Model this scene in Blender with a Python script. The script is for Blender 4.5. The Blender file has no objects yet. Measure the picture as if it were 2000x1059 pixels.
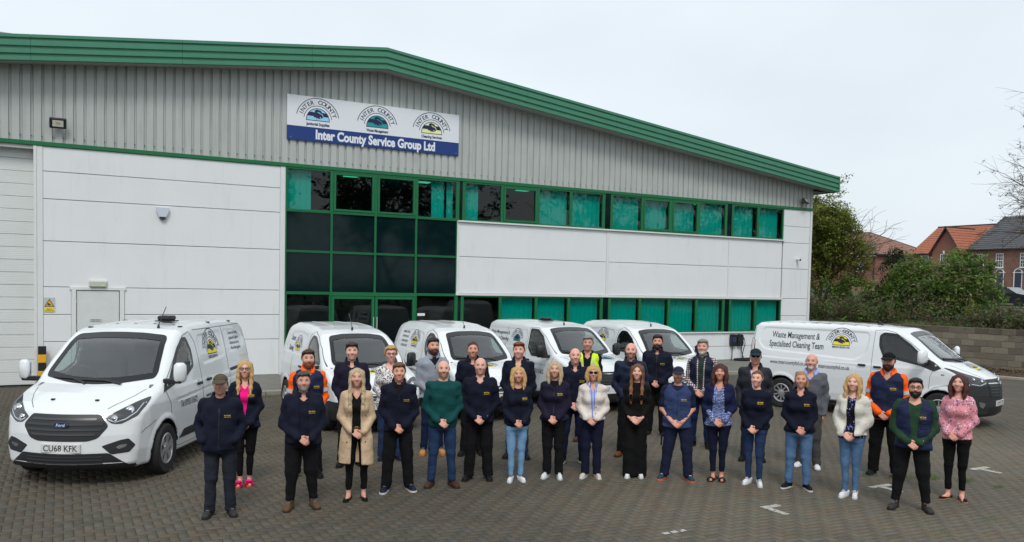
import bpy, bmesh, math, random
import numpy as np
from mathutils import Vector, Matrix
random.seed(7); rng = np.random.default_rng(11)
SC = bpy.context.scene; COL = SC.collection; R = math.radians

# ------------------------------------------------------------------ camera
FWD = Vector((0.47474217, 0.87909989, -0.04246477)); RGT = Vector((0.8801225, -0.47430109, 0.02056356)); UPV = Vector((0.00206366, 0.04713659, 0.99888632))
CAMP = Vector((0.0, -24.08, 2.802))
cd = bpy.data.cameras.new('camera'); cam = bpy.data.objects.new('camera', cd); COL.objects.link(cam)
cd.sensor_width = 36; cd.sensor_fit = 'HORIZONTAL'; cd.lens = 1626.0/2000*36; cd.shift_y = 0.048
cd.clip_start = 0.1; cd.clip_end = 3000
cam.matrix_world = Matrix(((RGT.x, UPV.x, -FWD.x, CAMP.x), (RGT.y, UPV.y, -FWD.y, CAMP.y), (RGT.z, UPV.z, -FWD.z, CAMP.z), (0, 0, 0, 1)))
SC.camera = cam
# ------------------------------------------------------------------ light: overcast sky and a broad weak sun
SUN_EL, SUN_AZ = R(50), R(205)
w = bpy.data.worlds.new('World'); SC.world = w; w.use_nodes = True
nt = w.node_tree; nt.nodes.clear(); N = nt.nodes.new; L = nt.links.new
sky = N('ShaderNodeTexSky'); sky.sky_type = 'NISHITA'; sky.sun_disc = False; sky.sun_elevation = SUN_EL; sky.sun_rotation = SUN_AZ
sky.dust_density = 4.0; sky.air_density = 1.0
tc = N('ShaderNodeTexCoord'); mp = N('ShaderNodeMapping'); mp.inputs['Scale'].default_value = (1.2, 1.2, 3.0)
nz = N('ShaderNodeTexNoise'); nz.inputs['Scale'].default_value = 1.6; nz.inputs['Detail'].default_value = 4; nz.inputs['Roughness'].default_value = .5
cr = N('ShaderNodeValToRGB'); cr.color_ramp.elements[0].position = .3; cr.color_ramp.elements[0].color = (6.5, 7.15, 7.65, 1)
cr.color_ramp.elements[1].position = .72; cr.color_ramp.elements[1].color = (7.7, 8.3, 8.7, 1)
mx = N('ShaderNodeMixRGB'); mx.inputs[0].default_value = .9
bg = N('ShaderNodeBackground'); bg.inputs[1].default_value = .1
out = N('ShaderNodeOutputWorld')
L(tc.outputs['Generated'], mp.inputs[0]); L(mp.outputs[0], nz.inputs['Vector']); L(nz.outputs['Fac'], cr.inputs[0])
L(sky.outputs[0], mx.inputs[1]); L(cr.outputs[0], mx.inputs[2]); L(mx.outputs[0], bg.inputs[0]); L(bg.outputs[0], out.inputs[0])
sd = bpy.data.lights.new('sun', 'SUN'); sd.energy = 1.3; sd.angle = R(18); sd.color = (1, .97, .92)
sun = bpy.data.objects.new('sun', sd); COL.objects.link(sun)
sdir = Vector((math.sin(SUN_AZ)*math.cos(SUN_EL), math.cos(SUN_AZ)*math.cos(SUN_EL), math.sin(SUN_EL)))
sun.rotation_euler = sdir.to_track_quat('Z', 'Y').to_euler()
SC.view_settings.view_transform = 'Standard'; SC.view_settings.look = 'None'; SC.view_settings.exposure = 0.33; SC.view_settings.gamma = 1.0
SC.view_settings.use_curve_mapping = False
SC.cycles.max_bounces = 6; SC.cycles.transparent_max_bounces = 10; SC.cycles.diffuse_bounces = 3; SC.cycles.glossy_bounces = 3

# ------------------------------------------------------------------ helpers
def lin(r, g, b):
    f = lambda c: (c/255/12.92 if c/255 <= .04045 else ((c/255+.055)/1.055)**2.4)
    return (f(r), f(g), f(b))
MATS = {}
def mat(name, col=(.5, .5, .5), rough=.6, metal=0., var=0., vscale=8., bump=0., bscale=60., coat=0., attr=False, spec=.5, emit=None, wear=None, wave=None):
    """principled material with optional colour noise, bump and vertex colour"""
    if name in MATS: return MATS[name]
    m = bpy.data.materials.new(name); m.use_nodes = True; t = m.node_tree; b = t.nodes['Principled BSDF']; n = t.nodes.new; l = t.links.new
    b.inputs['Base Color'].default_value = (*col, 1); b.inputs['Roughness'].default_value = rough; b.inputs['Metallic'].default_value = metal
    b.inputs['Coat Weight'].default_value = coat; b.inputs['Specular IOR Level'].default_value = spec
    if coat: b.inputs['Coat Roughness'].default_value = .04
    src = None; co = n('ShaderNodeTexCoord')
    if attr:
        a = n('ShaderNodeVertexColor'); a.layer_name = 'Col'; src = a.outputs[0]
    if var:
        z = n('ShaderNodeTexNoise'); z.inputs['Scale'].default_value = vscale; z.inputs['Detail'].default_value = 5; z.inputs['Roughness'].default_value = .6
        l(co.outputs['Object'], z.inputs['Vector'])
        mr = n('ShaderNodeMapRange'); mr.inputs[1].default_value = .25; mr.inputs[2].default_value = .75; mr.inputs[3].default_value = 1-var; mr.inputs[4].default_value = 1+var
        l(z.outputs['Fac'], mr.inputs[0])
        hs = n('ShaderNodeVectorMath'); hs.operation = 'SCALE'
        if src is None:
            rgb = n('ShaderNodeRGB'); rgb.outputs[0].default_value = (*col, 1); src = rgb.outputs[0]
        l(src, hs.inputs[0]); l(mr.outputs[0], hs.inputs['Scale']); src = hs.outputs[0]
    if wear:
        wc, ws, wlo, whi = wear[:4]
        z = n('ShaderNodeTexNoise'); z.inputs['Scale'].default_value = ws; z.inputs['Detail'].default_value = 8; z.inputs['Roughness'].default_value = .68
        if len(wear) > 4: mp_ = n('ShaderNodeMapping'); mp_.inputs['Scale'].default_value = wear[4]; l(co.outputs['Object'], mp_.inputs[0]); l(mp_.outputs[0], z.inputs['Vector'])
        else: l(co.outputs['Object'], z.inputs['Vector'])
        mr = n('ShaderNodeMapRange'); mr.inputs[1].default_value = wlo; mr.inputs[2].default_value = whi; l(z.outputs['Fac'], mr.inputs[0])
        mm = n('ShaderNodeMixRGB'); mm.inputs[2].default_value = (*wc, 1); l(mr.outputs[0], mm.inputs[0])
        if src is None: mm.inputs[1].default_value = (*col, 1)
        else: l(src, mm.inputs[1])
        src = mm.outputs[0]
    if src is not None: l(src, b.inputs['Base Color'])
    if bump:
        z = n('ShaderNodeTexNoise'); z.inputs['Scale'].default_value = bscale; z.inputs['Detail'].default_value = 3
        l(co.outputs['Object'], z.inputs['Vector'])
        bp = n('ShaderNodeBump'); bp.inputs['Strength'].default_value = bump; bp.inputs['Distance'].default_value = .01
        l(z.outputs['Fac'], bp.inputs['Height']); l(bp.outputs[0], b.inputs['Normal'])
    if wave:
        z = n('ShaderNodeTexWave'); z.bands_direction = wave[0]; z.inputs['Scale'].default_value = wave[1]; z.inputs['Distortion'].default_value = 0
        l(co.outputs['Object'], z.inputs['Vector'])
        bp = n('ShaderNodeBump'); bp.inputs['Strength'].default_value = wave[2]; bp.inputs['Distance'].default_value = .004
        l(z.outputs['Fac'], bp.inputs['Height']); l(bp.outputs[0], b.inputs['Normal'])
    if emit:
        b.inputs['Emission Color'].default_value = (*col, 1); b.inputs['Emission Strength'].default_value = emit
    MATS[name] = m
    return m
def glassmat(name, tint, refl=1.0, ior=1.5, rough=0.0, boost=1.0):
    if name in MATS: return MATS[name]
    m = bpy.data.materials.new(name); m.use_nodes = True; t = m.node_tree; t.nodes.clear(); n = t.nodes.new; l = t.links.new
    tr = n('ShaderNodeBsdfTransparent'); tr.inputs[0].default_value = (*tint, 1)
    gl = n('ShaderNodeBsdfGlossy'); gl.inputs[0].default_value = (refl, refl, refl, 1); gl.inputs['Roughness'].default_value = rough
    fr = n('ShaderNodeFresnel'); fr.inputs[0].default_value = ior
    ms = n('ShaderNodeMixShader'); o = n('ShaderNodeOutputMaterial')
    mm = n('ShaderNodeMath'); mm.operation = 'MULTIPLY'; mm.use_clamp = True; mm.inputs[1].default_value = boost; ge = n('ShaderNodeNewGeometry'); fc = n('ShaderNodeMath'); fc.operation = 'GREATER_THAN'; fc.inputs[0].default_value = .5; l(ge.outputs['Backfacing'], fc.inputs[1]); m2 = n('ShaderNodeMath'); m2.operation = 'MULTIPLY'; l(fr.outputs[0], m2.inputs[0]); l(fc.outputs[0], m2.inputs[1]); l(m2.outputs[0], mm.inputs[0]); l(mm.outputs[0], ms.inputs[0]); l(tr.outputs[0], ms.inputs[1]); l(gl.outputs[0], ms.inputs[2]); l(ms.outputs[0], o.inputs[0])
    MATS[name] = m
    return m

def link(name, me, parent=None, loc=None):
    o = bpy.data.objects.new(name, me); COL.objects.link(o)
    if parent is not None: o.parent = parent
    if loc is not None: o.location = loc
    return o
def tag(o, label=None, cat=None, group=None, kind=None):
    if label: o['label'] = label
    if cat: o['category'] = cat
    if group: o['group'] = group
    if kind: o['kind'] = kind
    return o
def empty(name, loc=(0, 0, 0), rz=0., label=None, cat=None, group=None):
    o = bpy.data.objects.new(name, None); COL.objects.link(o); o.location = loc; o.rotation_euler = (0, 0, rz); o.empty_display_size = .2
    return tag(o, label, cat, group)
def mkmesh(name, V, F, mats, smooth=False, midx=None, cols=None, normals=None):
    """V (n,3); F (m,4) array or list of faces"""
    me = bpy.data.meshes.new(name)
    V = np.asarray(V, dtype=np.float32)
    if isinstance(F, np.ndarray) and F.ndim == 2:
        k = F.shape[1]; nf = len(F)
        me.vertices.add(len(V)); me.vertices.foreach_set('co', V.ravel())
        me.loops.add(nf*k); me.loops.foreach_set('vertex_index', F.astype(np.int32).ravel())
        me.polygons.add(nf); me.polygons.foreach_set('loop_start', np.arange(0, nf*k, k, dtype=np.int32))
        me.update(calc_edges=True)
    else:
        me.from_pydata(V.tolist(), [], [list(map(int, f)) for f in F]); nf = len(me.polygons)
    for m in (mats if isinstance(mats, (list, tuple)) else [mats]): me.materials.append(m)
    if midx is not None: me.polygons.foreach_set('material_index', np.asarray(midx, dtype=np.int32))
    if smooth: me.polygons.foreach_set('use_smooth', np.ones(nf, dtype=bool))
    if cols is not None:
        a = me.color_attributes.new('Col', 'FLOAT_COLOR', 'POINT'); c = np.ones((len(V), 4), dtype=np.float32); c[:, :3] = cols
        a.data.foreach_set('color', c.ravel())
    me.validate(verbose=False); me.update()
    if normals is not None and len(me.vertices) == len(V): me.normals_split_custom_set_from_vertices(np.asarray(normals, dtype=np.float32).tolist())
    return me
class MB:
    """collects boxes, prisms and tubes into one mesh"""
    def __init__(s): s.v = []; s.f = []; s.m = []; s.mi = 0
    def add(s, vs, fs):
        b = len(s.v); s.v += [tuple(v) for v in vs]; s.f += [[b+i for i in f] for f in fs]; s.m += [s.mi]*len(fs); return s
    def box(s, x0, x1, y0, y1, z0, z1):
        return s.add([(x0, y0, z0), (x1, y0, z0), (x1, y1, z0), (x0, y1, z0), (x0, y0, z1), (x1, y0, z1), (x1, y1, z1), (x0, y1, z1)],
                     [(0, 3, 2, 1), (4, 5, 6, 7), (0, 1, 5, 4), (1, 2, 6, 5), (2, 3, 7, 6), (3, 0, 4, 7)])
    def cbox(s, x0, x1, y0, y1, z0, z1, c):
        """box whose edges are chamfered all round"""
        X, Y, Z = (x0, x1), (y0, y1), (z0, z1); vs = []; idx = {}
        for i in (0, 1):
            for j in (0, 1):
                for k in (0, 1):
                    sx, sy, sz = (1, -1)[i]*c, (1, -1)[j]*c, (1, -1)[k]*c
                    for a, p in enumerate(((X[i], Y[j]+sy, Z[k]+sz), (X[i]+sx, Y[j], Z[k]+sz), (X[i]+sx, Y[j]+sy, Z[k]))):
                        idx[(i, j, k, a)] = len(vs); vs.append(p)
        fs = []
        I = lambda *q: idx[q]
        for i in (0, 1): fs.append([I(i, 0, 0, 0), I(i, 1, 0, 0), I(i, 1, 1, 0), I(i, 0, 1, 0)][::(-1 if i == 0 else 1)])
        for j in (0, 1): fs.append([I(0, j, 0, 1), I(1, j, 0, 1), I(1, j, 1, 1), I(0, j, 1, 1)][::(1 if j == 0 else -1)])
        for k in (0, 1): fs.append([I(0, 0, k, 2), I(1, 0, k, 2), I(1, 1, k, 2), I(0, 1, k, 2)][::(-1 if k == 0 else 1)])
        for i in (0, 1):
            for j in (0, 1): fs.append([I(i, j, 0, 0), I(i, j, 1, 0), I(i, j, 1, 1), I(i, j, 0, 1)])
        for i in (0, 1):
            for k in (0, 1): fs.append([I(i, 0, k, 0), I(i, 1, k, 0), I(i, 1, k, 2), I(i, 0, k, 2)])
        for j in (0, 1):
            for k in (0, 1): fs.append([I(0, j, k, 1), I(1, j, k, 1), I(1, j, k, 2), I(0, j, k, 2)])
        for i in (0, 1):
            for j in (0, 1):
                for k in (0, 1): fs.append([I(i, j, k, 0), I(i, j, k, 1), I(i, j, k, 2)])
        return s.add(vs, fs)
    def prism(s, poly, a, b, axis='y'):
        """extrude a 2D polygon; axis is the direction of extrusion"""
        n = len(poly)
        P = {'y': lambda p, t: (p[0], t, p[1]), 'x': lambda p, t: (t, p[0], p[1]), 'z': lambda p, t: (p[0], p[1], t)}[axis]
        vs = [P(p, a) for p in poly]+[P(p, b) for p in poly]
        return s.add(vs, [list(range(n)), list(range(2*n-1, n-1, -1))]+[(i, n+i, n+(i+1) % n, (i+1) % n) for i in range(n)])
    def tube(s, pts, r, n=8, cap=True):
        pts = [Vector(p) for p in pts]; rs = r if isinstance(r, (list, tuple)) else [r]*len(pts); rings = []
        up = Vector((0, 0, 1)); vs = []
        for i, p in enumerate(pts):
            d = (pts[min(i+1, len(pts)-1)]-pts[max(i-1, 0)]).normalized()
            a = d.cross(up)
            if a.length < 1e-3: a = d.cross(Vector((1, 0, 0)))
            a.normalize(); b = d.cross(a)
            vs += [p+(a*math.cos(2*math.pi*k/n)+b*math.sin(2*math.pi*k/n))*rs[i] for k in range(n)]
        fs = [(i*n+k, i*n+(k+1) % n, (i+1)*n+(k+1) % n, (i+1)*n+k) for i in range(len(pts)-1) for k in range(n)]
        if cap: fs += [list(range(n)), [(len(pts)-1)*n+k for k in range(n)][::-1]]
        return s.add(vs, fs)
    def lathe(s, prof, c=(0, 0, 0), n=24, axis='z', closed=False):
        """prof: (radius, height) pairs"""
        vs = []
        for r, h in prof:
            for k in range(n):
                a = 2*math.pi*k/n; p = (r*math.cos(a), r*math.sin(a), h)
                if axis == 'y': p = (p[0], p[2], p[1])
                if axis == 'x': p = (p[2], p[0], p[1])
                vs.append((p[0]+c[0], p[1]+c[1], p[2]+c[2]))
        m = len(prof); fs = [(i*n+k, i*n+(k+1) % n, ((i+1) % m)*n+(k+1) % n, ((i+1) % m)*n+k) for i in range(m if closed else m-1) for k in range(n)]
        if not closed: fs += [list(range(n))[::-1], [(m-1)*n+k for k in range(n)]]
        return s.add(vs, fs)
    def mesh(s, name, mats, smooth=False, fix=True):
        me = mkmesh(name, np.array(s.v, dtype=np.float32).reshape(-1, 3), s.f, mats, smooth, s.m)
        if fix:
            bm = bmesh.new(); bm.from_mesh(me); bmesh.ops.recalc_face_normals(bm, faces=bm.faces[:]); bm.to_mesh(me); bm.free()
        return me
    def obj(s, name, mats, parent=None, smooth=False, loc=None, angle=None):
        me = s.mesh(name, mats, smooth or bool(angle))
        if angle: me.set_sharp_from_angle(angle=R(angle))
        return link(name, me, parent, loc)
def box(name, m, parent, x0, x1, y0, y1, z0, z1, c=0):
    b = MB(); b.cbox(x0, x1, y0, y1, z0, z1, c) if c else b.box(x0, x1, y0, y1, z0, z1)
    return b.obj(name, m, parent)

# ---------------- flat print: text and logo shapes as 2D triangles, mapped onto surfaces later
_tx = {}
def text2d(body, bold=0.0):
    k = (body, bold)
    if k not in _tx:
        c = bpy.data.curves.new('t', 'FONT'); c.body = body; c.size = 1; c.offset = bold; c.resolution_u = 3; c.fill_mode = 'FRONT'; c.align_x = 'LEFT'
        o = bpy.data.objects.new('t', c); me = bpy.data.meshes.new_from_object(o)
        v = np.array([q.co[:2] for q in me.vertices], dtype=float).reshape(-1, 2); f = [list(p.vertices) for p in me.polygons]
        bpy.data.objects.remove(o); bpy.data.meshes.remove(me); bpy.data.curves.remove(c)
        _tx[k] = (v, f)
    return _tx[k]
class Print:
    def __init__(s): s.v = []; s.f = []; s.m = []
    def add(s, v, f, m):
        b = sum(len(a) for a in s.v); s.v.append(np.asarray(v, float).reshape(-1, 2)); s.f += [[b+i for i in q] for q in f]; s.m += [m]*len(f); return s
    def text(s, body, x0, z0, h, width=None, m=0, bold=0.0, align='l', shear=0.):
        v, f = text2d(body, bold)
        if not len(v): return s
        v = v.copy(); v[:, 0] -= v[:, 0].min(); ww = v[:, 0].max()
        sy = h/.70; sx = sy if width is None else width/ww
        w2 = ww*sx; off = {'l': 0, 'c': -w2/2, 'r': -w2}[align]
        return s.add(np.c_[v[:, 0]*sx+x0+off+shear*v[:, 1]*sy, v[:, 1]*sy+z0], f, m)
    def arctext(s, body, cx, cz, r, h, a0, a1, m=0, sx=1., bold=0.02):
        n = len(body)
        for i, ch in enumerate(body):
            if ch == ' ': continue
            a = a0+(a1-a0)*(i+.5)/n
            v, f = text2d(ch, bold); v = v.copy(); v[:, 0] -= (v[:, 0].min()+v[:, 0].max())/2
            v *= h/.70; v[:, 0] *= sx; t = a-math.pi/2
            x = v[:, 0]*math.cos(t)-(v[:, 1]+r)*math.sin(t); z = v[:, 0]*math.sin(t)+(v[:, 1]+r)*math.cos(t)
            s.add(np.c_[x+cx, z+cz], f, m)
        return s
    def ring(s, cx, cz, r0, r1, a0, a1, m=0, n=28, sx=1.):
        A = np.linspace(a0, a1, n); v = []
        for a in A: v += [(cx+sx*r0*math.cos(a), cz+r0*math.sin(a)), (cx+sx*r1*math.cos(a), cz+r1*math.sin(a))]
        return s.add(v, [(2*i, 2*i+1, 2*i+3, 2*i+2) for i in range(n-1)], m)
    def poly(s, pts, m=0): return s.add(pts, [list(range(len(pts)))], m)
    def rect(s, x0, x1, z0, z1, m=0): return s.poly([(x0, z0), (x1, z0), (x1, z1), (x0, z1)], m)
    def scaled(s, f):
        s.v = [f(a) for a in s.v]; return s
    def verts(s): return np.concatenate(s.v) if s.v else np.zeros((0, 2))
def logo(p, cx, cz, u, dark=0, fill=1, sub=None, line=None):
    """arched wordmark over a half disc holding two clasped hands; u = radius of the half disc"""
    def band(z0, z1, m):
        zs = np.linspace(z0, z1, 6); v = []
        for z in zs:
            hw = math.sqrt(max(0, 1-z*z)); v += [(cx-hw*u, cz+z*u), (cx+hw*u, cz+z*u)]
        p.add(v, [(2*i, 2*i+1, 2*i+3, 2*i+2) for i in range(5)], m)
    band(0, .34, fill); band(.34, .68, dark); band(.68, .999, fill)
    p.ring(cx, cz, u*.97, u*1.03, 0, math.pi, dark); p.rect(cx-u*1.03, cx+u*1.03, cz-.06*u, cz, dark)
    T = lambda pts: [(cx+a*u, cz+b*u) for a, b in pts]
    p.poly(T([(-.32, .80), (-.08, .94), (.26, .84), (.36, .66), (.02, .72), (-.22, .66)]), dark)          # cuff and back of the hands
    p.poly(T([(-.42, .34), (-.18, .62), (.12, .66), (.44, .56), (.48, .34), (.30, .16), (-.08, .10), (-.26, .18)]), dark)
    for k in range(4): p.poly(T([(-.46+.16*k, .30-.05*k), (-.40+.16*k, .33-.05*k), (-.22+.15*k, .06-.01*k), (-.29+.15*k, .04-.01*k)]), fill)   # fingers
    p.poly(T([(.02, .68), (.40, .55), (.50, .34), (.45, .34), (.36, .50), (.02, .63)]), fill)
    p.poly(T([(.16, .30), (.22, .32), (.34, .10), (.28, .08)]), fill)
    p.ring(cx, cz, u*1.20, u*1.25, R(8), R(172), dark); p.ring(cx, cz, u*1.84, u*1.90, R(12), R(168), dark)
    p.arctext('INTER COUNTY', cx, cz, u*1.36, u*.36, R(166), R(14), dark, 1.0, .015)
    if sub: p.text(sub, cx, cz-.36*u, .20*u, 2.06*u, dark, .03, 'c')
    return p
def flat_print(name, p, mats, parent, f, layer=.0006):
    """p mapped by f(u, v) -> (x, y, z) on a flat board; later shapes lie slightly proud of earlier ones"""
    V2 = p.verts(); lay = np.zeros(len(V2)); b = 0
    for i, a in enumerate(p.v): lay[b:b+len(a)] = i*layer/max(1, len(p.v))*4; b += len(a)
    return tag(link(name, mkmesh(name, np.array([f(a, c, l) for (a, c), l in zip(V2, lay)]), p.f, mats, False, p.m), parent), kind='stuff')

# ---------------- implicit surfaces
def snet(xs, ys, zs, F):
    """surface nets on a rectilinear grid"""
    s = F < 0
    cnt = np.zeros(tuple(n-1 for n in F.shape), dtype=np.int8)
    for a in (0, 1):
        for b in (0, 1):
            for c in (0, 1): cnt += s[a:F.shape[0]-1+a, b:F.shape[1]-1+b, c:F.shape[2]-1+c]
    act = (cnt > 0) & (cnt < 8); I = np.argwhere(act)
    ids = np.full(act.shape, -1, dtype=np.int32); ids[act] = np.arange(len(I))
    i, j, k = I.T; cf = {}; cp = {}
    for a in (0, 1):
        for b in (0, 1):
            for c in (0, 1):
                cf[a, b, c] = F[i+a, j+b, k+c]; cp[a, b, c] = np.stack((xs[i+a], ys[j+b], zs[k+c]), 1)
    acc = np.zeros((len(I), 3)); n = np.zeros(len(I))
    E = [((0, b, c), (1, b, c)) for b in (0, 1) for c in (0, 1)]+[((a, 0, c), (a, 1, c)) for a in (0, 1) for c in (0, 1)]+[((a, b, 0), (a, b, 1)) for a in (0, 1) for b in (0, 1)]
    for p, q in E:
        f0, f1 = cf[p], cf[q]; m = (f0 < 0) != (f1 < 0)
        t = np.where(m, f0/np.where(m, f0-f1, 1), 0)
        acc += np.where(m[:, None], cp[p]+t[:, None]*(cp[q]-cp[p]), 0); n += m
    V = acc/np.maximum(n, 1)[:, None]; Q = []
    e = s[:-1, 1:-1, 1:-1] != s[1:, 1:-1, 1:-1]; a, b, c = np.argwhere(e).T; b = b+1; c = c+1
    q = np.stack((ids[a, b-1, c-1], ids[a, b, c-1], ids[a, b, c], ids[a, b-1, c]), 1); fl = ~s[a, b, c]; q[fl] = q[fl][:, ::-1]; Q.append(q)
    e = s[1:-1, :-1, 1:-1] != s[1:-1, 1:, 1:-1]; a, b, c = np.argwhere(e).T; a = a+1; c = c+1
    q = np.stack((ids[a-1, b, c-1], ids[a-1, b, c], ids[a, b, c], ids[a, b, c-1]), 1); fl = ~s[a, b, c]; q[fl] = q[fl][:, ::-1]; Q.append(q)
    e = s[1:-1, 1:-1, :-1] != s[1:-1, 1:-1, 1:]; a, b, c = np.argwhere(e).T; a = a+1; b = b+1
    q = np.stack((ids[a-1, b-1, c], ids[a, b-1, c], ids[a, b, c], ids[a-1, b, c]), 1); fl = ~s[a, b, c]; q[fl] = q[fl][:, ::-1]; Q.append(q)
    return V, np.concatenate(Q)
def smin(a, b, k):
    if k <= 0: return np.minimum(a, b)
    h = np.maximum(k-np.abs(a-b), 0)/k
    return np.minimum(a, b)-h*h*k*.25
def smax(a, b, k): return -smin(-a, -b, k)
def polysdf(P, x, y):
    """signed distance to a closed 2D polygon"""
    P = np.asarray(P, float); d = np.full(np.shape(x), 1e9); s = np.ones(np.shape(x)); n = len(P)
    for i in range(n):
        a, b = P[i], P[i-1]; ex, ey = b-a; wx = x-a[0]; wy = y-a[1]
        t = np.clip((wx*ex+wy*ey)/(ex*ex+ey*ey+1e-12), 0, 1)
        d = np.minimum(d, (wx-ex*t)**2+(wy-ey*t)**2)
        c1 = y >= a[1]; c2 = y < b[1]; c3 = ex*wy > ey*wx
        s = np.where((c1 & c2 & c3) | (~c1 & ~c2 & ~c3), -s, s)
    return s*np.sqrt(d)
def roundpoly(P, r, n=4):
    P = [Vector(p) for p in P]; out = []; m = len(P)
    for i in range(m):
        p, a, b = P[i], P[i-1], P[(i+1) % m]; ri = r[i] if isinstance(r, (list, tuple)) else r
        u = (a-p); v = (b-p); q = min(ri, u.length*.45, v.length*.45); s = p+u.normalized()*q; e = p+v.normalized()*q
        for k in range(n+1):
            t = k/n; out.append(tuple(s*(1-t)**2+p*2*t*(1-t)+e*t*t))
    return out
def densify(P, step):
    o = []
    for a, b in zip(P, list(P[1:])+[P[0]]):
        a, b = Vector(a), Vector(b); k = max(1, math.ceil((b-a).length/step)); o += [tuple(a.lerp(b, i/k)) for i in range(k)]
    return o
def gridpoly(P, step):
    """fill a polygon and cut it on a regular grid: 2D verts and faces"""
    bm = bmesh.new(); bm.faces.new([bm.verts.new((p[0], p[1], 0)) for p in P])
    A = np.array(P); 
    for ax in (0, 1):
        lo, hi = A[:, ax].min(), A[:, ax].max(); k = max(1, int((hi-lo)/step))
        for i in range(1, k):
            c = [0, 0, 0]; c[ax] = lo+(hi-lo)*i/k; nn = [0, 0, 0]; nn[ax] = 1
            bmesh.ops.bisect_plane(bm, geom=bm.verts[:]+bm.edges[:]+bm.faces[:], plane_co=c, plane_no=nn, dist=1e-5)
    bm.verts.index_update(); v = np.array([q.co[:2] for q in bm.verts]); f = [[q.index for q in g.verts] for g in bm.faces]; bm.free()
    return v, f
def project(sdf, O, D, tmax=2.5, n=90):
    """first point where rays O + t D enter the solid"""
    O = np.asarray(O, float); D = np.asarray(D, float)
    ts = np.linspace(0, tmax, n); lo = np.zeros(len(O)); hi = np.full(len(O), tmax); found = np.zeros(len(O), bool); prev = np.zeros(len(O))
    for t in ts:
        d = sdf(*(O+D*t).T); new = (d < 0) & ~found; lo[new] = prev[new]; hi[new] = t; found |= new; prev[:] = t
    for _ in range(18):
        mid = (lo+hi)/2; d = sdf(*(O+D*mid[:, None]).T); ins = d < 0; hi = np.where(ins, mid, hi); lo = np.where(ins, lo, mid)
    return O+D*hi[:, None], found
def gradn(sdf, P, e=.004):
    g = np.stack([sdf(*(P+np.eye(3)[i]*e).T)-sdf(*(P-np.eye(3)[i]*e).T) for i in range(3)], 1)
    return g/np.maximum(np.linalg.norm(g, axis=1), 1e-9)[:, None]
AX = {'L': (lambda a, b: (a, 1.6, b), (0, -1, 0)), 'R': (lambda a, b: (a, -1.6, b), (0, 1, 0)), 'F': (lambda a, b: (2.2, a, b), (-1, 0, 0)),
      'T': (lambda a, b: (a, b, 2.6), (0, 0, -1)), 'P': (lambda a, b: (a, -.6, b), (0, 1, 0))}
def onto(sdf, v2, axis, off):
    f, D = AX[axis]; O = np.array([f(a, b) for a, b in v2], float)
    P, ok = project(sdf, O, np.array(D, float)[None, :], 3.4 if axis == 'F' else 2.0 if axis != 'P' else 1.0)
    return P+gradn(sdf, P)*np.asarray(off).reshape(-1, 1) if np.ndim(off) else P+gradn(sdf, P)*off
def patch(name, sdf, P, axis, m, parent, off=.004, thick=.015, step=.12, smooth=True):
    """a panel shaped like polygon P laid on the surface, with a rim going in"""
    step = min(step, .035 if axis == 'F' else .07); v2, f = gridpoly(densify(P, step), step); T = onto(sdf, v2, axis, off); nrm = gradn(sdf, T)
    ec = {}
    for q in f:
        for a, b in zip(q, q[1:]+q[:1]): ec.setdefault((min(a, b), max(a, b)), []).append((a, b))
    V = [*T]; F = [list(q) for q in f]; mp = {}
    for e, l in ec.items():
        if len(l) == 1:
            a, b = l[0]
            for c in (a, b):
                if c not in mp: mp[c] = len(V); V.append(T[c]-nrm[c]*(thick+off))
            F.append([b, a, mp[a], mp[b]])
    me = mkmesh(name, np.array(V), F, m, False)
    bm = bmesh.new(); bm.from_mesh(me); bmesh.ops.recalc_face_normals(bm, faces=bm.faces[:])
    c = sum((x.normal*x.calc_area() for x in list(bm.faces)[:len(f)]), Vector()); D = Vector(AX[axis][1])
    if c.dot(D) > 0: bmesh.ops.reverse_faces(bm, faces=bm.faces[:])
    bm.to_mesh(me); bm.free()
    if smooth:
        me.polygons.foreach_set('use_smooth', np.ones(len(me.polygons), bool)); me.set_sharp_from_angle(angle=R(40))
    return link(name, me, parent)
def strip(name, sdf, pts, axis, m, parent, w=.008, off=.0025, seg=.04):
    """narrow band along a polyline on the surface (seams, piping, zips)"""
    P = []
    for a, b in zip(pts, pts[1:]):
        a, b = Vector(a), Vector(b); k = max(1, int((b-a).length/seg))
        P += [a.lerp(b, i/k) for i in range(k)]
    P.append(Vector(pts[-1])); V = []
    for i, p in enumerate(P):
        d = (P[min(i+1, len(P)-1)]-P[max(0, i-1)]).normalized(); nn = Vector((-d.y, d.x))*w/2; V += [tuple(p+nn), tuple(p-nn)]
    T = onto(sdf, V, axis, off); nrm = gradn(sdf, T); n = len(V)
    F = [(2*i, 2*i+1, 2*i+3, 2*i+2) for i in range(len(P)-1)]
    V3 = np.concatenate((T, T-nrm*(off+.004)))
    F += [(2*i, 2*i+2, n+2*i+2, n+2*i) for i in range(len(P)-1)]+[(2*i+3, 2*i+1, n+2*i+1, n+2*i+3) for i in range(len(P)-1)]
    return link(name, mkmesh(name, V3, F, m, False), parent)
def surf_print(name, sdf, p, axis, mats, parent, off=.002):
    V2 = p.verts(); lay = np.zeros(len(V2)); b = 0
    for i, a in enumerate(p.v): lay[b:b+len(a)] = i*.0016/max(1, len(p.v)); b += len(a)
    T = onto(sdf, V2, axis, off+lay)
    return tag(link(name, mkmesh(name, T, p.f, mats, False, p.m), parent), kind='stuff')
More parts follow.
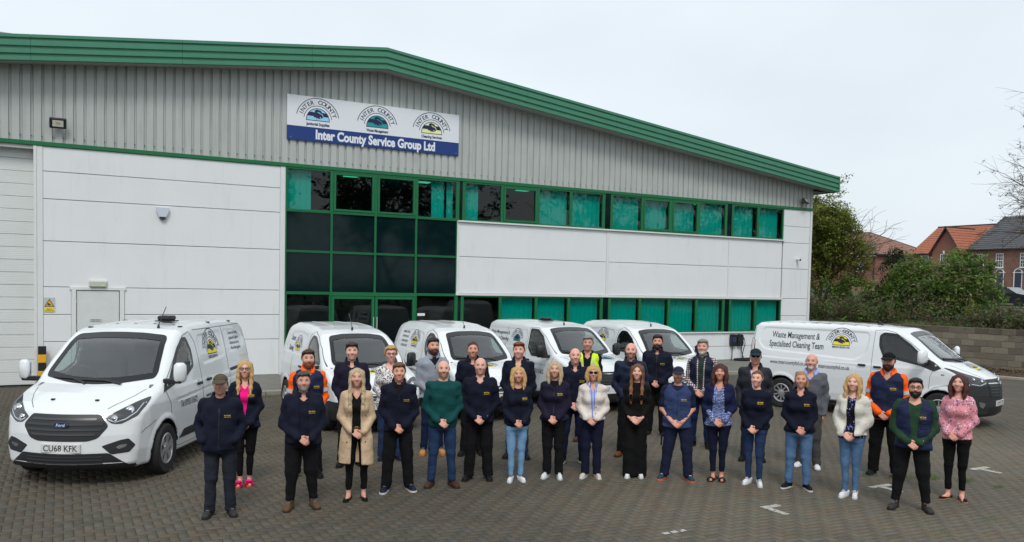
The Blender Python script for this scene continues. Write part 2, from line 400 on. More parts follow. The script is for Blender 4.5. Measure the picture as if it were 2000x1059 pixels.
# ================================================================== materials of the place
M_CLAD = mat('grey_cladding', (.43, .46, .445), .5, var=.06, vscale=1.2, wear=((.30, .31, .28), 3.0, .50, .85, (1.4, 1, .16)))
M_WHITE = mat('white_panel', (.74, .765, .78), .5, var=.03, vscale=.9, wave=('Z', 14.0, .5), wear=((.56, .575, .55), 2.2, .55, 1.0, (1.6, 1, .22)))
M_WTRIM = mat('white_trim', (.68, .70, .70), .5, var=.04, vscale=5)
M_SLAT = mat('roller_door_white', (.64, .67, .66), .5, var=.03, vscale=2, wave=('Z', 7.0, .4))
M_GREEN = mat('green_fascia', (.047, .21, .128), .42, var=.07, vscale=2.5, wear=((.085, .18, .12), 4, .58, .9))
M_FRAME = mat('green_window_frame', (.003, .135, .045), .4, var=.05, vscale=6)
M_SPAN = mat('dark_spandrel_glass', (.002, .012, .013), .05, var=.3, vscale=3, spec=.22)
M_BLACK = mat('black_plastic', (.012, .012, .014), .45)
M_RUB = mat('black_rubber', (.014, .014, .015), .8)
M_BLIND = mat('fabric_blind', (.80, .84, .82), .9)
M_GLASS = glassmat('green_tinted_glass', (.20, .74, .70), .95, 1.5, 0., 1.0)
M_DARKIN = mat('office_interior', (.25, .25, .25), .9)
M_CONC = mat('concrete', (.27, .255, .225), .9, var=.18, vscale=7, bump=.4, bscale=50)
M_NAVY = mat('navy_print', lin(14, 26, 66), .5)
M_ROYAL = mat('royal_blue_print', lin(10, 52, 122), .45)
M_SWHITE = mat('sign_white', (.74, .78, .83), .45)
M_SKYB = mat('pale_blue_print', lin(150, 205, 240), .5); M_TEAL = mat('teal_print', lin(20, 150, 160), .5); M_CREAM = mat('pale_yellow_print', lin(232, 236, 170), .5)
M_YEL = mat('yellow_print', lin(238, 216, 20), .5); M_TXT = mat('dark_lettering', lin(32, 44, 66), .5); M_SLV = mat('bright_metal', (.6, .6, .62), .25, 1.)
M_YPAINT = mat('yellow_paint', lin(226, 166, 20), .5, var=.1, wear=((.2, .15, .05), 8, .62, .8))
# ================================================================== ground
def yard_mat():
    m = bpy.data.materials.new('block_paving_far'); m.use_nodes = True; t = m.node_tree; b = t.nodes['Principled BSDF']; n = t.nodes.new; l = t.links.new
    co = n('ShaderNodeTexCoord'); z = n('ShaderNodeTexNoise'); z.inputs['Scale'].default_value = .5; z.inputs['Detail'].default_value = 6; z.inputs['Roughness'].default_value = .65
    l(co.outputs['Object'], z.inputs['Vector'])
    v = n('ShaderNodeTexVoronoi'); v.inputs['Scale'].default_value = 7.0; l(co.outputs['Object'], v.inputs['Vector'])
    r = n('ShaderNodeValToRGB'); r.color_ramp.elements[0].position = .3; r.color_ramp.elements[0].color = (.062, .054, .040, 1); r.color_ramp.elements[1].position = .7; r.color_ramp.elements[1].color = (.102, .090, .068, 1)
    l(z.outputs['Fac'], r.inputs[0]); mm = n('ShaderNodeMixRGB'); mm.blend_type = 'MULTIPLY'; mm.inputs[0].default_value = .25; l(r.outputs[0], mm.inputs[1]); l(v.outputs['Color'], mm.inputs[2])
    l(mm.outputs[0], b.inputs['Base Color']); b.inputs['Roughness'].default_value = .85
    return m
M_FAR = yard_mat()
M_JOINT = mat('joint_soil_and_moss', (.026, .024, .018), .95, var=.3, vscale=9, wear=((.028, .042, .012), 1.3, .42, .62))
M_BLOCK = mat('paving_block', (.10, .095, .085), .82, attr=True, var=.20, vscale=55, bump=.5, bscale=220, wear=((.17, .155, .12), 90, .60, .72))
terr = MB()
XS = [-400, -60, 20, 140, 900]; YS = [-400, -40, 0, 60, 900]
def terr_z(x, y): return -.06
V = [(x, y, terr_z(x, y)) for x in XS for y in YS]; ny = len(YS)
F = [(i*ny+j, (i+1)*ny+j, (i+1)*ny+j+1, i*ny+j+1) for i in range(len(XS)-1) for j in range(ny-1)]
M_EARTH = mat('earth_and_grass', (.045, .05, .022), .95, var=.35, vscale=1.5, wear=((.075, .055, .035), 2.0, .45, .65))
tag(link('terrain', mkmesh('terrain', V, F, M_EARTH, True)), kind='structure')
yard = MB().box(-20, 33, -60, .2, -.05, -.0075).obj('yard', [M_JOINT]); tag(yard, kind='structure')
# block paving in 90 degree herringbone
U = .1; G0 = (-6.0, -21.0); blocks = []
def inview(x, y):
    dx, dy = x-CAMP.x, y-CAMP.y; dep = dx*.475+dy*.879; lat = dx*.880-dy*.474
    return 6.2 < dep < 22.5 and abs(lat) < dep*.66+1.5
for i in range(0, 372):
    x = G0[0]+i*U
    for j in range(0, 208):
        y = G0[1]+j*U; s = (i-j) % 4
        if s not in (0, 3): continue
        if y > -.25 or (y > -3.62 and x > 1.5) or not inview(x, y): continue
        hz = s == 0
        blocks.append((x+(U if hz else U/2), y+(U/2 if hz else U), hz))
bc = np.array([(b[0], b[1]) for b in blocks]); bh = np.array([b[2] for b in blocks]); nb = len(bc)
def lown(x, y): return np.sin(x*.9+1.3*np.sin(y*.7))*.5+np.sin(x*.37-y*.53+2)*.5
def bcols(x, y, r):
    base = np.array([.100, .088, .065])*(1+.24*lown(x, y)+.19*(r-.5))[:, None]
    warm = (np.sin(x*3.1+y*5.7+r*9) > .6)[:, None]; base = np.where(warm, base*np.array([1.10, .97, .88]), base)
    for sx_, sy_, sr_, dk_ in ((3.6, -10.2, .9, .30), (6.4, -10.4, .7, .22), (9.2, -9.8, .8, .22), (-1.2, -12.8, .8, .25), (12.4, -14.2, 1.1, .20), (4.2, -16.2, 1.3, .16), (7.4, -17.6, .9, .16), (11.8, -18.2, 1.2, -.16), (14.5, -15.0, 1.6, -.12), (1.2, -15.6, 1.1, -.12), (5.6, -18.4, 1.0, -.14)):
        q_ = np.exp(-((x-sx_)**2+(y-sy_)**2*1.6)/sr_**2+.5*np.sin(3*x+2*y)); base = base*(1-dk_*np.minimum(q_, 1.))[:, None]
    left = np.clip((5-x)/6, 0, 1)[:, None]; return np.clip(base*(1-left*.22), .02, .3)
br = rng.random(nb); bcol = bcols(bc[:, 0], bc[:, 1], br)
dist = np.hypot(bc[:, 0]-CAMP.x, bc[:, 1]-CAMP.y)
dxs = (bc[:, 0]-CAMP.x); dys = bc[:, 1]-CAMP.y; dep = dxs*.475+dys*.879; lat = dxs*.880-dys*.474
pyx = 625.4-1626*((-2.8)*.9989+.0424*dep)/dep   # rough picture row, to find the blocks that show largest
seen = (np.abs(lat/dep*1626) < 985) & (pyx < 1058)
order = np.argsort(np.where(seen, dep, 1e6)); near = order[:300]; rest = order[300:]
def bverts(hz, jit=0):
    a, b = (U-.0025, U/2-.0025) if hz else (U/2-.0025, U-.0025); e = .0028
    return np.array([(-a, -b, -.008), (a, -b, -.008), (a, b, -.008), (-a, b, -.008), (-a+e, -b+e, 0), (a-e, -b+e, 0), (a-e, b-e, 0), (-a+e, b-e, 0)])
BF = np.array([(4, 5, 6, 7), (0, 1, 5, 4), (1, 2, 6, 5), (2, 3, 7, 6), (3, 0, 4, 7)])
shared = {}
for q, i in enumerate(near):
    hz = bool(bh[i]); k = (hz, int(br[i]*6), int(np.clip((bcol[i].mean()-.05)/.02, 0, 4)))
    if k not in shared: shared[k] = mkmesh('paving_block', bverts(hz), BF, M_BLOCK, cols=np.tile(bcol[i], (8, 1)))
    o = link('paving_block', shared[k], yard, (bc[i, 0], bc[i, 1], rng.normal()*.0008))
    o.rotation_euler = (rng.normal()*.006, rng.normal()*.006, rng.normal()*.004)
BV = np.empty((len(rest), 8, 3)); hz = bh[rest]
BV[hz] = bverts(True); BV[~hz] = bverts(False)
BV[:, :, 0] += bc[rest, 0][:, None]; BV[:, :, 1] += bc[rest, 1][:, None]
tz = rng.normal(size=(len(rest), 2))*.008
BV[:, :, 2] += (BV[:, :, 0]-bc[rest, 0][:, None])*tz[:, :1]+(BV[:, :, 1]-bc[rest, 1][:, None])*tz[:, 1:]+rng.normal(size=(len(rest), 1))*.0008
BFA = (BF[None]+np.arange(len(rest))[:, None, None]*8).reshape(-1, 4)
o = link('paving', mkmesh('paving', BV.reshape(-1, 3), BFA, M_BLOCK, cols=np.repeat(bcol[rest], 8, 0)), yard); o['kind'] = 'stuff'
# far paving too fine to tell apart: one sheet a little below the block tops
fp = MB()
P0 = []
for a in np.linspace(-.75, .75, 26):
    d = 22.4; P0.append((CAMP.x+d*.475+a*d*.880, CAMP.y+d*.879-a*d*.474))
poly = [p for p in P0 if p[0] < 31.4 and p[1] < -.3]
fp.add([(x, y, -.004) for x, y in poly]+[(poly[-1][0] if poly[-1][0] > 31 else 31.1, poly[-1][1], -.004), (31.1, -.2, -.004), (-19, -.2, -.004), (-19, poly[0][1], -.004)], [list(range(len(poly)+4))])
tag(fp.obj('paving_beyond', [M_FAR]), kind='structure')
# painted bay corner marks: worn white blocks
M_MARK = mat('worn_white_marking', (.44, .43, .39), .8, var=.2, vscale=30, wear=((.10, .09, .075), 22, .50, .62))
for (x, y, bars) in ((7.92, -16.25, 'full'), (10.33, -16.08, 'full'), (12.92, -15.92, 'full'), (6.02, -16.60, 'left')):
    mk = MB()
    if bars == 'full':
        for k in range(4): mk.cbox(x, x+.097, y-.105*k-.1, y-.105*k, .0015, .0045, .001)
        mk.cbox(x+.102, x+.30, y-.1, y-.003, .0015, .0045, .001)
        if x > 9: mk.cbox(x-.14, x-.003, y-.1, y-.003, .0015, .0045, .001)
    else:
        for k in range(3): mk.cbox(x+.12*k, x+.12*k+.085, y-.1, y-.03, .0015, .0040, .001)
    tag(mk.obj('bay_marking', [M_MARK]), kind='structure')
# raised path along the building with its kerb
path = MB().box(1.62, 24.2, -3.38, -.02, -.04, .096).obj('footpath', [mat('path_slabs', (.17, .165, .145), .9, var=.2, vscale=3, bump=.3)]); tag(path, kind='structure')
for k in range(25):
    x = 1.6+k*.915
    box('kerb_stone', M_CONC, path, x, x+.905, -3.56, -3.385, -.04, .104, .015)
# tufts of grass between the blocks
gv = []; gf = []
def tuft(x, y, n, r, h):
    for _ in range(n):
        a = rng.random()*6.28; q = r*math.sqrt(rng.random()); px, py = x+q*math.cos(a)*1.6, y+q*math.sin(a); hh = h*(.4+rng.random()*.8); b = len(gv); l = rng.normal(size=2)*.6*hh; ww = .004
        gv.extend([(px-ww, py, 0), (px+ww, py, 0), (px+l[0]*.5+ww*.6, py+l[1]*.5, hh*.7), (px+l[0], py+l[1], hh)]); gf.append((b, b+1, b+2, b+3))
for (x, y, n, r, h) in ((11.55, -16.1, 150, .12, .05), (11.9, -16.45, 120, .10, .05), (12.0, -16.9, 60, .06, .03), (12.5, -17.2, 70, .07, .04), (11.2, -15.9, 120, .16, .035), (9.0, -18.0, 60, .12, .02), (6.2, -17.4, 80, .2, .02), (3.9, -3.63, 240, .5, .06), (26.6, -.15, 200, .4, .1), (4.0, -.1, 100, .4, .06), (10.2, -17.9, 60, .1, .02), (10.75, -15.6, 90, .12, .03)):
    tuft(x, y, n, r, h)
tag(link('weeds', mkmesh('weeds', gv, gf, mat('weed_green', (.07, .13, .025), .8, var=.3, vscale=5))), kind='stuff')

# ================================================================== the warehouse
WH = empty('warehouse', (0, 0, 0), 0, 'long industrial unit with grey ribbed cladding, white panels and a green gabled roof edge', 'building')
AP, ZT, SL = 8.34, 9.64, .1165           # apex X, top of fascia there, slope of the roof
XL, XR = -11.0, 27.46; WR = 26.72
ztop = lambda x: ZT-SL*abs(x-AP)
# ribbed cladding in sheets four ribs wide
P_ = .235; x = -11.0+.03; n = 0
prof = [(0, .0), (.160, 0), (.176, .046), (.214, .046), (.235, 0)]
while x < WR-.01:
    xs_ = []
    for k in range(4):
        for a, d in prof[:-1]: xs_.append((x+k*P_+a, d))
    xs_.append((x+4*P_-.003, 0)); xs_ = [(min(a, WR), d) for a, d in xs_ if a <= WR+.17]
    xs_ = [q for i, q in enumerate(xs_) if i == 0 or q[0] > xs_[i-1][0]+1e-4]
    if len(xs_) > 1:
        V = []
        for a, d in xs_: V += [(a, -.012+d, 6.12), (a, -.012+d, ztop(a)-.58)]
        m = len(xs_); V += [(a, y+.05, z) for a, y, z in V]
        F = [(2*i, 2*i+2, 2*i+3, 2*i+1) for i in range(m-1)]+[(2*m+2*i, 2*m+2*i+1, 2*m+2*i+3, 2*m+2*i+2) for i in range(m-1)]
        F += [(0, 1, 2*m+1, 2*m), (2*m-2, 4*m-2, 4*m-1, 2*m-1)]
        link('cladding_sheet', mkmesh('cladding_sheet', V, F, M_CLAD), WH)
    x += 4*P_; n += 1
sc = MB()
for k in range(int((WR+1.5)/P_)):
    x = -11.0+.03+(k+40)*P_+.085
    if x < WR and k % 1 == 0: sc.box(x+.09, x+.108, -.004, .026, 6.26, 6.278)
o = sc.obj('fixing_screw', [M_BLACK], WH); o['kind'] = 'stuff'
# fascia: three ribs, in sections, mitred at the apex
fpro = [(0, -.60), (0, -.645), (-.075, -.645), (-.095, -.60), (-.12, -.60), (-.14, -.645), (-.265, -.645), (-.29, -.60), (-.325, -.60), (-.345, -.645), (-.445, -.645), (-.47, -.60), (-.51, -.60), (-.53, -.645), (-.615, -.645), (-.625, -.60)]
joints = [-11.0, -7.5, -4.1, -.67, 2.75, 6.15, AP, 9.58, 13.06, 16.56, 20.01, 23.4, 26.65, XR]
for a, b in zip(joints, joints[1:]):
    V = []; a2, b2 = a+(.003 if a != AP else 0), b-(.003 if b != AP else 0)
    for q in (a2, b2):
        V += [(q, y, ztop(q)+z) for z, y in fpro]
    m = len(fpro); F = [(i, i+1, m+i+1, m+i) for i in range(m-1)]
    V += [(q, -.56, ztop(q)+z) for q in (a2, b2) for z in (0, -.625)]; F += [(0, m, 2*m+2, 2*m), (m-1, 2*m+1, 2*m+3, 2*m-1), list(range(m))[::-1]+[2*m, 2*m+1][::1], list(range(m, 2*m))+[2*m+3, 2*m+2]]
    o = MB().add(V, F).obj('fascia_section', [M_GREEN], WH)
box('fascia_end', M_GREEN, WH, XR, XR+.05, -.66, 12, ztop(XR)-.63, ztop(XR)+.005)
for a, b in ((XL, AP), (AP, XR)):        # soffit, roof
    MB().add([(a, -.60, ztop(a)-.615), (b, -.60, ztop(b)-.615), (b, .04, ztop(b)-.575), (a, .04, ztop(a)-.575)], [(0, 1, 2, 3)]).obj('soffit', [mat('soffit_grey', (.40, .41, .41), .6, var=.06, vscale=3)], WH)
    MB().add([(a, -.60, ztop(a)-.008), (b, -.60, ztop(b)-.008), (b, 34, ztop(b)-.008), (a, 34, ztop(a)-.008)], [(0, 1, 2, 3)]).obj('roof', [M_CLAD], WH)
box('soffit', MATS['soffit_grey'], WH, WR+.02, XR, -.1, 12, ztop(XR)-.62, ztop(XR)-.60)
# shell: side and back walls, inside walls and floors
box('wall', M_CLAD, WH, WR-.2, WR, .1, 34, 0, 6.9); box('wall', M_CLAD, WH, XL, XL+.2, .1, 34, 0, 7.2); box('wall', M_CLAD, WH, XL, WR, 33.8, 34, 0, 7)
box('inner_wall', M_DARKIN, WH, 5.5, 5.6, .1, 7, 0, 6.4); box('inner_wall', M_DARKIN, WH, 5.6, WR-.2, 6.9, 7, 0, 6.4)
box('inner_wall', M_DARKIN, WH, XL, 5.5, 1.2, 1.3, 0, 9)
box('floor_slab', M_DARKIN, WH, 5.6, WR-.2, .16, 6.9, 2.55, 4.5); box('ceiling', M_DARKIN, WH, 5.6, WR-.2, .1, 6.9, 6.05, 6.12); box('office_floor', M_DARKIN, WH, 5.6, WR-.2, .1, 6.9, .02, .09)
for x in (7.6, 10.0, 13.65, 17.5, 21.0): box('ceiling_light', mat('lit_ceiling_panel', (1, .80, .45), .5, emit=.8), WH, x, x+.42, .9, 1.15, 6.02, 6.045)
box('drip_trim', M_FRAME, WH, XL, WR+.03, -.05, .09, 6.03, 6.135, .008)
box('corner_trim', M_WTRIM, WH, WR-.10, WR+.012, -.022, .1, .08, 6.03, .004)
# white panels: (x0, x1, z0, z1)
pan = []
for a, b in ((1.12, 1.81), (1.81, 2.51)): pan += [(-.435, .19, a, b), (1.42, 5.44, a, b)]
pan += [(-.435, .19, .1, 1.12), (1.42, 5.44, .1, 1.12), (-.435, 5.44, 2.51, 3.665), (-.435, 5.44, 3.665, 4.72), (-.435, 5.44, 4.72, 5.41), (-.435, 5.44, 5.41, 6.03)]
for a, b in ((11.06, 16.69), (16.79, 22.30), (22.36, 25.1)): pan += [(a, b, 2.50, 3.665), (a, b, 3.665, 4.75)]
for a, b in ((.1, .62), (.62, 1.17), (1.17, 1.79), (1.79, 2.48), (2.48, 3.665), (3.665, 4.70), (4.70, 5.36), (5.36, 6.03)): pan += [(25.16, 26.61, a, b)]
for a, b in ((11.0, 16.74), (16.74, 22.33), (22.33, 25.16)): pan += [(a, b, .1, .62), (a, b, .62, 1.14)]
for a, b, c, d in pan: box('wall_panel', M_WHITE, WH, a+.004, b-.004, -.006, .08, c+.007, d-.007, .006)
for a, b, c, d in ((-.57, -.435, .08, 6.03), (5.44, 5.585, .08, 6.03), (16.69, 16.79, 2.50, 4.75), (22.30, 22.36, 2.5, 4.75), (10.96, 11.06, 2.46, 4.80)): box('panel_trim', M_WTRIM, WH, a, b, -.020, .09, c, d, .006)
for k, (x, d) in enumerate(((-.435, 0), (5.44, 0))): pass
box('sill', M_WTRIM, WH, 10.97, 25.16, -.085, .08, 4.75, 4.80, .006); box('sill', M_WTRIM, WH, 10.94, 25.16, -.06, .08, 2.43, 2.50, .006); box('sill', M_WTRIM, WH, 11.0, 25.16, -.07, .08, 1.13, 1.175, .006)
box('plinth', M_CONC, WH, 5.6, WR, -.012, .1, -.02, .1); box('plinth', M_CONC, WH, -.5, 5.6, -.012, .1, -.02, .1)
# sectional roller door
rd = box('roller_door', M_WTRIM, WH, -7.2, -.57, .32, .38, 0, 6.03)
for k in range(19):
    z = .02+k*.3165
    box('slat', M_SLAT, rd, -7.19, -.60, .262, .31, z, z+.3095, .007)
box('door_track', M_WTRIM, WH, -.64, -.572, -.03, .32, .0, 6.03); box('door_head', M_CLAD, WH, -7.2, -.57, .0, .31, 5.94, 6.03)
# staff door
df = MB()
for a, b, c, d in ((.19, .30, .08, 2.44), (1.31, 1.42, .08, 2.44), (.15, 1.46, 2.44, 2.52)): df.cbox(a, b, -.045, .08, c, d, .006)
sd_ = df.obj('staff_door', [M_WTRIM], WH)
box('door_leaf', mat('door_white', (.62, .65, .65), .45, var=.05, vscale=4), sd_, .315, 1.295, -.018, .04, .10, 2.425, .005)
box('handle', M_SLV, sd_, 1.17, 1.23, -.07, -.018, 1.02, 1.32, .01)
for z in (.5, 1.4, 2.1): box('hinge', M_SLV, sd_, .298, .318, -.03, -.005, z, z+.1)
box('notice', mat('grey_notice', (.5, .52, .53), .5), sd_, .60, .90, -.024, -.018, 1.62, 1.70)
nb_ = mat('torn_notice', (.52, .55, .56), .7, wear=((.08, .09, .09), 16, .50, .54)); box('notice', nb_, sd_, .58, .93, -.024, -.018, 1.02, 1.46)
p = Print().text('FIRE EXIT', .75, 1.665, .022, .22, 0, .02, 'c').text('KEEP CLEAR', .75, 1.63, .018, .22, 0, .02, 'c'); flat_print('lettering', p, [M_TXT], sd_, lambda a, b, l: (a, -.0245-l, b))
# windows
def blind(parent, x0, x1, z0, z1, y=.17):
    b = MB(); n = max(2, int((x1-x0)/.085)); x = x0; V = []
    for k in range(n+1):
        t = x0+(x1-x0)*k/n; V += [(t, y+(.017 if k % 2 else 0), z0), (t, y+(.017 if k % 2 else 0), z1), ]
    F = [(2*i, 2*i+2, 2*i+3, 2*i+1) for i in range(n)]
    o = link('blind', mkmesh('blind', V, F, M_BLIND), parent); return o
def window(x0, x1, z0, z1, bl=None, fw=.05, sash=False, y0=-.03, glass=None):
    f = MB()
    f.cbox(x0, x0+fw, y0, .07, z0, z1, .006); f.cbox(x1-fw, x1, y0, .07, z0, z1, .006); f.cbox(x0+fw, x1-fw, y0, .07, z0, z0+fw, .006); f.cbox(x0+fw, x1-fw, y0, .07, z1-fw, z1, .006)
    if sash:
        a, b, c, d, e = x0+fw+.004, x1-fw-.004, z0+fw+.004, z1-fw-.004, .062
        f.cbox(a, a+e, y0-.018, .05, c, d, .006); f.cbox(b-e, b, y0-.018, .05, c, d, .006); f.cbox(a+e, b-e, y0-.018, .05, c, c+e, .006); f.cbox(a+e, b-e, y0-.018, .05, d-e, d, .006); fw2 = fw+e
    else: fw2 = fw
    o = f.obj('window', [M_FRAME], WH)
    ww_, hh_ = (x1-x0)/2-fw2+.008, (z1-z0)/2-fw2+.008
    g = box('pane', glass or M_GLASS, o, -ww_, ww_, -.004, .004, -hh_, hh_); g.location = ((x0+x1)/2, .016, (z0+z1)/2); g.rotation_euler = (rng.normal()*.0012, 0, rng.normal()*.0012)
    if bl:
        for a, b in bl: blind(o, x0+fw2+(x1-x0-2*fw2)*a, x0+fw2+(x1-x0-2*fw2)*b, z0+fw*.6, z1-fw*.6)
    return o
MX = [5.59, 6.93, 8.27, 9.58, 10.96]; TZ = [.1, 2.45, 3.64, 4.80, 6.03]
window(MX[0], MX[1], TZ[3], TZ[4], [(0, .58)]); window(MX[1], MX[2], TZ[3], TZ[4], None, sash=True); window(MX[2], MX[3], TZ[3], TZ[4], None, sash=True); window(MX[3], MX[4], TZ[3], TZ[4], [(.40, .74), (.80, .97)])
for r_ in (1, 2):
    for c in range(4):
        o = MB(); x0, x1, z0, z1 = MX[c], MX[c+1], TZ[r_], TZ[r_+1]; fw = .032
        o.cbox(x0, x0+fw, -.03, .07, z0, z1, .005); o.cbox(x1-fw, x1, -.03, .07, z0, z1, .005); o.cbox(x0+fw, x1-fw, -.03, .07, z0, z0+fw, .005); o.cbox(x0+fw, x1-fw, -.03, .07, z1-fw, z1, .005)
        o = o.obj('window', [M_FRAME], WH); box('pane', M_SPAN, o, x0+fw, x1-fw, .012, .03, z0+fw, z1-fw)
window(MX[0], MX[1], .1, TZ[1]); window(MX[3], MX[4], .1, TZ[1])
ed = box('entrance_frame', M_FRAME, WH, MX[1], MX[3], -.035, .07, 2.37, 2.45, .006)
for a, b in ((MX[1]+.01, MX[2]-.01), (MX[2]+.01, MX[3]-.01)):
    dr = MB(); e = .085
    dr.cbox(a, a+e, -.05, .05, .1, 2.36, .006); dr.cbox(b-e, b, -.05, .05, .1, 2.36, .006); dr.cbox(a+e, b-e, -.05, .05, 2.28, 2.36, .006); dr.cbox(a+e, b-e, -.05, .05, .1, .34, .006)
    dr = dr.obj('entrance_door', [M_FRAME], WH); box('pane', M_GLASS, dr, a+e-.005, b-e+.005, .0, .008, .335, 2.285)
    hx = b-.045 if a < 7.5 else a+.045
    MB().tube([(hx, -.11, .95), (hx, -.11, 1.75)], .018).obj('handle', [mat('pale_steel', (.55, .68, .66), .3, .6)], dr)
box('sticker', M_SWHITE, WH, 9.67, 9.92, .006, .011, 1.78, 1.86)
ups = [(10.96, 11.18, 'k'), (11.18, 12.55, [(0, .42)]), (12.55, 13.90, None), (13.90, 15.18, [(0, 1)]), (15.18, 16.52, [(0, 1)]), (16.52, 16.86, 'k'), (16.86, 18.19, [(0, 1)]), (18.19, 19.50, [(0, 1)]), (19.50, 20.80, [(0, 1)]), (20.80, 22.12, [(0, 1)]), (22.12, 22.46, 'k'), (22.46, 23.77, [(0, .95)]), (23.77, 25.12, [(0, .93)])]
for z0, z1 in ((4.80, 6.03), (1.175, 2.43)):
    for i, (a, b, k) in enumerate(ups):
        if k == 'k':
            o = MB(); o.cbox(a, a+.06, -.03, .07, z0, z1, .006); o.cbox(b-.05, b, -.03, .07, z0, z1, .006); o = o.obj('window', [M_FRAME], WH); box('infill_panel', M_SPAN, o, a+.06, b-.05, .0, .04, z0, z1)
        else:
            if z0 < 2: k = None if i == 1 else [(0, 1)]
            window(a, b, z0, z1, k, sash=(i in (2, 7, 8)) and z0 > 2)
# ---- things fixed to the wall
sg = empty('company_sign', (5.60, -.045, 6.81), 0, 'wide white and blue company name board high on the ribbed wall', 'sign')
box('board', M_SWHITE, sg, 0, 5.34, -.016, .016, .398, 1.265); box('board', M_ROYAL, sg, 0, 5.34, -.0162, .016, 0, .396).name = 'name_band'
for u, fm, sub in ((.88, 1, 'Janitorial Supplies'), (2.67, 2, 'Waste Management'), (4.42, 3, 'Cleaning Services')):
    p = Print(); logo(p, u, .605, .335, 0, 1); p.text(sub, u, .455, .082, .68, 0, .035, 'c')
    flat_print('logo', p, [M_NAVY, (None, M_SKYB, M_TEAL, M_CREAM)[fm]], sg, lambda a, b, l: (a, -.0175-l, b))
p = Print().text('Inter County Service Group Ltd', .82, .078, .255, 3.72, 0, .042)
flat_print('lettering', p, [M_SWHITE], sg, lambda a, b, l: (a, -.0178-l, b))
bb = MB()
for x in np.linspace(.1, 5.24, 8):
    for z in (.06, 1.21): bb.box(x, x+.018, -.02, -.0165, z, z+.018)
bb.obj('bolt', [M_SLV], sg)['kind'] = 'stuff'
def floodlight(x, z, yaw, tilt, label):
    f = empty('floodlight', (x, -.02, z), 0, label, 'light', 'floodlights on the ribbed wall')
    h = MB().cbox(-.19, .19, -.045, .045, -.13, .13, .02).obj('housing', [M_BLACK], f); h.location = (.0, -.18, .02); h.rotation_euler = (R(tilt), 0, R(yaw))
    l_ = MB().box(-.12, .12, -.052, -.046, -.08, .075).obj('lens', [mat('lamp_glass', (.55, .57, .55), .1)], h); MB().box(-.05, .05, -.056, -.0525, -.02, .035).obj('led', [mat('led_amber', (.55, .36, .14), .4)], l_ if False else h)
    MB().tube([(0, .02, -.02), (0, -.1, -.05), (0, -.15, 0)], .018).obj('bracket', [M_BLACK], f); return f
floodlight(-.10, 6.58, 0, 18, 'black floodlight on the ribbed wall above the roller door'); floodlight(26.1, 6.36, 28, -38, 'black floodlight tilted upward at the far right corner of the building')
bl = empty('alarm_bell_box', (2.34, -.012, 4.36), 0, 'white wedge shaped alarm box with dark base on the white panelled wall', 'alarm')
MB().prism([(-.16, .30), (.16, .30), (.15, .2), (.085, .055), (-.085, .055), (-.15, .2)], -.09, 0).obj('cover', [mat('alarm_lilac', (.55, .60, .68), .35)], bl); MB().prism([(-.085, .052), (.085, .052), (.06, -.01), (-.06, -.01)], -.085, 0).obj('strobe_base', [mat('alarm_dark', (.03, .03, .05), .3)], bl)
bk = empty('bulkhead_light', (.80, -.012, 2.55), 0, 'cream oblong bulkhead light above the white staff door', 'light'); MB().cbox(-.2, .2, -.10, 0, -.03, .13, .02).obj('diffuser', [mat('aged_diffuser', (.50, .52, .42), .3)], bk); MB().box(-.215, .215, -.03, 0, -.045, .145).obj('back_plate', [M_WTRIM], bk); MB().box(.1, .115, -.103, -.1, .0, .015).obj('indicator', [mat('green_led', (.05, .6, .1), .4, emit=1.)], bk)
ws = empty('warning_sign', (-.30, -.012, 1.88), 0, 'yellow triangle warning sign on the white panel beside the roller door', 'sign')
MB().box(-.125, .125, -.006, 0, -.01, .36).obj('plate', [mat('plate_grey', (.48, .52, .52), .5)], ws); MB().prism([(-.11, .13), (.11, .13), (0, .33)], -.0085, -.006).obj('triangle_border', [M_BLACK], ws); MB().prism([(-.085, .143), (.085, .143), (0, .30)], -.011, -.0085).obj('triangle', [M_YPAINT], ws)
MB().box(-.11, .11, -.009, -.006, .0, .10).obj('text_band', [M_YEL], ws)
p = Print().text('Danger!', 0, .058, .026, .12, 0, .02, 'c').text('Fork lift trucks', 0, .018, .024, .19, 0, .02, 'c'); p.poly([(-.03, .16), (.03, .16), (.03, .19), (.0, .19), (0, .22), (-.03, .22)], 0).poly([(-.045, .165), (-.035, .165), (-.035, .21), (-.045, .21)], 0); flat_print('lettering', p, [M_BLACK], ws, lambda a, b, l: (a, -.0118-l, b))
po = empty('bollard', (-.46, -.22, 0), 0, 'square black and yellow guard post beside the roller door', 'bollard')
for k in range(5): box('band', M_BLACK if k % 2 == 0 else M_YPAINT, po, -.09, .09, -.09, .09, k*.205, k*.205+.204, .008)
cc = empty('security_camera', (25.95, -.012, 4.06), 0, 'small white dome security camera at the right end of the building', 'camera'); MB().lathe([(.06, -.03), (.065, 0)], (0, 0, 0), 16, 'y').obj('base', [M_WTRIM], cc); MB().tube([(0, -.02, 0), (-.02, -.09, -.01), (-.05, -.20, -.03)], [.04, .055, .05], 12).obj('body', [M_WTRIM], cc, angle=30); MB().lathe([(.042, -.008), (.03, -.02)], (-.052, -.205, -.031), 12, 'y').obj('lens', [M_BLACK], cc)
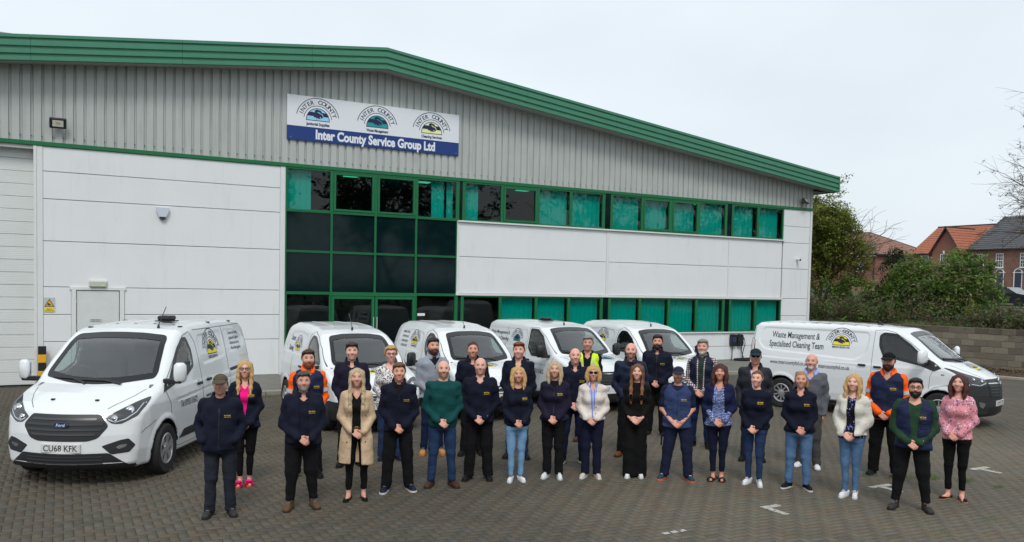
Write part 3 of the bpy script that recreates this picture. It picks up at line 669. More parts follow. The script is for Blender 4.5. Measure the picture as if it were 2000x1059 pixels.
# vehicle charging points with cables
for i, (x, lab) in enumerate(((22.62, 'black wall charging unit with blue ring, left of the pair'), (22.96, 'black wall charging unit beside its twin, cable looped at right'))):
    c = empty('charging_unit', (x, -.012, .62), 0, lab, 'charger', 'charging units on the white wall')
    MB().prism(roundpoly([(-.14, 0), (.14, 0), (.14, .46), (-.14, .46)], .10), -.12, 0).obj('case', [M_BLACK], c); MB().lathe([(.06, -.128), (.085, -.128), (.085, -.12), (.06, -.12)], (0, 0, .26), 20, 'y', True).obj('ring', [mat('charge_blue', (.02, .10, .5), .3) if i == 0 else mat('charge_grey', (.05, .05, .055), .3)], c)
    q = -.03 if i == 0 else .10
    pts = [(q, -.06, .02), (q-.02, -.08, -.2), (q-.06+.1*i, -.12, -.42), (q-.2+.25*i, -.22, -.52), (q-.3+.2*i, -.35, -.525)]
    MB().tube(pts, .016, 6).obj('cable', [M_RUB], c)
    if i == 1: MB().tube([(.14, -.06, .30), (.22, -.08, .26), (.25, -.09, .1), (.18, -.1, -.1), (.1, -.12, -.3), (.06, -.15, -.45)], .015, 6).obj('cable', [M_RUB], c); MB().tube([(.12, -.06, .36), (.2, -.08, .28)], .028, 8).obj('plug', [M_BLACK], c)
coil = MB()
for k in range(5): coil.tube([(22.9+(.30+.04*k)*math.cos(a)*1.5+.05*k, -.42+.22*math.sin(a)*(1+.1*k), .112+.012*k) for a in np.linspace(0, 5.8+.1*k, 22)], .014, 6)
tag(coil.obj('charging_cable', [M_RUB]), 'black charging cable lying in loops on the path below the chargers', 'cable')
# ================================================================== vans
M_VAN = mat('white_van_paint', (.74, .765, .785), .28, coat=.7, var=.02, vscale=1.5, wear=((.60, .60, .56), 1.8, .68, 1.1))
M_BUMP = mat('dark_bumper_plastic', (.020, .021, .023), .5, bump=.05, bscale=300)
M_SEAM = mat('panel_seam', (.10, .105, .11), .7)
M_GASK = mat('black_window_border', (.008, .009, .010), .12)
M_VGLASS = glassmat('van_glass', (.72, .82, .79), 1.0, 1.6, 0., 2.0)
M_SGLASS = glassmat('van_side_glass', (.45, .54, .51), 1.0, 1.5, 0., 1.5)
M_CAB = mat('cab_grey', (.14, .145, .15), .8); M_SEAT = mat('seat_cloth', (.055, .06, .068), .9); M_HEADL = mat('headliner', (.42, .42, .40), .9)
M_TYRE = mat('tyre_rubber', (.016, .016, .017), .85, var=.2, vscale=12); M_RIM = mat('wheel_silver', (.50, .51, .53), .32, .7)
M_LAMPH = mat('lamp_housing', (.03, .032, .036), .15, coat=.5); M_LAMPR = mat('lamp_reflector', (.62, .64, .68), .12, .9); M_LAMPC = glassmat('lamp_cover', (.9, .92, .95), 1., 1.5)
M_CHR = mat('chrome', (.72, .72, .74), .12, 1.); M_PLATE = mat('plate_white', (.62, .63, .62), .4); M_INK = mat('plate_ink', (.01, .01, .012), .5); M_RED = mat('tail_lamp_red', (.22, .006, .008), .2, coat=.5)
M_BADGE = mat('badge_blue', lin(28, 52, 120), .25); M_LGREEN = mat('logo_green', lin(20, 120, 120), .5); M_VYEL = mat('logo_yellow', lin(240, 222, 30), .5); M_VTXT = mat('van_lettering', lin(30, 40, 64), .5)
ss = lambda a, b, x: (lambda t: t*t*(3-2*t))(np.clip((x-a)/(b-a), 0, 1))

class Van:
    def __init__(s, prof, wx, wv, tz, tv, arches, wins, ws, bow=.22, recess=None, cab=(-1.45, .30), res=.03, zc=.80, rcor=.09):
        s.prof, s.wx, s.wv, s.tz, s.tv, s.ar, s.wins, s.ws, s.bow, s.rec, s.cab, s.zc, s.rc = prof, wx, wv, tz, tv, arches, wins, ws, bow, recess or [], cab, zc, rcor
        s.gx = np.linspace(-5.2, 1.8, 351); s.gz = np.linspace(-.3, 2.5, 141); a, b = np.meshgrid(s.gx, s.gz, indexing='ij'); s.T = polysdf(prof, a, b)
        s.RT = [(polysdf(q, a, b), dep, sd) for q, dep, sd in s.rec]; s.res = res
    def look(s, T, x, z):
        fx = np.clip((x+5.2)/.02, 0, 349.99); fz = np.clip((z+.3)/.02, 0, 139.99); i = fx.astype(int); j = fz.astype(int); u = fx-i; v = fz-j
        return T[i, j]*(1-u)*(1-v)+T[i+1, j]*u*(1-v)+T[i, j+1]*(1-u)*v+T[i+1, j+1]*u*v
    def outer(s, x, y, z):
        x, y, z = np.broadcast_arrays(np.asarray(x, float), np.asarray(y, float), np.asarray(z, float))
        ay = np.abs(y); w = np.interp(x, s.wx, s.wv); t = np.interp(z, s.tz, s.tv); u2 = np.clip(ay/w, 0, 1.2)**2
        ds = s.look(s.T, x+s.bow*u2*ss(-1.3, .4, x)*(1+.25*u2)-.06*u2*ss(-2.8, -3.3, x), z+.035*u2*ss(1.2, 1.7, z))
        dl = ay-(w-t)
        for xa, za, ra in s.ar:
            d = np.hypot(x-xa, z-za)-ra; dl = dl-.014*ss(.10, .02, d)
        for T, dep, sd in s.RT: dl = dl+dep*ss(.012, -.03, s.look(T, x, z))*(1 if sd == 0 else (y*sd > 0))
        r = np.interp(z, [.3, .8, 1.2, 1.8], [.05, .06, .07, s.rc]); q1, q2 = ds+r, dl+r
        return np.minimum(np.maximum(q1, q2), 0)+np.hypot(np.maximum(q1, 0), np.maximum(q2, 0))-r
    def full(s, x, y, z):
        x, y, z = np.broadcast_arrays(np.asarray(x, float), np.asarray(y, float), np.asarray(z, float))
        o = s.outer(x, y, z); ay = np.abs(y); F = o
        for xa, za, ra in s.ar:
            w = np.interp(x, s.wx, s.wv); F = np.maximum(F, -np.maximum(np.hypot(x-xa, z-za)-ra, (w-.36)-ay))
        cav = np.maximum.reduce([o+.06, s.zc-z, x-s.cab[1], s.cab[0]-x]); F = np.maximum(F, -cav)
        d = np.full(x.shape, 9.)
        for q in s.wins: d = np.minimum(d, np.maximum(polysdf(q, x, z), .45-ay))
        d = np.minimum(d, np.maximum(polysdf(s.ws, y, z), -1.2-x)); F = np.maximum(F, -d)
        return F
    def shell(s):
        xs = np.arange(min(p[0] for p in s.prof)-.07, max(p[0] for p in s.prof)+.09, s.res); W = max(s.wv)+.08; ys = np.arange(-W, W+s.res, s.res*.95); zs = np.arange(.10, 2.12, s.res*.85)
        F = s.full(xs[:, None, None], ys[None, :, None], zs[None, None, :]); V, Q = snet(xs, ys, zs, F)
        for _ in range(2):
            n = gradn(lambda a, b, c: s.full(a, b, c), V, .003); V = V-n*np.clip(s.full(*V.T), -.01, .01)[:, None]*.8
        for _ in range(2): V = V-gradn(s.outer, V, .004)*np.clip(s.outer(*V.T)+.0005, 0, .03)[:, None]
        s.V, s.Q, s.N, s.O = V, Q, gradn(lambda a, b, c: s.full(a, b, c), V, .004), s.outer(*V.T)
SUBM = {}
def submesh(name, V, Q, N, sel, m, parent):
    """the faces picked by sel as one part; vans of the same build share the mesh"""
    k = (name, id(V), int(np.flatnonzero(sel).sum()))
    if k not in SUBM: q = Q[sel]; u, inv = np.unique(q, return_inverse=True); SUBM[k] = mkmesh(name, V[u], inv.reshape(-1, 4), m, True, normals=N[u])
    return link(name, SUBM[k], parent)
def ring_border(name, sdf, P, axis, m, parent, w, off, inward=True):
    """band of width w running round a polygon"""
    P = densify(P, .05)
    n = len(P); c = [Vector(p) for p in P]; A = sum(c[i-1].x*c[i].y-c[i].x*c[i-1].y for i in range(n)); sg = 1 if A > 0 else -1; I = []
    for i in range(n):
        a, b = (c[i]-c[i-1]), (c[(i+1) % n]-c[i])
        a = a.normalized() if a.length > 1e-6 else b.normalized(); b = b.normalized() if b.length > 1e-6 else a
        nn = Vector((-(a.y+b.y), a.x+b.x)); nn = nn.normalized()*sg if nn.length > 1e-6 else Vector((0, 0)); I.append(c[i]+nn*w)
    T = onto(sdf, [tuple(p) for p in c]+[tuple(p) for p in I], axis, off); nr = gradn(sdf, T[:n]); V = np.concatenate((T, T[:n]-nr*(off+.02)))
    F = [(i, (i+1) % n, n+(i+1) % n, n+i) for i in range(n)]+[(i, 2*n+i, 2*n+(i+1) % n, (i+1) % n) for i in range(n)]
    return link(name, mkmesh(name, V, F, m, False), parent), [tuple(p) for p in I]
def wheel(parent, x, y, r, rr, kind, side):
    t = MB(); wd = .105
    t.lathe([(rr, -wd), (r-.03, -wd-.008), (r-.006, -wd+.02), (r, -wd*.5), (r, wd*.5), (r-.006, wd-.02), (r-.03, wd+.006), (rr+.012, wd), (rr, wd-.02)], (0, 0, 0), 32, 'y', True)
    w = t.obj('wheel', [M_TYRE], parent, angle=35); w.location = (x, y, r); w.rotation_euler = (0, .3, 0 if side > 0 else math.pi)
    b = MB(); b.lathe([(rr+.004, wd-.025), (rr, wd-.004), (rr-.012, wd+.004), (rr-.025, wd-.002), (rr-.035, wd-.05), (rr-.02, wd-.06)], (0, 0, 0), 32, 'y', True)
    n = {'six': 6, 'ten': 10, 'hub': 7}[kind]; wi, wo = {'six': (.055, .098), 'ten': (.030, .026), 'hub': (.045, .068)}[kind]
    for k in range(n):
        a = 2*math.pi*k/n; ca, sa = math.cos(a), math.sin(a)
        P = [(.05, -wi/2), (rr-.03, -wo/2), (rr-.03, wo/2), (.05, wi/2)]; V = []
        for h in (wd-.05, wd-.012): V += [(p[0]*ca-p[1]*sa, h+(.008 if p[0] > .1 else 0), p[0]*sa+p[1]*ca) for p in P]
        b.add(V, [(0, 1, 2, 3), (4, 5, 6, 7), (0, 1, 5, 4), (1, 2, 6, 5), (2, 3, 7, 6), (3, 0, 4, 7)])
    b.lathe([(.075, wd-.05), (.07, wd-.002), (.03, wd+.004)], (0, 0, 0), 18, 'y')
    b.obj('rim', [M_RIM], w, angle=35)
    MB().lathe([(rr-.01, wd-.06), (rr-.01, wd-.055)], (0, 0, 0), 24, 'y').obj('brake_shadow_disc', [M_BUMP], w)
def mirror(parent, x, y, z, sg, h, m, arm, wide=.20):
    o = MB(); o.cbox(-.06, .055, .0, wide, -h/2, h/2, .035); V = np.array(o.v); V[:, 0] -= .25*(V[:, 1]-.1); o.v = [tuple(v) for v in V]
    me = o.mesh('mirror', [m], True); bmx = bmesh.new(); bmx.from_mesh(me); bmesh.ops.subdivide_edges(bmx, edges=bmx.edges[:], cuts=1, smooth=.10, use_grid_fill=True); bmx.to_mesh(me); bmx.free()
    me.polygons.foreach_set('use_smooth', np.ones(len(me.polygons), bool))
    q = link('mirror', me, parent, (x, y*sg, z)); q.scale = (1, sg, 1)
    MB().cbox(-.02, .05, -.16, .10, -h/2-.015, -h/2+.05, .012).obj('mirror_arm', [arm], q)
    MB().box(-.068, -.0605, .02, wide-.02, -h/2+.05, h/2-.04).obj('mirror_glass', [M_CHR], q)
def cabin(parent, v, xs, zs, hw):
    a, b = xs
    MB().prism([(b, .80), (b, zs-.02), (b-.10, zs+.015), (b-.38, zs), (b-.50, zs-.10), (b-.50, .80)], -hw, hw, 'y').obj('dashboard', [M_CAB], parent)
    sw = MB(); sw.lathe([(.19, -.012), (.205, 0), (.19, .012), (.175, 0)], (0, 0, 0), 20, 'z', True); sw.tube([(-.19, 0, 0), (.19, 0, 0)], .018, 6); sw = sw.obj('steering_wheel', [M_BLACK], parent, smooth=True); sw.location = (b-.58, -hw*.55, zs+.06); sw.rotation_euler = (0, R(-55), 0)
    for y, w_ in ((-hw*.55, .25), (hw*.35, .42)):
        s = MB(); x = a+.12; s.cbox(x, x+.48, y-w_, y+w_, .80, .98, .04); s.cbox(x-.02, x+.12, y-w_, y+w_, .95, zs+.30, .04)
        for k in ((0,) if w_ < .3 else (-.2, .2)): s.cbox(x, x+.09, y+k-.12, y+k+.12, zs+.33, zs+.50, .03)
        s.obj('seat', [M_SEAT], parent)
def plate(parent, sdf, z, txt, tx=None, eu=False):
    P = onto(sdf, [(-.2, z), (.2, z)], 'F', 0); x = P[:, 0].max()+.012
    pl = MB().cbox(x-.02, x+.006, -.26, .26, z-.055, z+.055, .004).obj('number_plate', [M_PLATE], parent)
    if txt:
        p = Print().text(txt, 0 if tx is None else tx, z-.037, .075, .45 if tx is None else .13, 0, .012, 'c' if tx is None else 'l')
        flat_print('lettering', p, [M_INK], pl, lambda a, b, l: (x+.0068+l, a, b))
    if eu: MB().box(x+.0062, x+.0068, -.255, -.215, z-.05, z+.05).obj('blue_band', [M_ROYAL], pl)
def lamp(parent, sdf, P, inner, axis='F', drl=None):
    for sg in (1, -1):
        q = [(a*sg, b) for a, b in P]; o = patch('headlight', sdf, q[::sg], axis, M_LAMPH, parent, .004, .02, .06)
        for (a, b, r) in inner:
            c = onto(sdf, [(a*sg, b)], axis, .006)[0]; n = Vector(gradn(sdf, c[None])[0]); n = (n+Vector((1.2, 0, 0))).normalized()
            l = MB().lathe([(r, -.01), (r*1.02, .006), (r*.86, .010), (r*.80, .002), (r*.2, .001)], (0, 0, 0), 20).obj('reflector', [M_LAMPR], o, angle=40); l.location = c; l.rotation_euler = n.to_track_quat('Z', 'Y').to_euler()
            l = MB().lathe([(r*.45, 0), (r*.4, .012), (r*.15, .018)], (0, 0, 0), 14).obj('bulb_lens', [M_CHR], o, smooth=True); l.location = c; l.rotation_euler = n.to_track_quat('Z', 'Y').to_euler()
        if drl: strip('light_strip', sdf, [(a*sg, b) for a, b in drl], axis, M_LAMPR, o, .011, .008)
def base_van(name, v, pose, label, pillar=.05, dark=None, zsc=1.05, group=None):
    X, Y, a = pose; t = empty(name, (X, Y, 0), R(a), label, 'van', group); t.scale = (1, 1, zsc)
    if not hasattr(v, 'V'): v.shell()
    fc = v.V[v.Q].mean(1); inside = v.O[v.Q].mean(1) < -.022; arch = np.zeros(len(fc), bool)
    for xa, za, ra in v.ar: arch |= (np.hypot(fc[:, 0]-xa, fc[:, 2]-za) < ra+.03) & (v.O[v.Q].mean(1) < -.012)
    dk = dark(fc) & ~inside if dark else np.zeros(len(fc), bool); lin_ = inside & ~arch
    submesh('body', v.V, v.Q, v.N, ~(dk | lin_ | arch), M_VAN, t)
    if dk.any(): submesh('bumper', v.V, v.Q, v.N, dk, M_BUMP, t)
    for xa, za, ra in v.ar:
        for sg in (1, -1): submesh('wheel_arch_liner', v.V, v.Q, v.N, arch & (np.abs(fc[:, 0]-xa) < .8) & (fc[:, 1]*sg > 0), M_BUMP, t)
    up = fc[:, 2] > 1.55; submesh('cab_lining', v.V, v.Q, v.N, lin_ & ~up, M_CAB, t); submesh('headliner', v.V, v.Q, v.N, lin_ & up, M_HEADL, t)
    big = lambda P, g: [tuple(p) for p in ring_grow(P, g)]
    P = roundpoly(big(v.ws, .035), .08, 4); o, I = ring_border('windscreen_border', v.outer, P, 'F', M_GASK, t, .075, .006)
    patch('windscreen', v.outer, roundpoly(big(v.ws, .02), .06, 4), 'F', M_VGLASS, t, .001, .004, .10)
    for q in v.wins:
        for ax in ('L', 'R'):
            Pq = roundpoly(big(q, .03), .06, 4); ring_border('window_seal', v.outer, Pq, ax, M_GASK, t, .055, .005); patch('side_window', v.outer, roundpoly(big(q, .015), .05, 4), ax, M_SGLASS, t, .001, .004, .10)
    return t
def ring_grow(P, g):
    n = len(P); c = [Vector(p) for p in P]; A = sum(c[i-1].x*c[i].y-c[i].x*c[i-1].y for i in range(n)); sg = 1 if A > 0 else -1; I = []
    for i in range(n):
        a, b = (c[i]-c[i-1]).normalized(), (c[(i+1) % n]-c[i]).normalized(); nn = Vector((a.y+b.y, -(a.x+b.x))).normalized()*sg; k = max(.5, math.sqrt((1+a.dot(b))/2)); I.append(c[i]+nn*g/k)
    return I
def wipers(t, v, zb, hw, xm=.06):
    for y0, y1, dz in ((.55*hw, -.28*hw, .03), (-.15*hw, -.92*hw, .045)):
        strip('wiper', v.outer, [(y0, zb-.01), (y0*.6+y1*.4, zb+dz), (y1, zb+dz*1.2)], 'F', M_BLACK, t, .022, .022)
def aerial(t, x, y, z, dx, h):
    a = MB(); a.tube([(x, y, z-.01), (x+.01*dx, y, z+.05)], [.025, .014], 8); a.tube([(x, y, z+.03), (x+dx, y, z+h)], .0065, 5); return a.obj('aerial', [M_BLACK], t)
def bonnet_lines(t, v, pts):
    for sg in (1, -1): strip('bonnet_seam', v.outer, [(a, b*sg) for a, b in pts], 'T', M_SEAM, t, .007)
def seams(t, v, lines, ax='LR', w=.007):
    for l in lines:
        for a in ax: strip('door_seam', v.outer, l, a, M_SEAM, t, w)
def side_text(t, v, p, ax, x0, mats, z0=0., k=1.0):
    s = -1 if ax == 'L' else 1
    p.scaled(lambda a: np.c_[x0+s*a[:, 0], a[:, 1]+z0]); return p
def handles(t, v, pts, m, ax='LR', rec=True):
    for x, z in pts:
        for a in ax:
            sg = 1 if a == 'L' else -1; c = onto(v.outer, [(x, z)], a, 0)[0]
            o = MB().cbox(-.085, .085, .0, .035, -.02, .022, .012).obj('door_handle', [m], t); o.location = (c[0], c[1]+.004*sg, c[2]); o.scale = (1, sg, 1)
            if rec: patch('handle_recess', v.outer, roundpoly([(x-.07, z+.01), (x+.07, z+.01), (x+.045, z+.06), (x-.045, z+.06)], .03), a, mat('recess_shade', (.55, .57, .59), .4), o, .0015, .002, .2).matrix_parent_inverse = o.matrix_basis.inverted()

# ---- large van at the left of the picture
v1 = Van([(.90, .22), (.985, .30), (1.0, .45), (.99, .66), (.955, .84), (.89, .935), (.74, 1.03), (.45, 1.135), (.16, 1.215), (-.20, 1.50), (-.52, 1.735), (-.78, 1.87), (-.95, 1.925), (-1.3, 1.955), (-2.2, 1.985), (-3.3, 1.965), (-3.80, 1.93), (-3.90, 1.85), (-3.97, 1.4), (-3.99, .8), (-3.97, .4), (-3.9, .28), (-3.0, .22)],
    [-3.99, -3.3, -1, 0, .45, .75, 1.0], [.94, .975, .993, .98, .945, .87, .73], [.2, .45, .8, 1.0, 1.12, 1.16, 1.5, 1.85, 2.0], [.05, .008, .0, .004, .016, .030, .095, .185, .24],
    [(0, .345, .40), (-2.93, .345, .40)], [roundpoly([(-.22, 1.245), (-.80, 1.275), (-1.10, 1.38), (-1.12, 1.60), (-1.04, 1.77), (-.90, 1.77), (-.62, 1.61), (-.40, 1.42)], .03, 2)],
    [(-.745, 1.32), (-.35, 1.265), (0, 1.25), (.35, 1.265), (.745, 1.32), (.755, 1.36), (.655, 1.80), (.3, 1.83), (0, 1.835), (-.3, 1.83), (-.655, 1.80), (-.755, 1.36)], .24,
    [(roundpoly([(-1.5, 1.345), (-1.48, 1.80), (-2.60, 1.83), (-2.62, 1.405)], .12), .012, 0), (roundpoly([(-2.72, 1.43), (-2.70, 1.83), (-3.62, 1.81), (-3.72, 1.60), (-3.60, 1.49)], .12), .012, 0), ([(-.4, .93), (-3.75, 1.06), (-3.75, 1.11), (-.4, .98)], .008, 0)], (-1.42, .20), .025)
t1 = base_van('large_van', v1, (0.443, -10.856, -118.7), 'large white van at far left with black grille, facing the camera', dark=lambda c: (c[:, 2] < .27) & (c[:, 0] > .64))
cabin(t1, v1, (-1.4, .12), 1.20, .80)
patch('grille', v1.outer, roundpoly([(-.45, .92), (.45, .92), (.565, .775), (.45, .625), (.33, .59), (-.33, .59), (-.45, .625), (-.565, .775)], .04), 'F', M_BUMP, t1, .003, .02, .08)
for k, (z, hw) in enumerate(((.86, .42), (.80, .50), (.735, .49), (.675, .42))):
    strip('grille_bar', v1.outer, [(-hw, z), (hw, z)], 'F', mat('grille_bar_grey', (.045, .047, .052), .35), t1, .026, .014)
c = onto(v1.outer, [(0, .795)], 'F', .03)[0]; n = gradn(v1.outer, c[None])[0]
bd = MB().prism([(math.cos(a)*.098, math.sin(a)*.040) for a in np.linspace(0, 6.283, 28)[:-1]], -.012, .004, 'z').obj('badge', [M_CHR], t1); bd.location = c; bd.rotation_euler = (R(90), 0, R(90))
o = MB().prism([(math.cos(a)*.089, math.sin(a)*.033) for a in np.linspace(0, 6.283, 28)[:-1]], .003, .007, 'z').obj('badge_face', [M_BADGE], bd)
p = Print().text('Ford', 0, -.019, .036, .11, 0, .01, 'c', .25); flat_print('lettering', p, [M_SWHITE], bd, lambda a, b, l: (a, b, .0078+l))
patch('lower_grille', v1.outer, roundpoly([(-.57, .435), (.57, .435), (.81, .25), (-.81, .25)], .03), 'F', M_BUMP, t1, .003, .02, .08)
for z in (.31, .35, .39): strip('grille_bar', v1.outer, [(-.5, z), (.5, z)], 'F', MATS['grille_bar_grey'], t1, .012, .010)
plate(t1, v1.outer, .505, 'CU68 KFK')
lamp(t1, v1.outer, roundpoly([(.50, .875), (.60, .80), (.70, .795), (.86, .88), (.915, 1.02), (.90, 1.10), (.80, 1.055)], .03), [(.62, .86, .042), (.76, .955, .055)], drl=[(.55, .855), (.63, .82), (.74, .85), (.84, .93), (.875, 1.03)])
for sg in (1, -1):
    f = patch('fog_lamp_surround', v1.outer, roundpoly([(.49*sg, .525), (.60*sg, .415), (.80*sg, .435), (.86*sg, .52), (.79*sg, .61), (.70*sg, .595)], .02)[::sg], 'F', M_BUMP, t1, .004, .02, .06); patch('fog_lamp', v1.outer, roundpoly([(.65*sg, .50), (.69*sg, .48), (.76*sg, .51), (.775*sg, .54), (.68*sg, .53)], .01)[::sg], 'F', M_LAMPR, f, .008, .006, .06)
seams(t1, v1, [[(-.02, 1.12), (-.16, .93), (-.17, .80)], [(-.17, .36), (-.5, .30), (-1.3, .30), (-1.36, .5), (-1.38, 1.2), (-1.36, 1.7), (-1.22, 1.87)], [(-1.22, 1.87), (-.97, 1.83), (-.66, 1.67), (-.38, 1.46), (-.08, 1.22)], [(-1.45, .30), (-2.62, .32), (-2.67, .7), (-2.66, 1.4), (-2.66, 1.88)], [(-1.40, 1.885), (-3.85, 1.885)], [(-3.93, .5), (-3.86, 1.2), (-3.80, 1.8)]])
seams(t1, v1, [[(.30, .78), (.55, .70), (.62, .66)]])
for a in 'LR':
    patch('door_corner_trim', v1.outer, roundpoly([(.06, 1.11), (-.10, 1.235), (-.22, 1.245), (-.36, 1.20), (-.34, 1.175)], .015), a, M_BUMP, t1, .004, .006, .1)
    patch('side_moulding', v1.outer, roundpoly([(-.45, .40), (-.62, .515), (-2.45, .545), (-2.50, .41)], .02), a, M_BUMP, t1, .007, .01, .15)
    strip('sliding_rail', v1.outer, [(-2.72, 1.16), (-3.72, 1.19)], a, M_BUMP, t1, .05, .002)
handles(t1, v1, [(-1.22, 1.10), (-1.62, 1.12)], M_BLACK)
for sg in (1, -1): mirror(t1, -.12, 1.05, 1.37, sg, .27, M_VAN, M_BLACK, .15)
for x in (0, -2.93): wheel(t1, x, .885, .345, .212, 'six', 1); wheel(t1, x, -.885, .345, .212, 'six', -1)
wipers(t1, v1, 1.23, .7); aerial(t1, -1.02, .42, 1.93, -.28, .30)
MB().cbox(-2.02, -1.72, .05, .33, 1.985, 2.0, .004).cbox(-1.99, -1.75, .08, .30, 2.0, 2.075, .02).obj('roof_beacon', [M_BLACK], t1)
for y, z in ((-.3, 1.04), (.3, 1.04)):
    c = onto(v1.outer, [(.62, y)], 'T', .006)[0]; MB().cbox(c[0]-.02, c[0]+.02, y-.025, y+.025, c[2]-.01, c[2]+.012, .006).obj('washer_jet', [M_BLACK], t1)
for x, y in ((-1.0, -.62), (-1.25, .66), (-2.3, .70), (-3.3, .70), (-2.3, -.7)):
    c = onto(v1.outer, [(x, y)], 'T', .002)[0]; MB().cbox(c[0]-.035, c[0]+.035, c[1]-.03, c[1]+.03, c[2]-.01, c[2]+.012, .008).obj('roof_fixing', [M_BLACK], t1)
for y in (-.45, -.15, .15, .45): strip('roof_rib', v1.outer, [(-1.5, y), (-3.5, y)], 'T', M_VAN, t1, .05, .006)
for ax in 'LR':
    s = -1 if ax == 'L' else 1; xa = -2.06
    p = Print(); logo(p, 0, 1.49, .205, 0, 1, 'SERVICE GROUP LTD'); p.scaled(lambda q: np.c_[xa+s*q[:, 0], q[:, 1]]); surf_print('logo', v1.outer, p, ax, [M_NAVY, M_VYEL], t1, .0025)
    p = Print()
    for k, l in enumerate(('-Commercial Cleaning', '-Janitorial Supplies', '-Washroom Services', '-Waste Management')): p.text(l, -.26, 1.73-.085*k, .05, .52, 0, .01)
    p.scaled(lambda q: np.c_[-3.22+s*q[:, 0], q[:, 1]]); surf_print('lettering', v1.outer, p, ax, [M_VTXT], t1, .0025)
    p = Print().text('Tel: 01933 315672', -.30, .84, .09, .62, 0, .015); p.scaled(lambda q: np.c_[-.80+s*q[:, 0], q[:, 1]]); surf_print('lettering', v1.outer, p, ax, [M_VTXT], t1, .0025)
    p = Print().text('www.intercountyltd.co.uk', -.55, .85, .07, 1.1, 0, .01); p.scaled(lambda q: np.c_[-2.05+s*q[:, 0], q[:, 1]]); surf_print('lettering', v1.outer, p, ax, [M_VTXT], t1, .0025)

# ---- small rounded vans
def small_van(cfg):
    return Van([(.82, .22), (.90, .30), (.925, .45), (.915, .64), (.86, .78), (.74, .90), (.50, 1.00), (.22, 1.07), (.06, 1.105), (-.30, 1.37), (-.58, 1.565), (-.82, 1.685), (-1.05, 1.745), (-1.5, 1.80), (-2.2, 1.825), (-2.9, 1.81), (-3.25, 1.765), (-3.36, 1.66), (-3.44, 1.3), (-3.47, .8), (-3.45, .42), (-3.38, .28), (-2.6, .22)],
        [-3.47, -3.0, -1, 0, .4, .7, .93], [.84, .885, .905, .90, .875, .82, .70], [.2, .4, .75, .98, 1.08, 1.4, 1.65, 1.82], [.05, .008, .0, .006, .03, .10, .18, .26],
        [(0, .315, .365), (-2.73, .315, .365)], [roundpoly([(-.33, 1.16), (-1.10, 1.165), (-1.24, 1.30), (-1.26, 1.50), (-1.16, 1.60), (-.95, 1.59), (-.66, 1.45)], .05, 2)],
        [(-.62, 1.175), (-.3, 1.14), (0, 1.13), (.3, 1.14), (.62, 1.175), (.63, 1.21), (.535, 1.60), (.27, 1.635), (0, 1.64), (-.27, 1.635), (-.535, 1.60), (-.63, 1.21)], .24,
        [(roundpoly([(-1.46, 1.20), (-1.46, 1.60), (-2.1, 1.665), (-2.85, 1.60), (-3.12, 1.30), (-3.05, 1.20)], .16), .012, 0)], (-1.42, .12), .03, .76, .13)
vs_ = small_van(0)
def dress_small(v, pose, label, group):
    t = base_van('small_van', v, pose, label, dark=lambda c: (c[:, 2] < .56-.12*(c[:, 0] < .3)) & (c[:, 0] > -.36) | (c[:, 2] < .33), group=group)
    cabin(t, v, (-1.35, .04), 1.09, .72)
    lamp(t, v.outer, roundpoly([(.40, .83), (.50, .72), (.68, .70), (.80, .82), (.80, .95), (.66, .93)], .04), [(.52, .79, .045), (.67, .83, .055)])
    patch('grille', v.outer, roundpoly([(-.38, .72), (.38, .72), (.34, .60), (-.34, .60)], .03), 'F', M_BUMP, t, .003, .02, .08)
    for z in (.70, .645): strip('chrome_bar', v.outer, [(-.36, z-.02), (-.12, z), (0, z+.035), (.12, z), (.36, z-.02)], 'F', M_CHR, t, .020, .012)
    patch('lower_grille', v.outer, roundpoly([(-.42, .40), (.42, .40), (.38, .28), (-.38, .28)], .03), 'F', M_BLACK, t, .003, .02, .1)
    for sg in (1, -1): patch('fog_lamp', v.outer, roundpoly([(sg*.56, .40), (sg*.68, .40), (sg*.68, .50), (sg*.56, .50)], .05)[::sg], 'F', M_LAMPR, t, .005, .01, .06)
    seams(t, v, [[(-.12, 1.10), (-.26, .9), (-.29, .7)], [(-.35, .34), (-1.25, .30), (-1.33, .6), (-1.36, 1.2), (-1.33, 1.62), (-1.15, 1.70), (-.85, 1.62), (-.5, 1.42), (-.12, 1.12)], [(-1.42, .30), (-2.25, .34), (-2.34, .7), (-2.33, 1.15)]])
    for a in 'LR': patch('side_moulding', v.outer, roundpoly([(-.45, .42), (-.45, .55), (-2.28, .55), (-2.28, .42)], .03), a, M_BUMP, t, .010, .01, .2)
    handles(t, v, [(-1.20, 1.0), (-1.55, 1.0)], M_BLACK, rec=False)
    for sg in (1, -1): mirror(t, -.36, .95, 1.20, sg, .25, M_BLACK, M_BLACK, .19)
    for x in (0, -2.73): wheel(t, x, .805, .315, .188, 'hub', 1); wheel(t, x, -.805, .315, .188, 'hub', -1)
    bonnet_lines(t, v, [(.70, .42), (.50, .55), (.25, .66), (.06, .70)]); wipers(t, v, 1.125, .62); aerial(t, -.98, .0, 1.745, -.22, .30)
    for y in (-.55, -.25, .25, .55): strip('roof_rib', v.outer, [(-1.3, y), (-3.0, y)], 'T', M_VAN, t, .04, .005)
    p = Print(); logo(p, 0, 0, .13, 0, 1); p.scaled(lambda q: np.c_[.26-q[:, 1]*1.0+.1, q[:, 0]]); surf_print('logo', v.outer, p, 'T', [M_NAVY, M_VYEL], t, .003)
    return t
bonnet_lines(t1, v1, [(.74, .50), (.60, .60), (.38, .70), (.16, .765)])
GRP = 'white vans parked in a row by the building'
t2 = dress_small(vs_, (5.174, -8.702, -89.1), 'small white van with Contract Cleaning lettering on its side', GRP)
t3 = dress_small(vs_, (7.861, -8.259, -90.4), 'small white van with four lines of black lettering, behind the grey jumper', GRP)
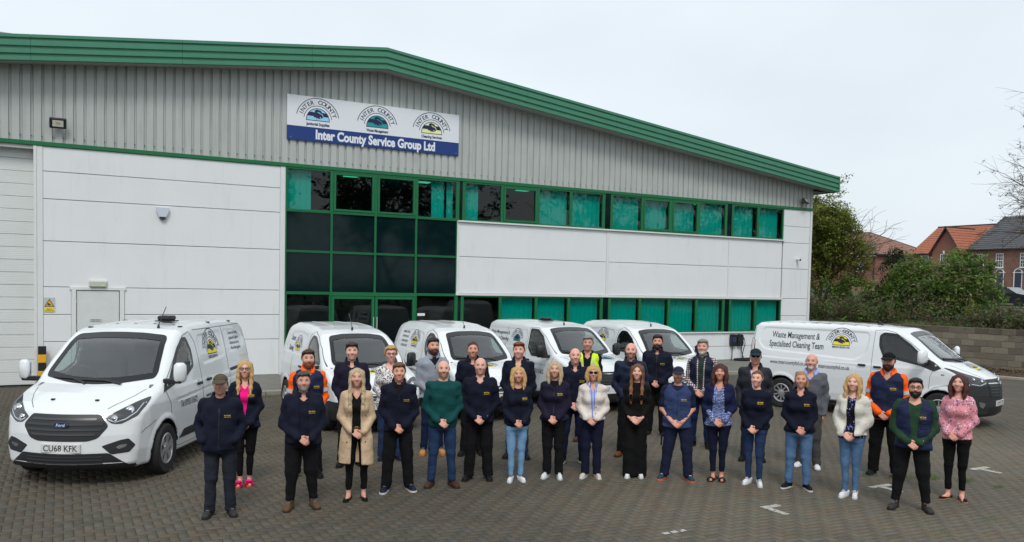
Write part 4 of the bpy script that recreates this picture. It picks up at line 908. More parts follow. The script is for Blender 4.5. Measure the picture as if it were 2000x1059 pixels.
t5 = dress_small(vs_, (13.103, -8.135, -93.0), 'small white van behind the dark bearded man in navy, nearest the charging units', GRP)
def side_logo(t, v, x, z, u, sub, axs='LR', mats=None):
    for ax in axs:
        s = -1 if ax == 'L' else 1; p = Print(); logo(p, 0, 0, u, 0, 1, sub); p.scaled(lambda q: np.c_[x+s*q[:, 0], q[:, 1]+z]); surf_print('logo', v.outer, p, ax, mats or [M_NAVY, M_VYEL], t, .0025)
def side_lines(t, v, lines, x, z, h, w, dz, axs='LR'):
    for ax in axs:
        s = -1 if ax == 'L' else 1; p = Print()
        for k, l in enumerate(lines):
            if l: p.text(l, 0, z-dz*k, h, w if len(l) > 9 else w*.8, 0, .015, 'c')
        p.scaled(lambda q: np.c_[x+s*q[:, 0], q[:, 1]]); surf_print('lettering', v.outer, p, ax, [M_VTXT], t, .0025)
side_lines(t2, vs_, ('Contract', 'Cleaning'), -2.62, 1.45, .10, .42, .20); side_logo(t2, vs_, -2.12, 1.28, .155, None)
side_lines(t3, vs_, ('COMMERCIAL CLEANING', 'CARPET MAINTENANCE', 'HYGIENE SERVICES', 'JANITORIAL SUPPLIES'), -2.62, 1.55, .045, .40, .10); side_logo(t3, vs_, -1.98, 1.34, .165, 'CLEANING SERVICES LTD')
side_lines(t3, vs_, ('www.intercountyltd.co.uk', 'intercountyltd.co.uk'), -1.95, .88, .06, .95, .10); side_logo(t5, vs_, -2.05, 1.34, .17, 'SERVICE GROUP LTD')
plate(t2, vs_.outer, .50, ''); plate(t3, vs_.outer, .50, ''); plate(t5, vs_.outer, .50, '')
# ---- square shouldered van with a roof beacon
v4 = Van([(.80, .22), (.87, .30), (.89, .45), (.885, .68), (.85, .88), (.76, .98), (.52, 1.06), (.22, 1.13), (.04, 1.165), (-.32, 1.43), (-.62, 1.64), (-.86, 1.745), (-1.1, 1.79), (-1.6, 1.825), (-2.4, 1.84), (-3.2, 1.82), (-3.40, 1.76), (-3.50, 1.3), (-3.53, .8), (-3.5, .4), (-3.4, .28), (-2.6, .22)],
    [-3.53, -3.0, -1, 0, .4, .7, .9], [.87, .905, .917, .91, .89, .84, .73], [.2, .4, .8, 1.0, 1.08, 1.4, 1.7, 1.85], [.05, .008, .0, .006, .03, .095, .17, .22],
    [(0, .32, .37), (-2.66, .32, .37)], [roundpoly([(-.40, 1.13), (-1.05, 1.12), (-1.24, 1.27), (-1.26, 1.66), (-.98, 1.66), (-.72, 1.53)], .02, 2)],
    [(-.64, 1.235), (-.3, 1.20), (0, 1.19), (.3, 1.20), (.64, 1.235), (.65, 1.27), (.555, 1.665), (.28, 1.695), (0, 1.70), (-.28, 1.695), (-.555, 1.665), (-.65, 1.27)], .22,
    [(roundpoly([(-1.42, 1.22), (-1.42, 1.66), (-3.2, 1.66), (-3.25, 1.22)], .12), .008, 0)], (-1.42, .10), .03, .78, .09)
t4 = base_van('small_van', v4, (10.633, -8.13, -87.3), 'white van with black roof beacon and teal logo behind the yellow vest', dark=lambda c: (c[:, 2] < .42) & (c[:, 0] > -.38) | (c[:, 2] < .33), group=GRP)
cabin(t4, v4, (-1.35, .02), 1.14, .74)
lamp(t4, v4.outer, roundpoly([(.44, .92), (.52, .78), (.70, .76), (.82, .90), (.82, 1.06), (.70, 1.0)], .03), [(.55, .86, .045), (.70, .90, .05)])
patch('grille', v4.outer, roundpoly([(-.45, .88), (.45, .88), (.48, .60), (-.48, .60)], .04), 'F', M_BUMP, t4, .003, .02, .08)
for z in (.84, .77, .70, .64): strip('chrome_bar', v4.outer, [(-.45, z), (.45, z)], 'F', M_CHR if z > .8 else MATS['grille_bar_grey'], t4, .022, .012)
patch('lower_grille', v4.outer, roundpoly([(-.5, .42), (.5, .42), (.46, .30), (-.46, .30)], .03), 'F', M_BLACK, t4, .004, .02, .1); plate(t4, v4.outer, .515, 'BU', -.2, True)
seams(t4, v4, [[(-.12, 1.15), (-.27, .9), (-.30, .7)], [(-.36, .34), (-1.25, .30), (-1.32, .6), (-1.34, 1.2), (-1.33, 1.70), (-1.0, 1.72), (-.62, 1.54), (-.15, 1.2)], [(-1.40, .30), (-2.2, .34), (-2.34, .7), (-2.36, 1.68)]])
for a in 'LR': strip('sliding_rail', v4.outer, [(-2.4, 1.02), (-3.4, 1.03)], a, M_BUMP, t4, .03, .002); strip('belt_crease', v4.outer, [(-.4, .93), (-3.4, .96)], a, M_SEAM, t4, .006)
handles(t4, v4, [(-1.18, 1.0), (-1.52, 1.01)], M_BLACK, rec=False)
for sg in (1, -1): mirror(t4, -.34, .98, 1.25, sg, .27, M_BLACK, M_BLACK, .21)
for x in (0, -2.66): wheel(t4, x, .81, .32, .19, 'hub', 1); wheel(t4, x, -.81, .32, .19, 'hub', -1)
bonnet_lines(t4, v4, [(.72, .46), (.50, .58), (.25, .68), (.06, .73)]); wipers(t4, v4, 1.175, .64); aerial(t4, -1.02, .0, 1.785, -.22, .28); MB().cbox(-1.95, -1.68, -.14, .14, 1.84, 1.86, .004).cbox(-1.92, -1.71, -.11, .11, 1.86, 1.905, .015).obj('roof_beacon', [M_BLACK], t4)
side_logo(t4, v4, -1.86, 1.38, .15, None, mats=[M_NAVY, M_LGREEN]); side_lines(t4, v4, ('Waste Management &', 'Specialised Cleaning'), -2.72, 1.50, .08, .95, .14); side_lines(t4, v4, ('Tel: 01933 315672',), -.80, .74, .09, .62, .1)
p = Print(); logo(p, 0, 0, .15, 0, 1); p.scaled(lambda q: np.c_[.34-q[:, 1], q[:, 0]+.30]); surf_print('logo', v4.outer, p, 'T', [M_NAVY, M_LGREEN], t4, .003)

# ---- long van at the right
v6 = Van([(.83, .24), (.90, .30), (.925, .45), (.92, .68), (.89, .88), (.80, 1.00), (.60, 1.10), (.36, 1.20), (.16, 1.27), (-.18, 1.50), (-.50, 1.72), (-.76, 1.855), (-.98, 1.915), (-1.4, 1.945), (-2.4, 1.965), (-3.7, 1.955), (-4.25, 1.925), (-4.36, 1.84), (-4.43, 1.4), (-4.46, .8), (-4.44, .42), (-4.36, .28), (-3.4, .22)],
    [-4.46, -3.8, -1, 0, .4, .68, .93], [.93, .965, .978, .97, .945, .89, .76], [.2, .45, .8, 1.0, 1.12, 1.16, 1.5, 1.85, 2.0], [.05, .008, .0, .004, .014, .028, .085, .165, .22],
    [(0, .34, .40), (-3.5, .34, .40)], [roundpoly([(-.30, 1.235), (-.42, 1.225), (-1.17, 1.36), (-1.26, 1.55), (-1.27, 1.75), (-1.20, 1.80), (-.95, 1.785), (-.64, 1.59), (-.44, 1.42)], .03, 2)],
    [(-.69, 1.335), (-.35, 1.305), (0, 1.295), (.35, 1.305), (.69, 1.335), (.70, 1.38), (.59, 1.79), (.3, 1.815), (0, 1.82), (-.3, 1.815), (-.59, 1.79), (-.70, 1.38)], .24,
    [(roundpoly([(-1.54, 1.38), (-1.50, 1.82), (-4.08, 1.82), (-4.20, 1.50), (-4.02, 1.31), (-1.78, 1.20)], .13), .014, 0), ([(-1.55, 1.06), (-4.3, 1.15), (-4.3, 1.19), (-1.55, 1.10)], .006, 0)], (-1.42, .18), .028)
t6 = base_van('long_van', v6, (17.115, -12.734, -72.1), 'long white van at the right with dark plastic bumper and Specialised Cleaning Team lettering', dark=lambda c: (c[:, 0] > -.45) & (c[:, 2] < .70+.22*np.clip((c[:, 0]+.1)/.8, 0, 1)) & ((c[:, 0] > .36) | (c[:, 2] < .3)) | (c[:, 2] < .30))
cabin(t6, v6, (-1.4, .10), 1.25, .80)
patch('grille', v6.outer, roundpoly([(-.50, .985), (.50, .985), (.46, .62), (-.46, .62)], .05), 'F', M_BUMP, t6, .003, .02, .08)
for z, hw in ((.905, .47), (.845, .46), (.785, .45), (.725, .44), (.665, .43)): strip('chrome_bar' if z > .9 else 'grille_bar', v6.outer, [(-hw, z), (-.14, z-.005), (0, z-.02), (.14, z-.005), (hw, z)], 'F', M_CHR if z > .9 else mat('grille_gloss', (.06, .062, .068), .2), t6, .020, .014)
c = onto(v6.outer, [(0, .915)], 'F', .03)[0]
bd = MB().lathe([(.068, -.012), (.072, .004), (.056, .010), (.050, .002)], (0, 0, 0), 24).obj('badge', [M_CHR], t6, angle=40); bd.location = c; bd.rotation_euler = (0, R(78), 0)
MB().prism([(-.03, -.035), (.035, -.02), (.02, 0), (.038, .012), (.01, .03), (-.01, .012), (-.036, .02)], .003, .010, 'z').obj('badge_emblem', [M_CHR], bd)
lamp(t6, v6.outer, roundpoly([(.48, .97), (.50, .90), (.72, .855), (.895, .87), (.93, 1.0), (.925, 1.20), (.80, 1.10)], .03), [(.60, .945, .055), (.78, .98, .045)], drl=[(.52, .915), (.72, .872), (.88, .90)])
plate(t6, v6.outer, .505, 'DY17 TX'); patch('lower_grille', v6.outer, roundpoly([(-.5, .42), (.5, .42), (.46, .30), (-.46, .30)], .03), 'F', M_BLACK, t6, .004, .02, .1)
for sg in (1, -1): patch('fog_lamp', v6.outer, roundpoly([(sg*.58, .52), (sg*.76, .56), (sg*.74, .46), (sg*.64, .42)], .03)[::sg], 'F', M_LAMPR, t6, .006, .01, .06)
seams(t6, v6, [[(-.10, 1.20), (-.19, 1.0), (-.21, .74)], [(-.4, .32), (-1.30, .30), (-1.40, .6), (-1.42, 1.2), (-1.40, 1.86), (-1.2, 1.88), (-.98, 1.84), (-.66, 1.66), (-.36, 1.45), (-.1, 1.22)], [(-1.50, .30), (-2.62, .32), (-2.70, .7), (-2.71, 1.19)], [(-2.71, 1.83), (-2.71, 1.9)], [(-4.40, .5), (-4.33, 1.2), (-4.27, 1.8)], [(-.25, .64), (-.1, .78), (.2, .86), (.45, .86)]])
for a in 'LR':
    patch('door_corner_trim', v6.outer, roundpoly([(.02, 1.17), (-.14, 1.29), (-.24, 1.33), (-.46, 1.235), (-.43, 1.20), (-.12, 1.10)], .02), a, M_BUMP, t6, .004, .006, .1); patch('side_repeater', v6.outer, roundpoly([(.02, 1.03), (.09, 1.03), (.09, 1.06), (.02, 1.06)], .015), a, M_LAMPR, t6, .004, .004, .1)
    patch('tail_light', v6.outer, roundpoly([(-4.37, .95), (-4.24, .95), (-4.26, 1.52), (-4.36, 1.56)], .03), a, M_RED, t6, .006, .01, .1)
handles(t6, v6, [(-1.28, 1.10), (-1.62, 1.12)], M_BLACK, rec=False)
for sg in (1, -1): mirror(t6, -.28, 1.07, 1.39, sg, .26, M_VAN, M_BLACK, .23)
for x in (0, -3.5): wheel(t6, x, .87, .34, .213, 'ten', 1); wheel(t6, x, -.87, .34, .213, 'ten', -1)
bonnet_lines(t6, v6, [(.74, .46), (.55, .58), (.30, .68), (.12, .74)]); wipers(t6, v6, 1.28, .7)
MB().prism([(-1.66, 1.95), (-1.52, 1.95), (-1.62, 2.04)], -.02, .02, 'y').obj('aerial', [M_BLACK], t6)
for k in range(9):
    strip('roof_rib', v6.outer, [(-1.6-.3*k, -.7), (-1.6-.3*k, .7)], 'T', M_VAN, t6, .06, .006)
side_logo(t6, v6, -2.14, 1.51, .195, 'SERVICE GROUP LTD')
for ax in 'LR':
    s = -1 if ax == 'L' else 1; p = Print(); x0 = -3.83 if s > 0 else -2.5
    p.text('Waste Management &', 0, 1.59, .14, 1.18, 0, .012).text('Specialised Cleaning Team', -.05, 1.385, .14, 1.34, 0, .012).text('www.intercountyltd.co.uk |', .02, 1.0, .085, .98, 0, .01).text('intercountyltd.co.uk', 1.22, .985, .085, .72, 0, .01)
    p.scaled(lambda q: np.c_[x0+s*q[:, 0], q[:, 1]]); surf_print('lettering', v6.outer, p, ax, [M_VTXT], t6, .0025)
p = Print(); logo(p, 0, 0, .14, 0, 1, 'SERVICE GROUP LTD'); p.scaled(lambda q: np.c_[.48-q[:, 1], q[:, 0]-.02]); surf_print('logo', v6.outer, p, 'T', [M_NAVY, M_VYEL], t6, .003)
# ---- things lying on the dashboard of the large van
bpy.context.view_layer.update()
for nm, lab, cat, lx, ly, w_, d_ in (('paper', 'white sheets of paper on the dashboard of the large van', 'paper', -.20, .38, .16, .30), ('packet', 'small pale packet on the dashboard of the large van', 'packet', -.22, -.02, .08, .16)):
    P = t1.matrix_world @ Vector((lx, ly, 1.218)); o = tag(MB().box(-w_/2, w_/2, -d_/2, d_/2, 0, .012).obj(nm, [mat('paper_white', (.7, .72, .7), .8)]), lab, cat); o.location = P; o.rotation_euler = (0, 0, R(-118.7+8))
g = MB()
for k in range(2):
    y = -.22-.03*k; g.cbox(-.06, .03, y-.04, y+.04, 0, .03, .012)
    for f in range(4): g.tube([(.03, y-.03+.02*f, .015), (.10+.01*f, y-.04+.027*f, .012)], .009, 6)
o = tag(g.obj('gloves', [mat('latex_white', (.66, .68, .66), .6)]), 'pair of white work gloves on the dashboard of the large van', 'gloves'); o.location = t1.matrix_world @ Vector((-.17, 0, 1.218)); o.rotation_euler = (0, 0, R(-118.7))
# ================================================================== people
class Fld:
    def __init__(s, xs, ys, zs): s.x, s.y, s.z = map(np.asarray, (xs, ys, zs)); s.F = np.full((len(xs), len(ys), len(zs)), .2, dtype=np.float32)
    def blk(s, lo, hi, m):
        q = []
        for g, a, b in zip((s.x, s.y, s.z), lo, hi): q.append(slice(int(np.searchsorted(g, a-m)), int(np.searchsorted(g, b+m))))
        return tuple(q), s.x[q[0]][:, None, None], s.y[q[1]][None, :, None], s.z[q[2]][None, None, :]
    def put(s, fn, lo, hi, k=.02, sub=False, m=.07):
        q, x, y, z = s.blk(lo, hi, m)
        if min(len(x), y.shape[1], z.shape[2]) == 0: return s
        d = fn(x, y, z); s.F[q] = smax(s.F[q], -d, k) if sub else smin(s.F[q], d, k); return s
    def cap(s, a, b, ra, rb=None, k=.02, sub=False):
        rb = ra if rb is None else rb; a = np.array(a, float); b = np.array(b, float); ba = b-a; l2 = ba@ba+1e-9; r = max(ra, rb)
        def fn(x, y, z):
            t = np.clip(((x-a[0])*ba[0]+(y-a[1])*ba[1]+(z-a[2])*ba[2])/l2, 0, 1)
            return np.sqrt((x-a[0]-t*ba[0])**2+(y-a[1]-t*ba[1])**2+(z-a[2]-t*ba[2])**2)-(ra+(rb-ra)*t)
        return s.put(fn, np.minimum(a, b)-r, np.maximum(a, b)+r, k, sub)
    def chain(s, P, rs, k=.02):
        for a, b, ra, rb in zip(P, P[1:], rs, rs[1:]): s.cap(a, b, ra, rb, k)
        return s
    def ell(s, c, r, k=.02, sub=False):
        mr = min(r)
        def fn(x, y, z):
            q = np.sqrt(((x-c[0])/r[0])**2+((y-c[1])/r[1])**2+((z-c[2])/r[2])**2); return (q-1)*mr*np.clip(q, .5, 1.2)
        return s.put(fn, np.array(c)-r, np.array(c)+r, k, sub)
    def loft(s, zz, a, b, yc, off=0., n=2.5, k=.03):
        zz, a, b, yc = map(np.asarray, (zz, a, b, yc))
        def fn(x, y, z):
            A = np.interp(z, zz, a)+off; B = np.interp(z, zz, b)+off; Y = np.interp(z, zz, yc)
            q = ((np.abs(x)/A)**n+(np.abs(y-Y)/B)**n)**(1/n); d = (q-1)*np.minimum(A, B)
            return np.maximum(d, np.maximum(zz[0]-z, z-zz[-1]))
        return s.put(fn, (-.45, -.45, zz[0]), (.45, .45, zz[-1]), k)
    def mesh(s): return snet(s.x, s.y, s.z, s.F)
    def sdf(s):
        x0, dx = s.x[0], s.x[1]-s.x[0]; y0, dy = s.y[0], s.y[1]-s.y[0]; z0, dz = s.z[0], s.z[1]-s.z[0]; F = s.F
        def f(x, y, z):
            x, y, z = np.broadcast_arrays(np.asarray(x, float), np.asarray(y, float), np.asarray(z, float))
            u = np.clip((x-x0)/dx, 0, F.shape[0]-1.001); v = np.clip((y-y0)/dy, 0, F.shape[1]-1.001); w = np.clip((z-z0)/dz, 0, F.shape[2]-1.001)
            i, j, k = u.astype(int), v.astype(int), w.astype(int); u, v, w = u-i, v-j, w-k; r = 0
            for a in (0, 1):
                for b in (0, 1):
                    for c in (0, 1): r = r+F[i+a, j+b, k+c]*(u if a else 1-u)*(v if b else 1-v)*(w if c else 1-w)
            return r
        return f
def seg(*p):
    """grid line: (start, step, end, step, end ...)"""
    o = [p[0]]; 
    for st, e in zip(p[1::2], p[2::2]):
        k = max(1, round((e-o[-1])/st)); a = o[-1]; o += [a+(e-a)*(i+1)/k for i in range(k)]
    return np.array(o)
def fab(name, rgb, rough=.9, var=.16, bump=.35, vs=7):
    m = mat(name, lin(*rgb), rough, var=var, vscale=vs, bump=.55, bscale=24, spec=.25); [setattr(q.inputs['Detail'], 'default_value', 9) for q in m.node_tree.nodes if q.type == 'TEX_NOISE']; [setattr(q.inputs['Distance'], 'default_value', .02) for q in m.node_tree.nodes if q.type == 'BUMP']; return m
def pattern(name, kind, base, inks, scale):
    if name in MATS: return MATS[name]
    m = bpy.data.materials.new(name); m.use_nodes = True; t = m.node_tree; b = t.nodes['Principled BSDF']; n = t.nodes.new; l = t.links.new
    b.inputs['Roughness'].default_value = .9; b.inputs['Specular IOR Level'].default_value = .25; co = n('ShaderNodeTexCoord'); src = co.outputs['Object']; cur = None
    def mixin(fac, ink):
        nonlocal cur
        q = n('ShaderNodeMixRGB'); q.inputs[2].default_value = (*lin(*ink), 1); l(fac, q.inputs[0])
        if cur is None: q.inputs[1].default_value = (*lin(*base), 1)
        else: l(cur, q.inputs[1])
        cur = q.outputs[0]
    def ramp(src_, stops):
        r = n('ShaderNodeValToRGB'); r.color_ramp.interpolation = 'CONSTANT'; e = r.color_ramp.elements
        e[0].position, e[0].color = stops[0][0], (stops[0][1],)*3+(1,); e[1].position, e[1].color = stops[1][0], (stops[1][1],)*3+(1,)
        for p, c in stops[2:]: q = e.new(p); q.color = (c, c, c, 1)
        l(src_, r.inputs[0]); return r.outputs[0]
    if kind == 'spots':
        v = n('ShaderNodeTexVoronoi'); v.inputs['Scale'].default_value = scale; l(src, v.inputs['Vector']); mixin(ramp(v.outputs['Distance'], [(0, .35), (.16, 1), (.42, 0)]), inks[0])
    if kind == 'plaid':
        for d in 'XZ':
            v = n('ShaderNodeTexWave'); v.bands_direction = d; v.inputs['Scale'].default_value = scale; l(src, v.inputs['Vector']); mixin(ramp(v.outputs['Fac'], [(0, .75), (.5, 0)]), inks[0])
    if kind == 'stripes':
        v = n('ShaderNodeTexWave'); v.bands_direction = 'X'; v.inputs['Scale'].default_value = scale; l(src, v.inputs['Vector']); mixin(ramp(v.outputs['Fac'], [(0, 1), (.55, 0)]), inks[0])
    if kind == 'zigzag':
        for k, d in enumerate('ZX'):
            v = n('ShaderNodeTexWave'); v.bands_direction = d; v.inputs['Scale'].default_value = scale; v.inputs['Distortion'].default_value = 6; v.inputs['Detail Scale'].default_value = 3; l(src, v.inputs['Vector']); mixin(ramp(v.outputs['Fac'], [(0, 1), (.42, 0)]), inks[k])
    if kind == 'floral':
        for k, ink in enumerate(inks):
            mp_ = n('ShaderNodeMapping'); mp_.inputs['Location'].default_value = (k*1.7, k*.9, k*2.3); l(src, mp_.inputs[0])
            z = n('ShaderNodeTexNoise'); z.inputs['Scale'].default_value = 9; l(mp_.outputs[0], z.inputs['Vector'])
            v = n('ShaderNodeTexVoronoi'); v.inputs['Scale'].default_value = scale*(1+.5*k); l(mp_.outputs[0], v.inputs['Vector'])
            mu = n('ShaderNodeMath'); mu.operation = 'MULTIPLY'; l(ramp(v.outputs['Distance'], [(0, 1), (.30, 0)]), mu.inputs[0]); l(ramp(z.outputs['Fac'], [(0, 0), (.50, 1)]), mu.inputs[1]); mixin(mu.outputs[0], ink)
    l(cur, b.inputs['Base Color']); MATS[name] = m; return m
M_SKIN = mat('skin', (.5, .3, .2), .55, attr=True, var=.05, vscale=30, spec=.35)
M_HAIR = mat('hair', (.1, .05, .03), .55, attr=True, var=.35, vscale=60, bump=.8, bscale=90, spec=.4)
M_EYEW = mat('eye_white', (.34, .31, .29), .3); M_LENS = mat('dark_lens', (.008, .007, .008), .1); M_WIRE = mat('spectacle_frame', (.03, .02, .02), .3); M_REFL = mat('reflective_tape', (.50, .52, .53), .4)
M_ZIP = mat('zip_dark', (.008, .009, .014), .5); M_LOGOY = mat('yellow_embroidery', lin(215, 180, 40), .8); M_BUTTON = mat('dark_button', (.03, .018, .012), .4); M_BUCK = mat('belt_buckle_gold', (.45, .28, .06), .3, .9)
M_CLEAR = glassmat('spectacle_lens', (.85, .85, .85), 1., 1.45)
CM = dict(navy=fab('navy_fleece', (16, 21, 39)), navy2=fab('navy_sweatshirt', (12, 18, 36)), purple=fab('navy_purple_fleece', (27, 23, 44)), dnavy=fab('dark_navy_polo', (16, 18, 36)), quilt=fab('navy_quilted', (22, 31, 62), .7, .2), quilt2=fab('dark_navy_gilet', (16, 26, 50), .6, .2),
    black=fab('black_cloth', (10, 10, 12)), blackt=fab('black_trousers', (13, 13, 16)), dtrous=fab('dark_work_trousers', (34, 37, 48)), ntrous=fab('navy_work_trousers', (24, 29, 54)), jean=fab('blue_denim', (34, 53, 86), .9, .28), djean=fab('dark_denim', (18, 32, 64), .9, .25), ljean=fab('light_denim', (112, 150, 186), .9, .25), mjean=fab('mid_blue_denim', (80, 110, 146), .9, .28), njean=fab('navy_denim', (16, 20, 44), .9, .2),
    orange=fab('hi_vis_orange', (255, 98, 12), .7, .1), yellow=fab('hi_vis_yellow', (205, 240, 25), .7, .08), beige=fab('trench_beige', (196, 170, 140)), grey=fab('marl_grey_knit', (142, 148, 158)), capteal=fab('cap_dark_teal', (20, 42, 50)), cgrey=fab('charcoal_knit', (92, 95, 102)), green=fab('dark_green_knit', (8, 66, 66)), cream=fab('cream_knit', (214, 204, 196)), white=fab('white_cable_knit', (206, 202, 192), .95, .1, .8), pink=fab('hot_pink_top', (240, 20, 130)), hood=fab('bottle_green_hoodie', (34, 62, 42)), wax=fab('waxed_jacket', (36, 40, 48), .6), gtrous=fab('grey_trousers', (70, 68, 68)), lilac=fab('lilac_shirt', (206, 178, 214)), bshirt=fab('pale_blue_shirt', (150, 165, 220)), teeg=fab('olive_tee', (40, 56, 48)), bluev=fab('faded_navy_vest', (48, 62, 100)), cardig=fab('navy_cardigan', (22, 30, 66)),
    leopard=pattern('black_and_white_print', 'spots', (226, 222, 222), [(22, 20, 26)], 42), plaid=pattern('checked_shirt', 'plaid', (214, 206, 206), [(70, 24, 44)], 9), stripe=pattern('blue_striped_shirt', 'stripes', (205, 214, 240), [(44, 86, 190)], 14), zig=pattern('blue_zigzag_blouse', 'zigzag', (26, 38, 92), [(186, 194, 218), (60, 84, 150)], 14), floral=pattern('pink_floral_blouse', 'floral', (214, 140, 150), [(120, 96, 140), (226, 220, 236), (84, 70, 110)], 22), dfloral=pattern('dark_floral_top', 'floral', (16, 16, 28), [(90, 100, 190), (150, 160, 220)], 22))
SHOE = {k: fab('shoe_'+k, v, .6, .15, .15) for k, v in dict(black=(16, 16, 18), brown=(70, 46, 36), tan=(186, 134, 70), white=(220, 222, 226), cream=(206, 196, 182), teal=(30, 66, 84), navy=(22, 28, 48), workbrown=(92, 70, 50), grey=(52, 50, 50), pink=(240, 20, 120), chestnut=(116, 62, 34)).items()}
SOLE = {k: mat('sole_'+k, lin(*v), .8) for k, v in dict(black=(20, 19, 19), white=(205, 206, 206), grey=(110, 108, 104), orange=(226, 92, 36), tan=(170, 120, 78), dark=(40, 32, 28)).items()}
HAIRC = dict(brown=(62, 42, 30), dbrown=(36, 26, 22), black=(20, 17, 16), ginger=(120, 66, 34), lbrown=(96, 68, 44), blonde=(186, 150, 98), dblonde=(150, 118, 78), sblonde=(176, 156, 124), grey=(128, 124, 118), dgrey=(70, 64, 60), white=(190, 186, 180), auburn=(100, 62, 42), redbr=(64, 30, 26), shortbl=(180, 140, 92), rbrown=(70, 38, 30), mouse=(112, 86, 62))
TZ_ = [.78, .86, .94, 1.04, 1.15, 1.28, 1.385, 1.445, 1.488]
TA = {'m': [.166, .170, .164, .154, .156, .172, .166, .112, .066], 'f': [.172, .178, .168, .138, .136, .148, .142, .098, .056]}
TB = {'m': [.112, .118, .116, .110, .112, .120, .108, .080, .062], 'f': [.118, .124, .112, .096, .098, .108, .096, .072, .054]}
ZT_ = [0, .0, 0, 0, 0, 0, 0, .008, .015]

def sphere(c, r, n=10, m=7):
    b = []
    for i in range(1, m):
        t = math.pi*i/m
        for k in range(n): a = 2*math.pi*k/n; b.append((c[0]+r[0]*math.sin(t)*math.cos(a), c[1]+r[1]*math.sin(t)*math.sin(a), c[2]+r[2]*math.cos(t)))
    b += [(c[0], c[1], c[2]+r[2]), (c[0], c[1], c[2]-r[2])]; f = [(i*n+k, (i+1)*n+k, (i+1)*n+(k+1) % n, i*n+(k+1) % n) for i in range(m-2) for k in range(n)]
    q = len(b); f += [(q-2, k, (k+1) % n) for k in range(n)]+[(q-1, (m-2)*n+(k+1) % n, (m-2)*n+k) for k in range(n)]
    return b, f
def hand_caps(W, d, nb, up, curl):
    """capsules of a hand: wrist, four metacarpals and bent fingers, a thumb leaving the side"""
    W, d, nb = Vector(W), Vector(d).normalized(), Vector(nb).normalized(); lat = d.cross(nb).normalized()*up; nb = lat.cross(d).normalized()*(1 if lat.cross(d).dot(nb) > 0 else -1)
    o = [(W-d*.03, W+d*.012, .027, .026)]
    for i, (off, ln) in enumerate(zip((.029, .010, -.010, -.028), (.92, 1.05, .98, .78))):
        k = W+d*.078+lat*off; o.append((W+d*.008+lat*off*.6, k, .0155, .0125)); p = k; a = 0
        for j, (L_, r0, r1) in enumerate(((.040, .0112, .0102), (.027, .0102, .0092), (.020, .0092, .0078))):
            a += curl[j]; q = p+(d*math.cos(a)-nb*math.sin(a)+lat*off*.6).normalized()*L_*ln; o.append((p, q, r0, r1)); p = q
    t0 = W+d*.022+lat*.026; t1 = t0+(d*.7+lat*.75-nb*.15).normalized()*.038; t2 = t1+(d*.95+lat*.15-nb*.25).normalized()*.032; o += [(W+d*.01, t0, .016, .014), (t0, t1, .0135, .0118), (t1, t2, .0112, .0090)]
    return o
def hs(V):
    """head a little broader than the egg it is built from"""
    V = np.array(V, float); t_ = ss(1.50, 1.57, V[:, 2])*(np.abs(V[:, 0]) < .2); V[:, 0] *= 1+.075*t_; V[:, 1] *= 1+.06*t_; V[:, 2] += (V[:, 2]-1.53)*.02*t_; return V
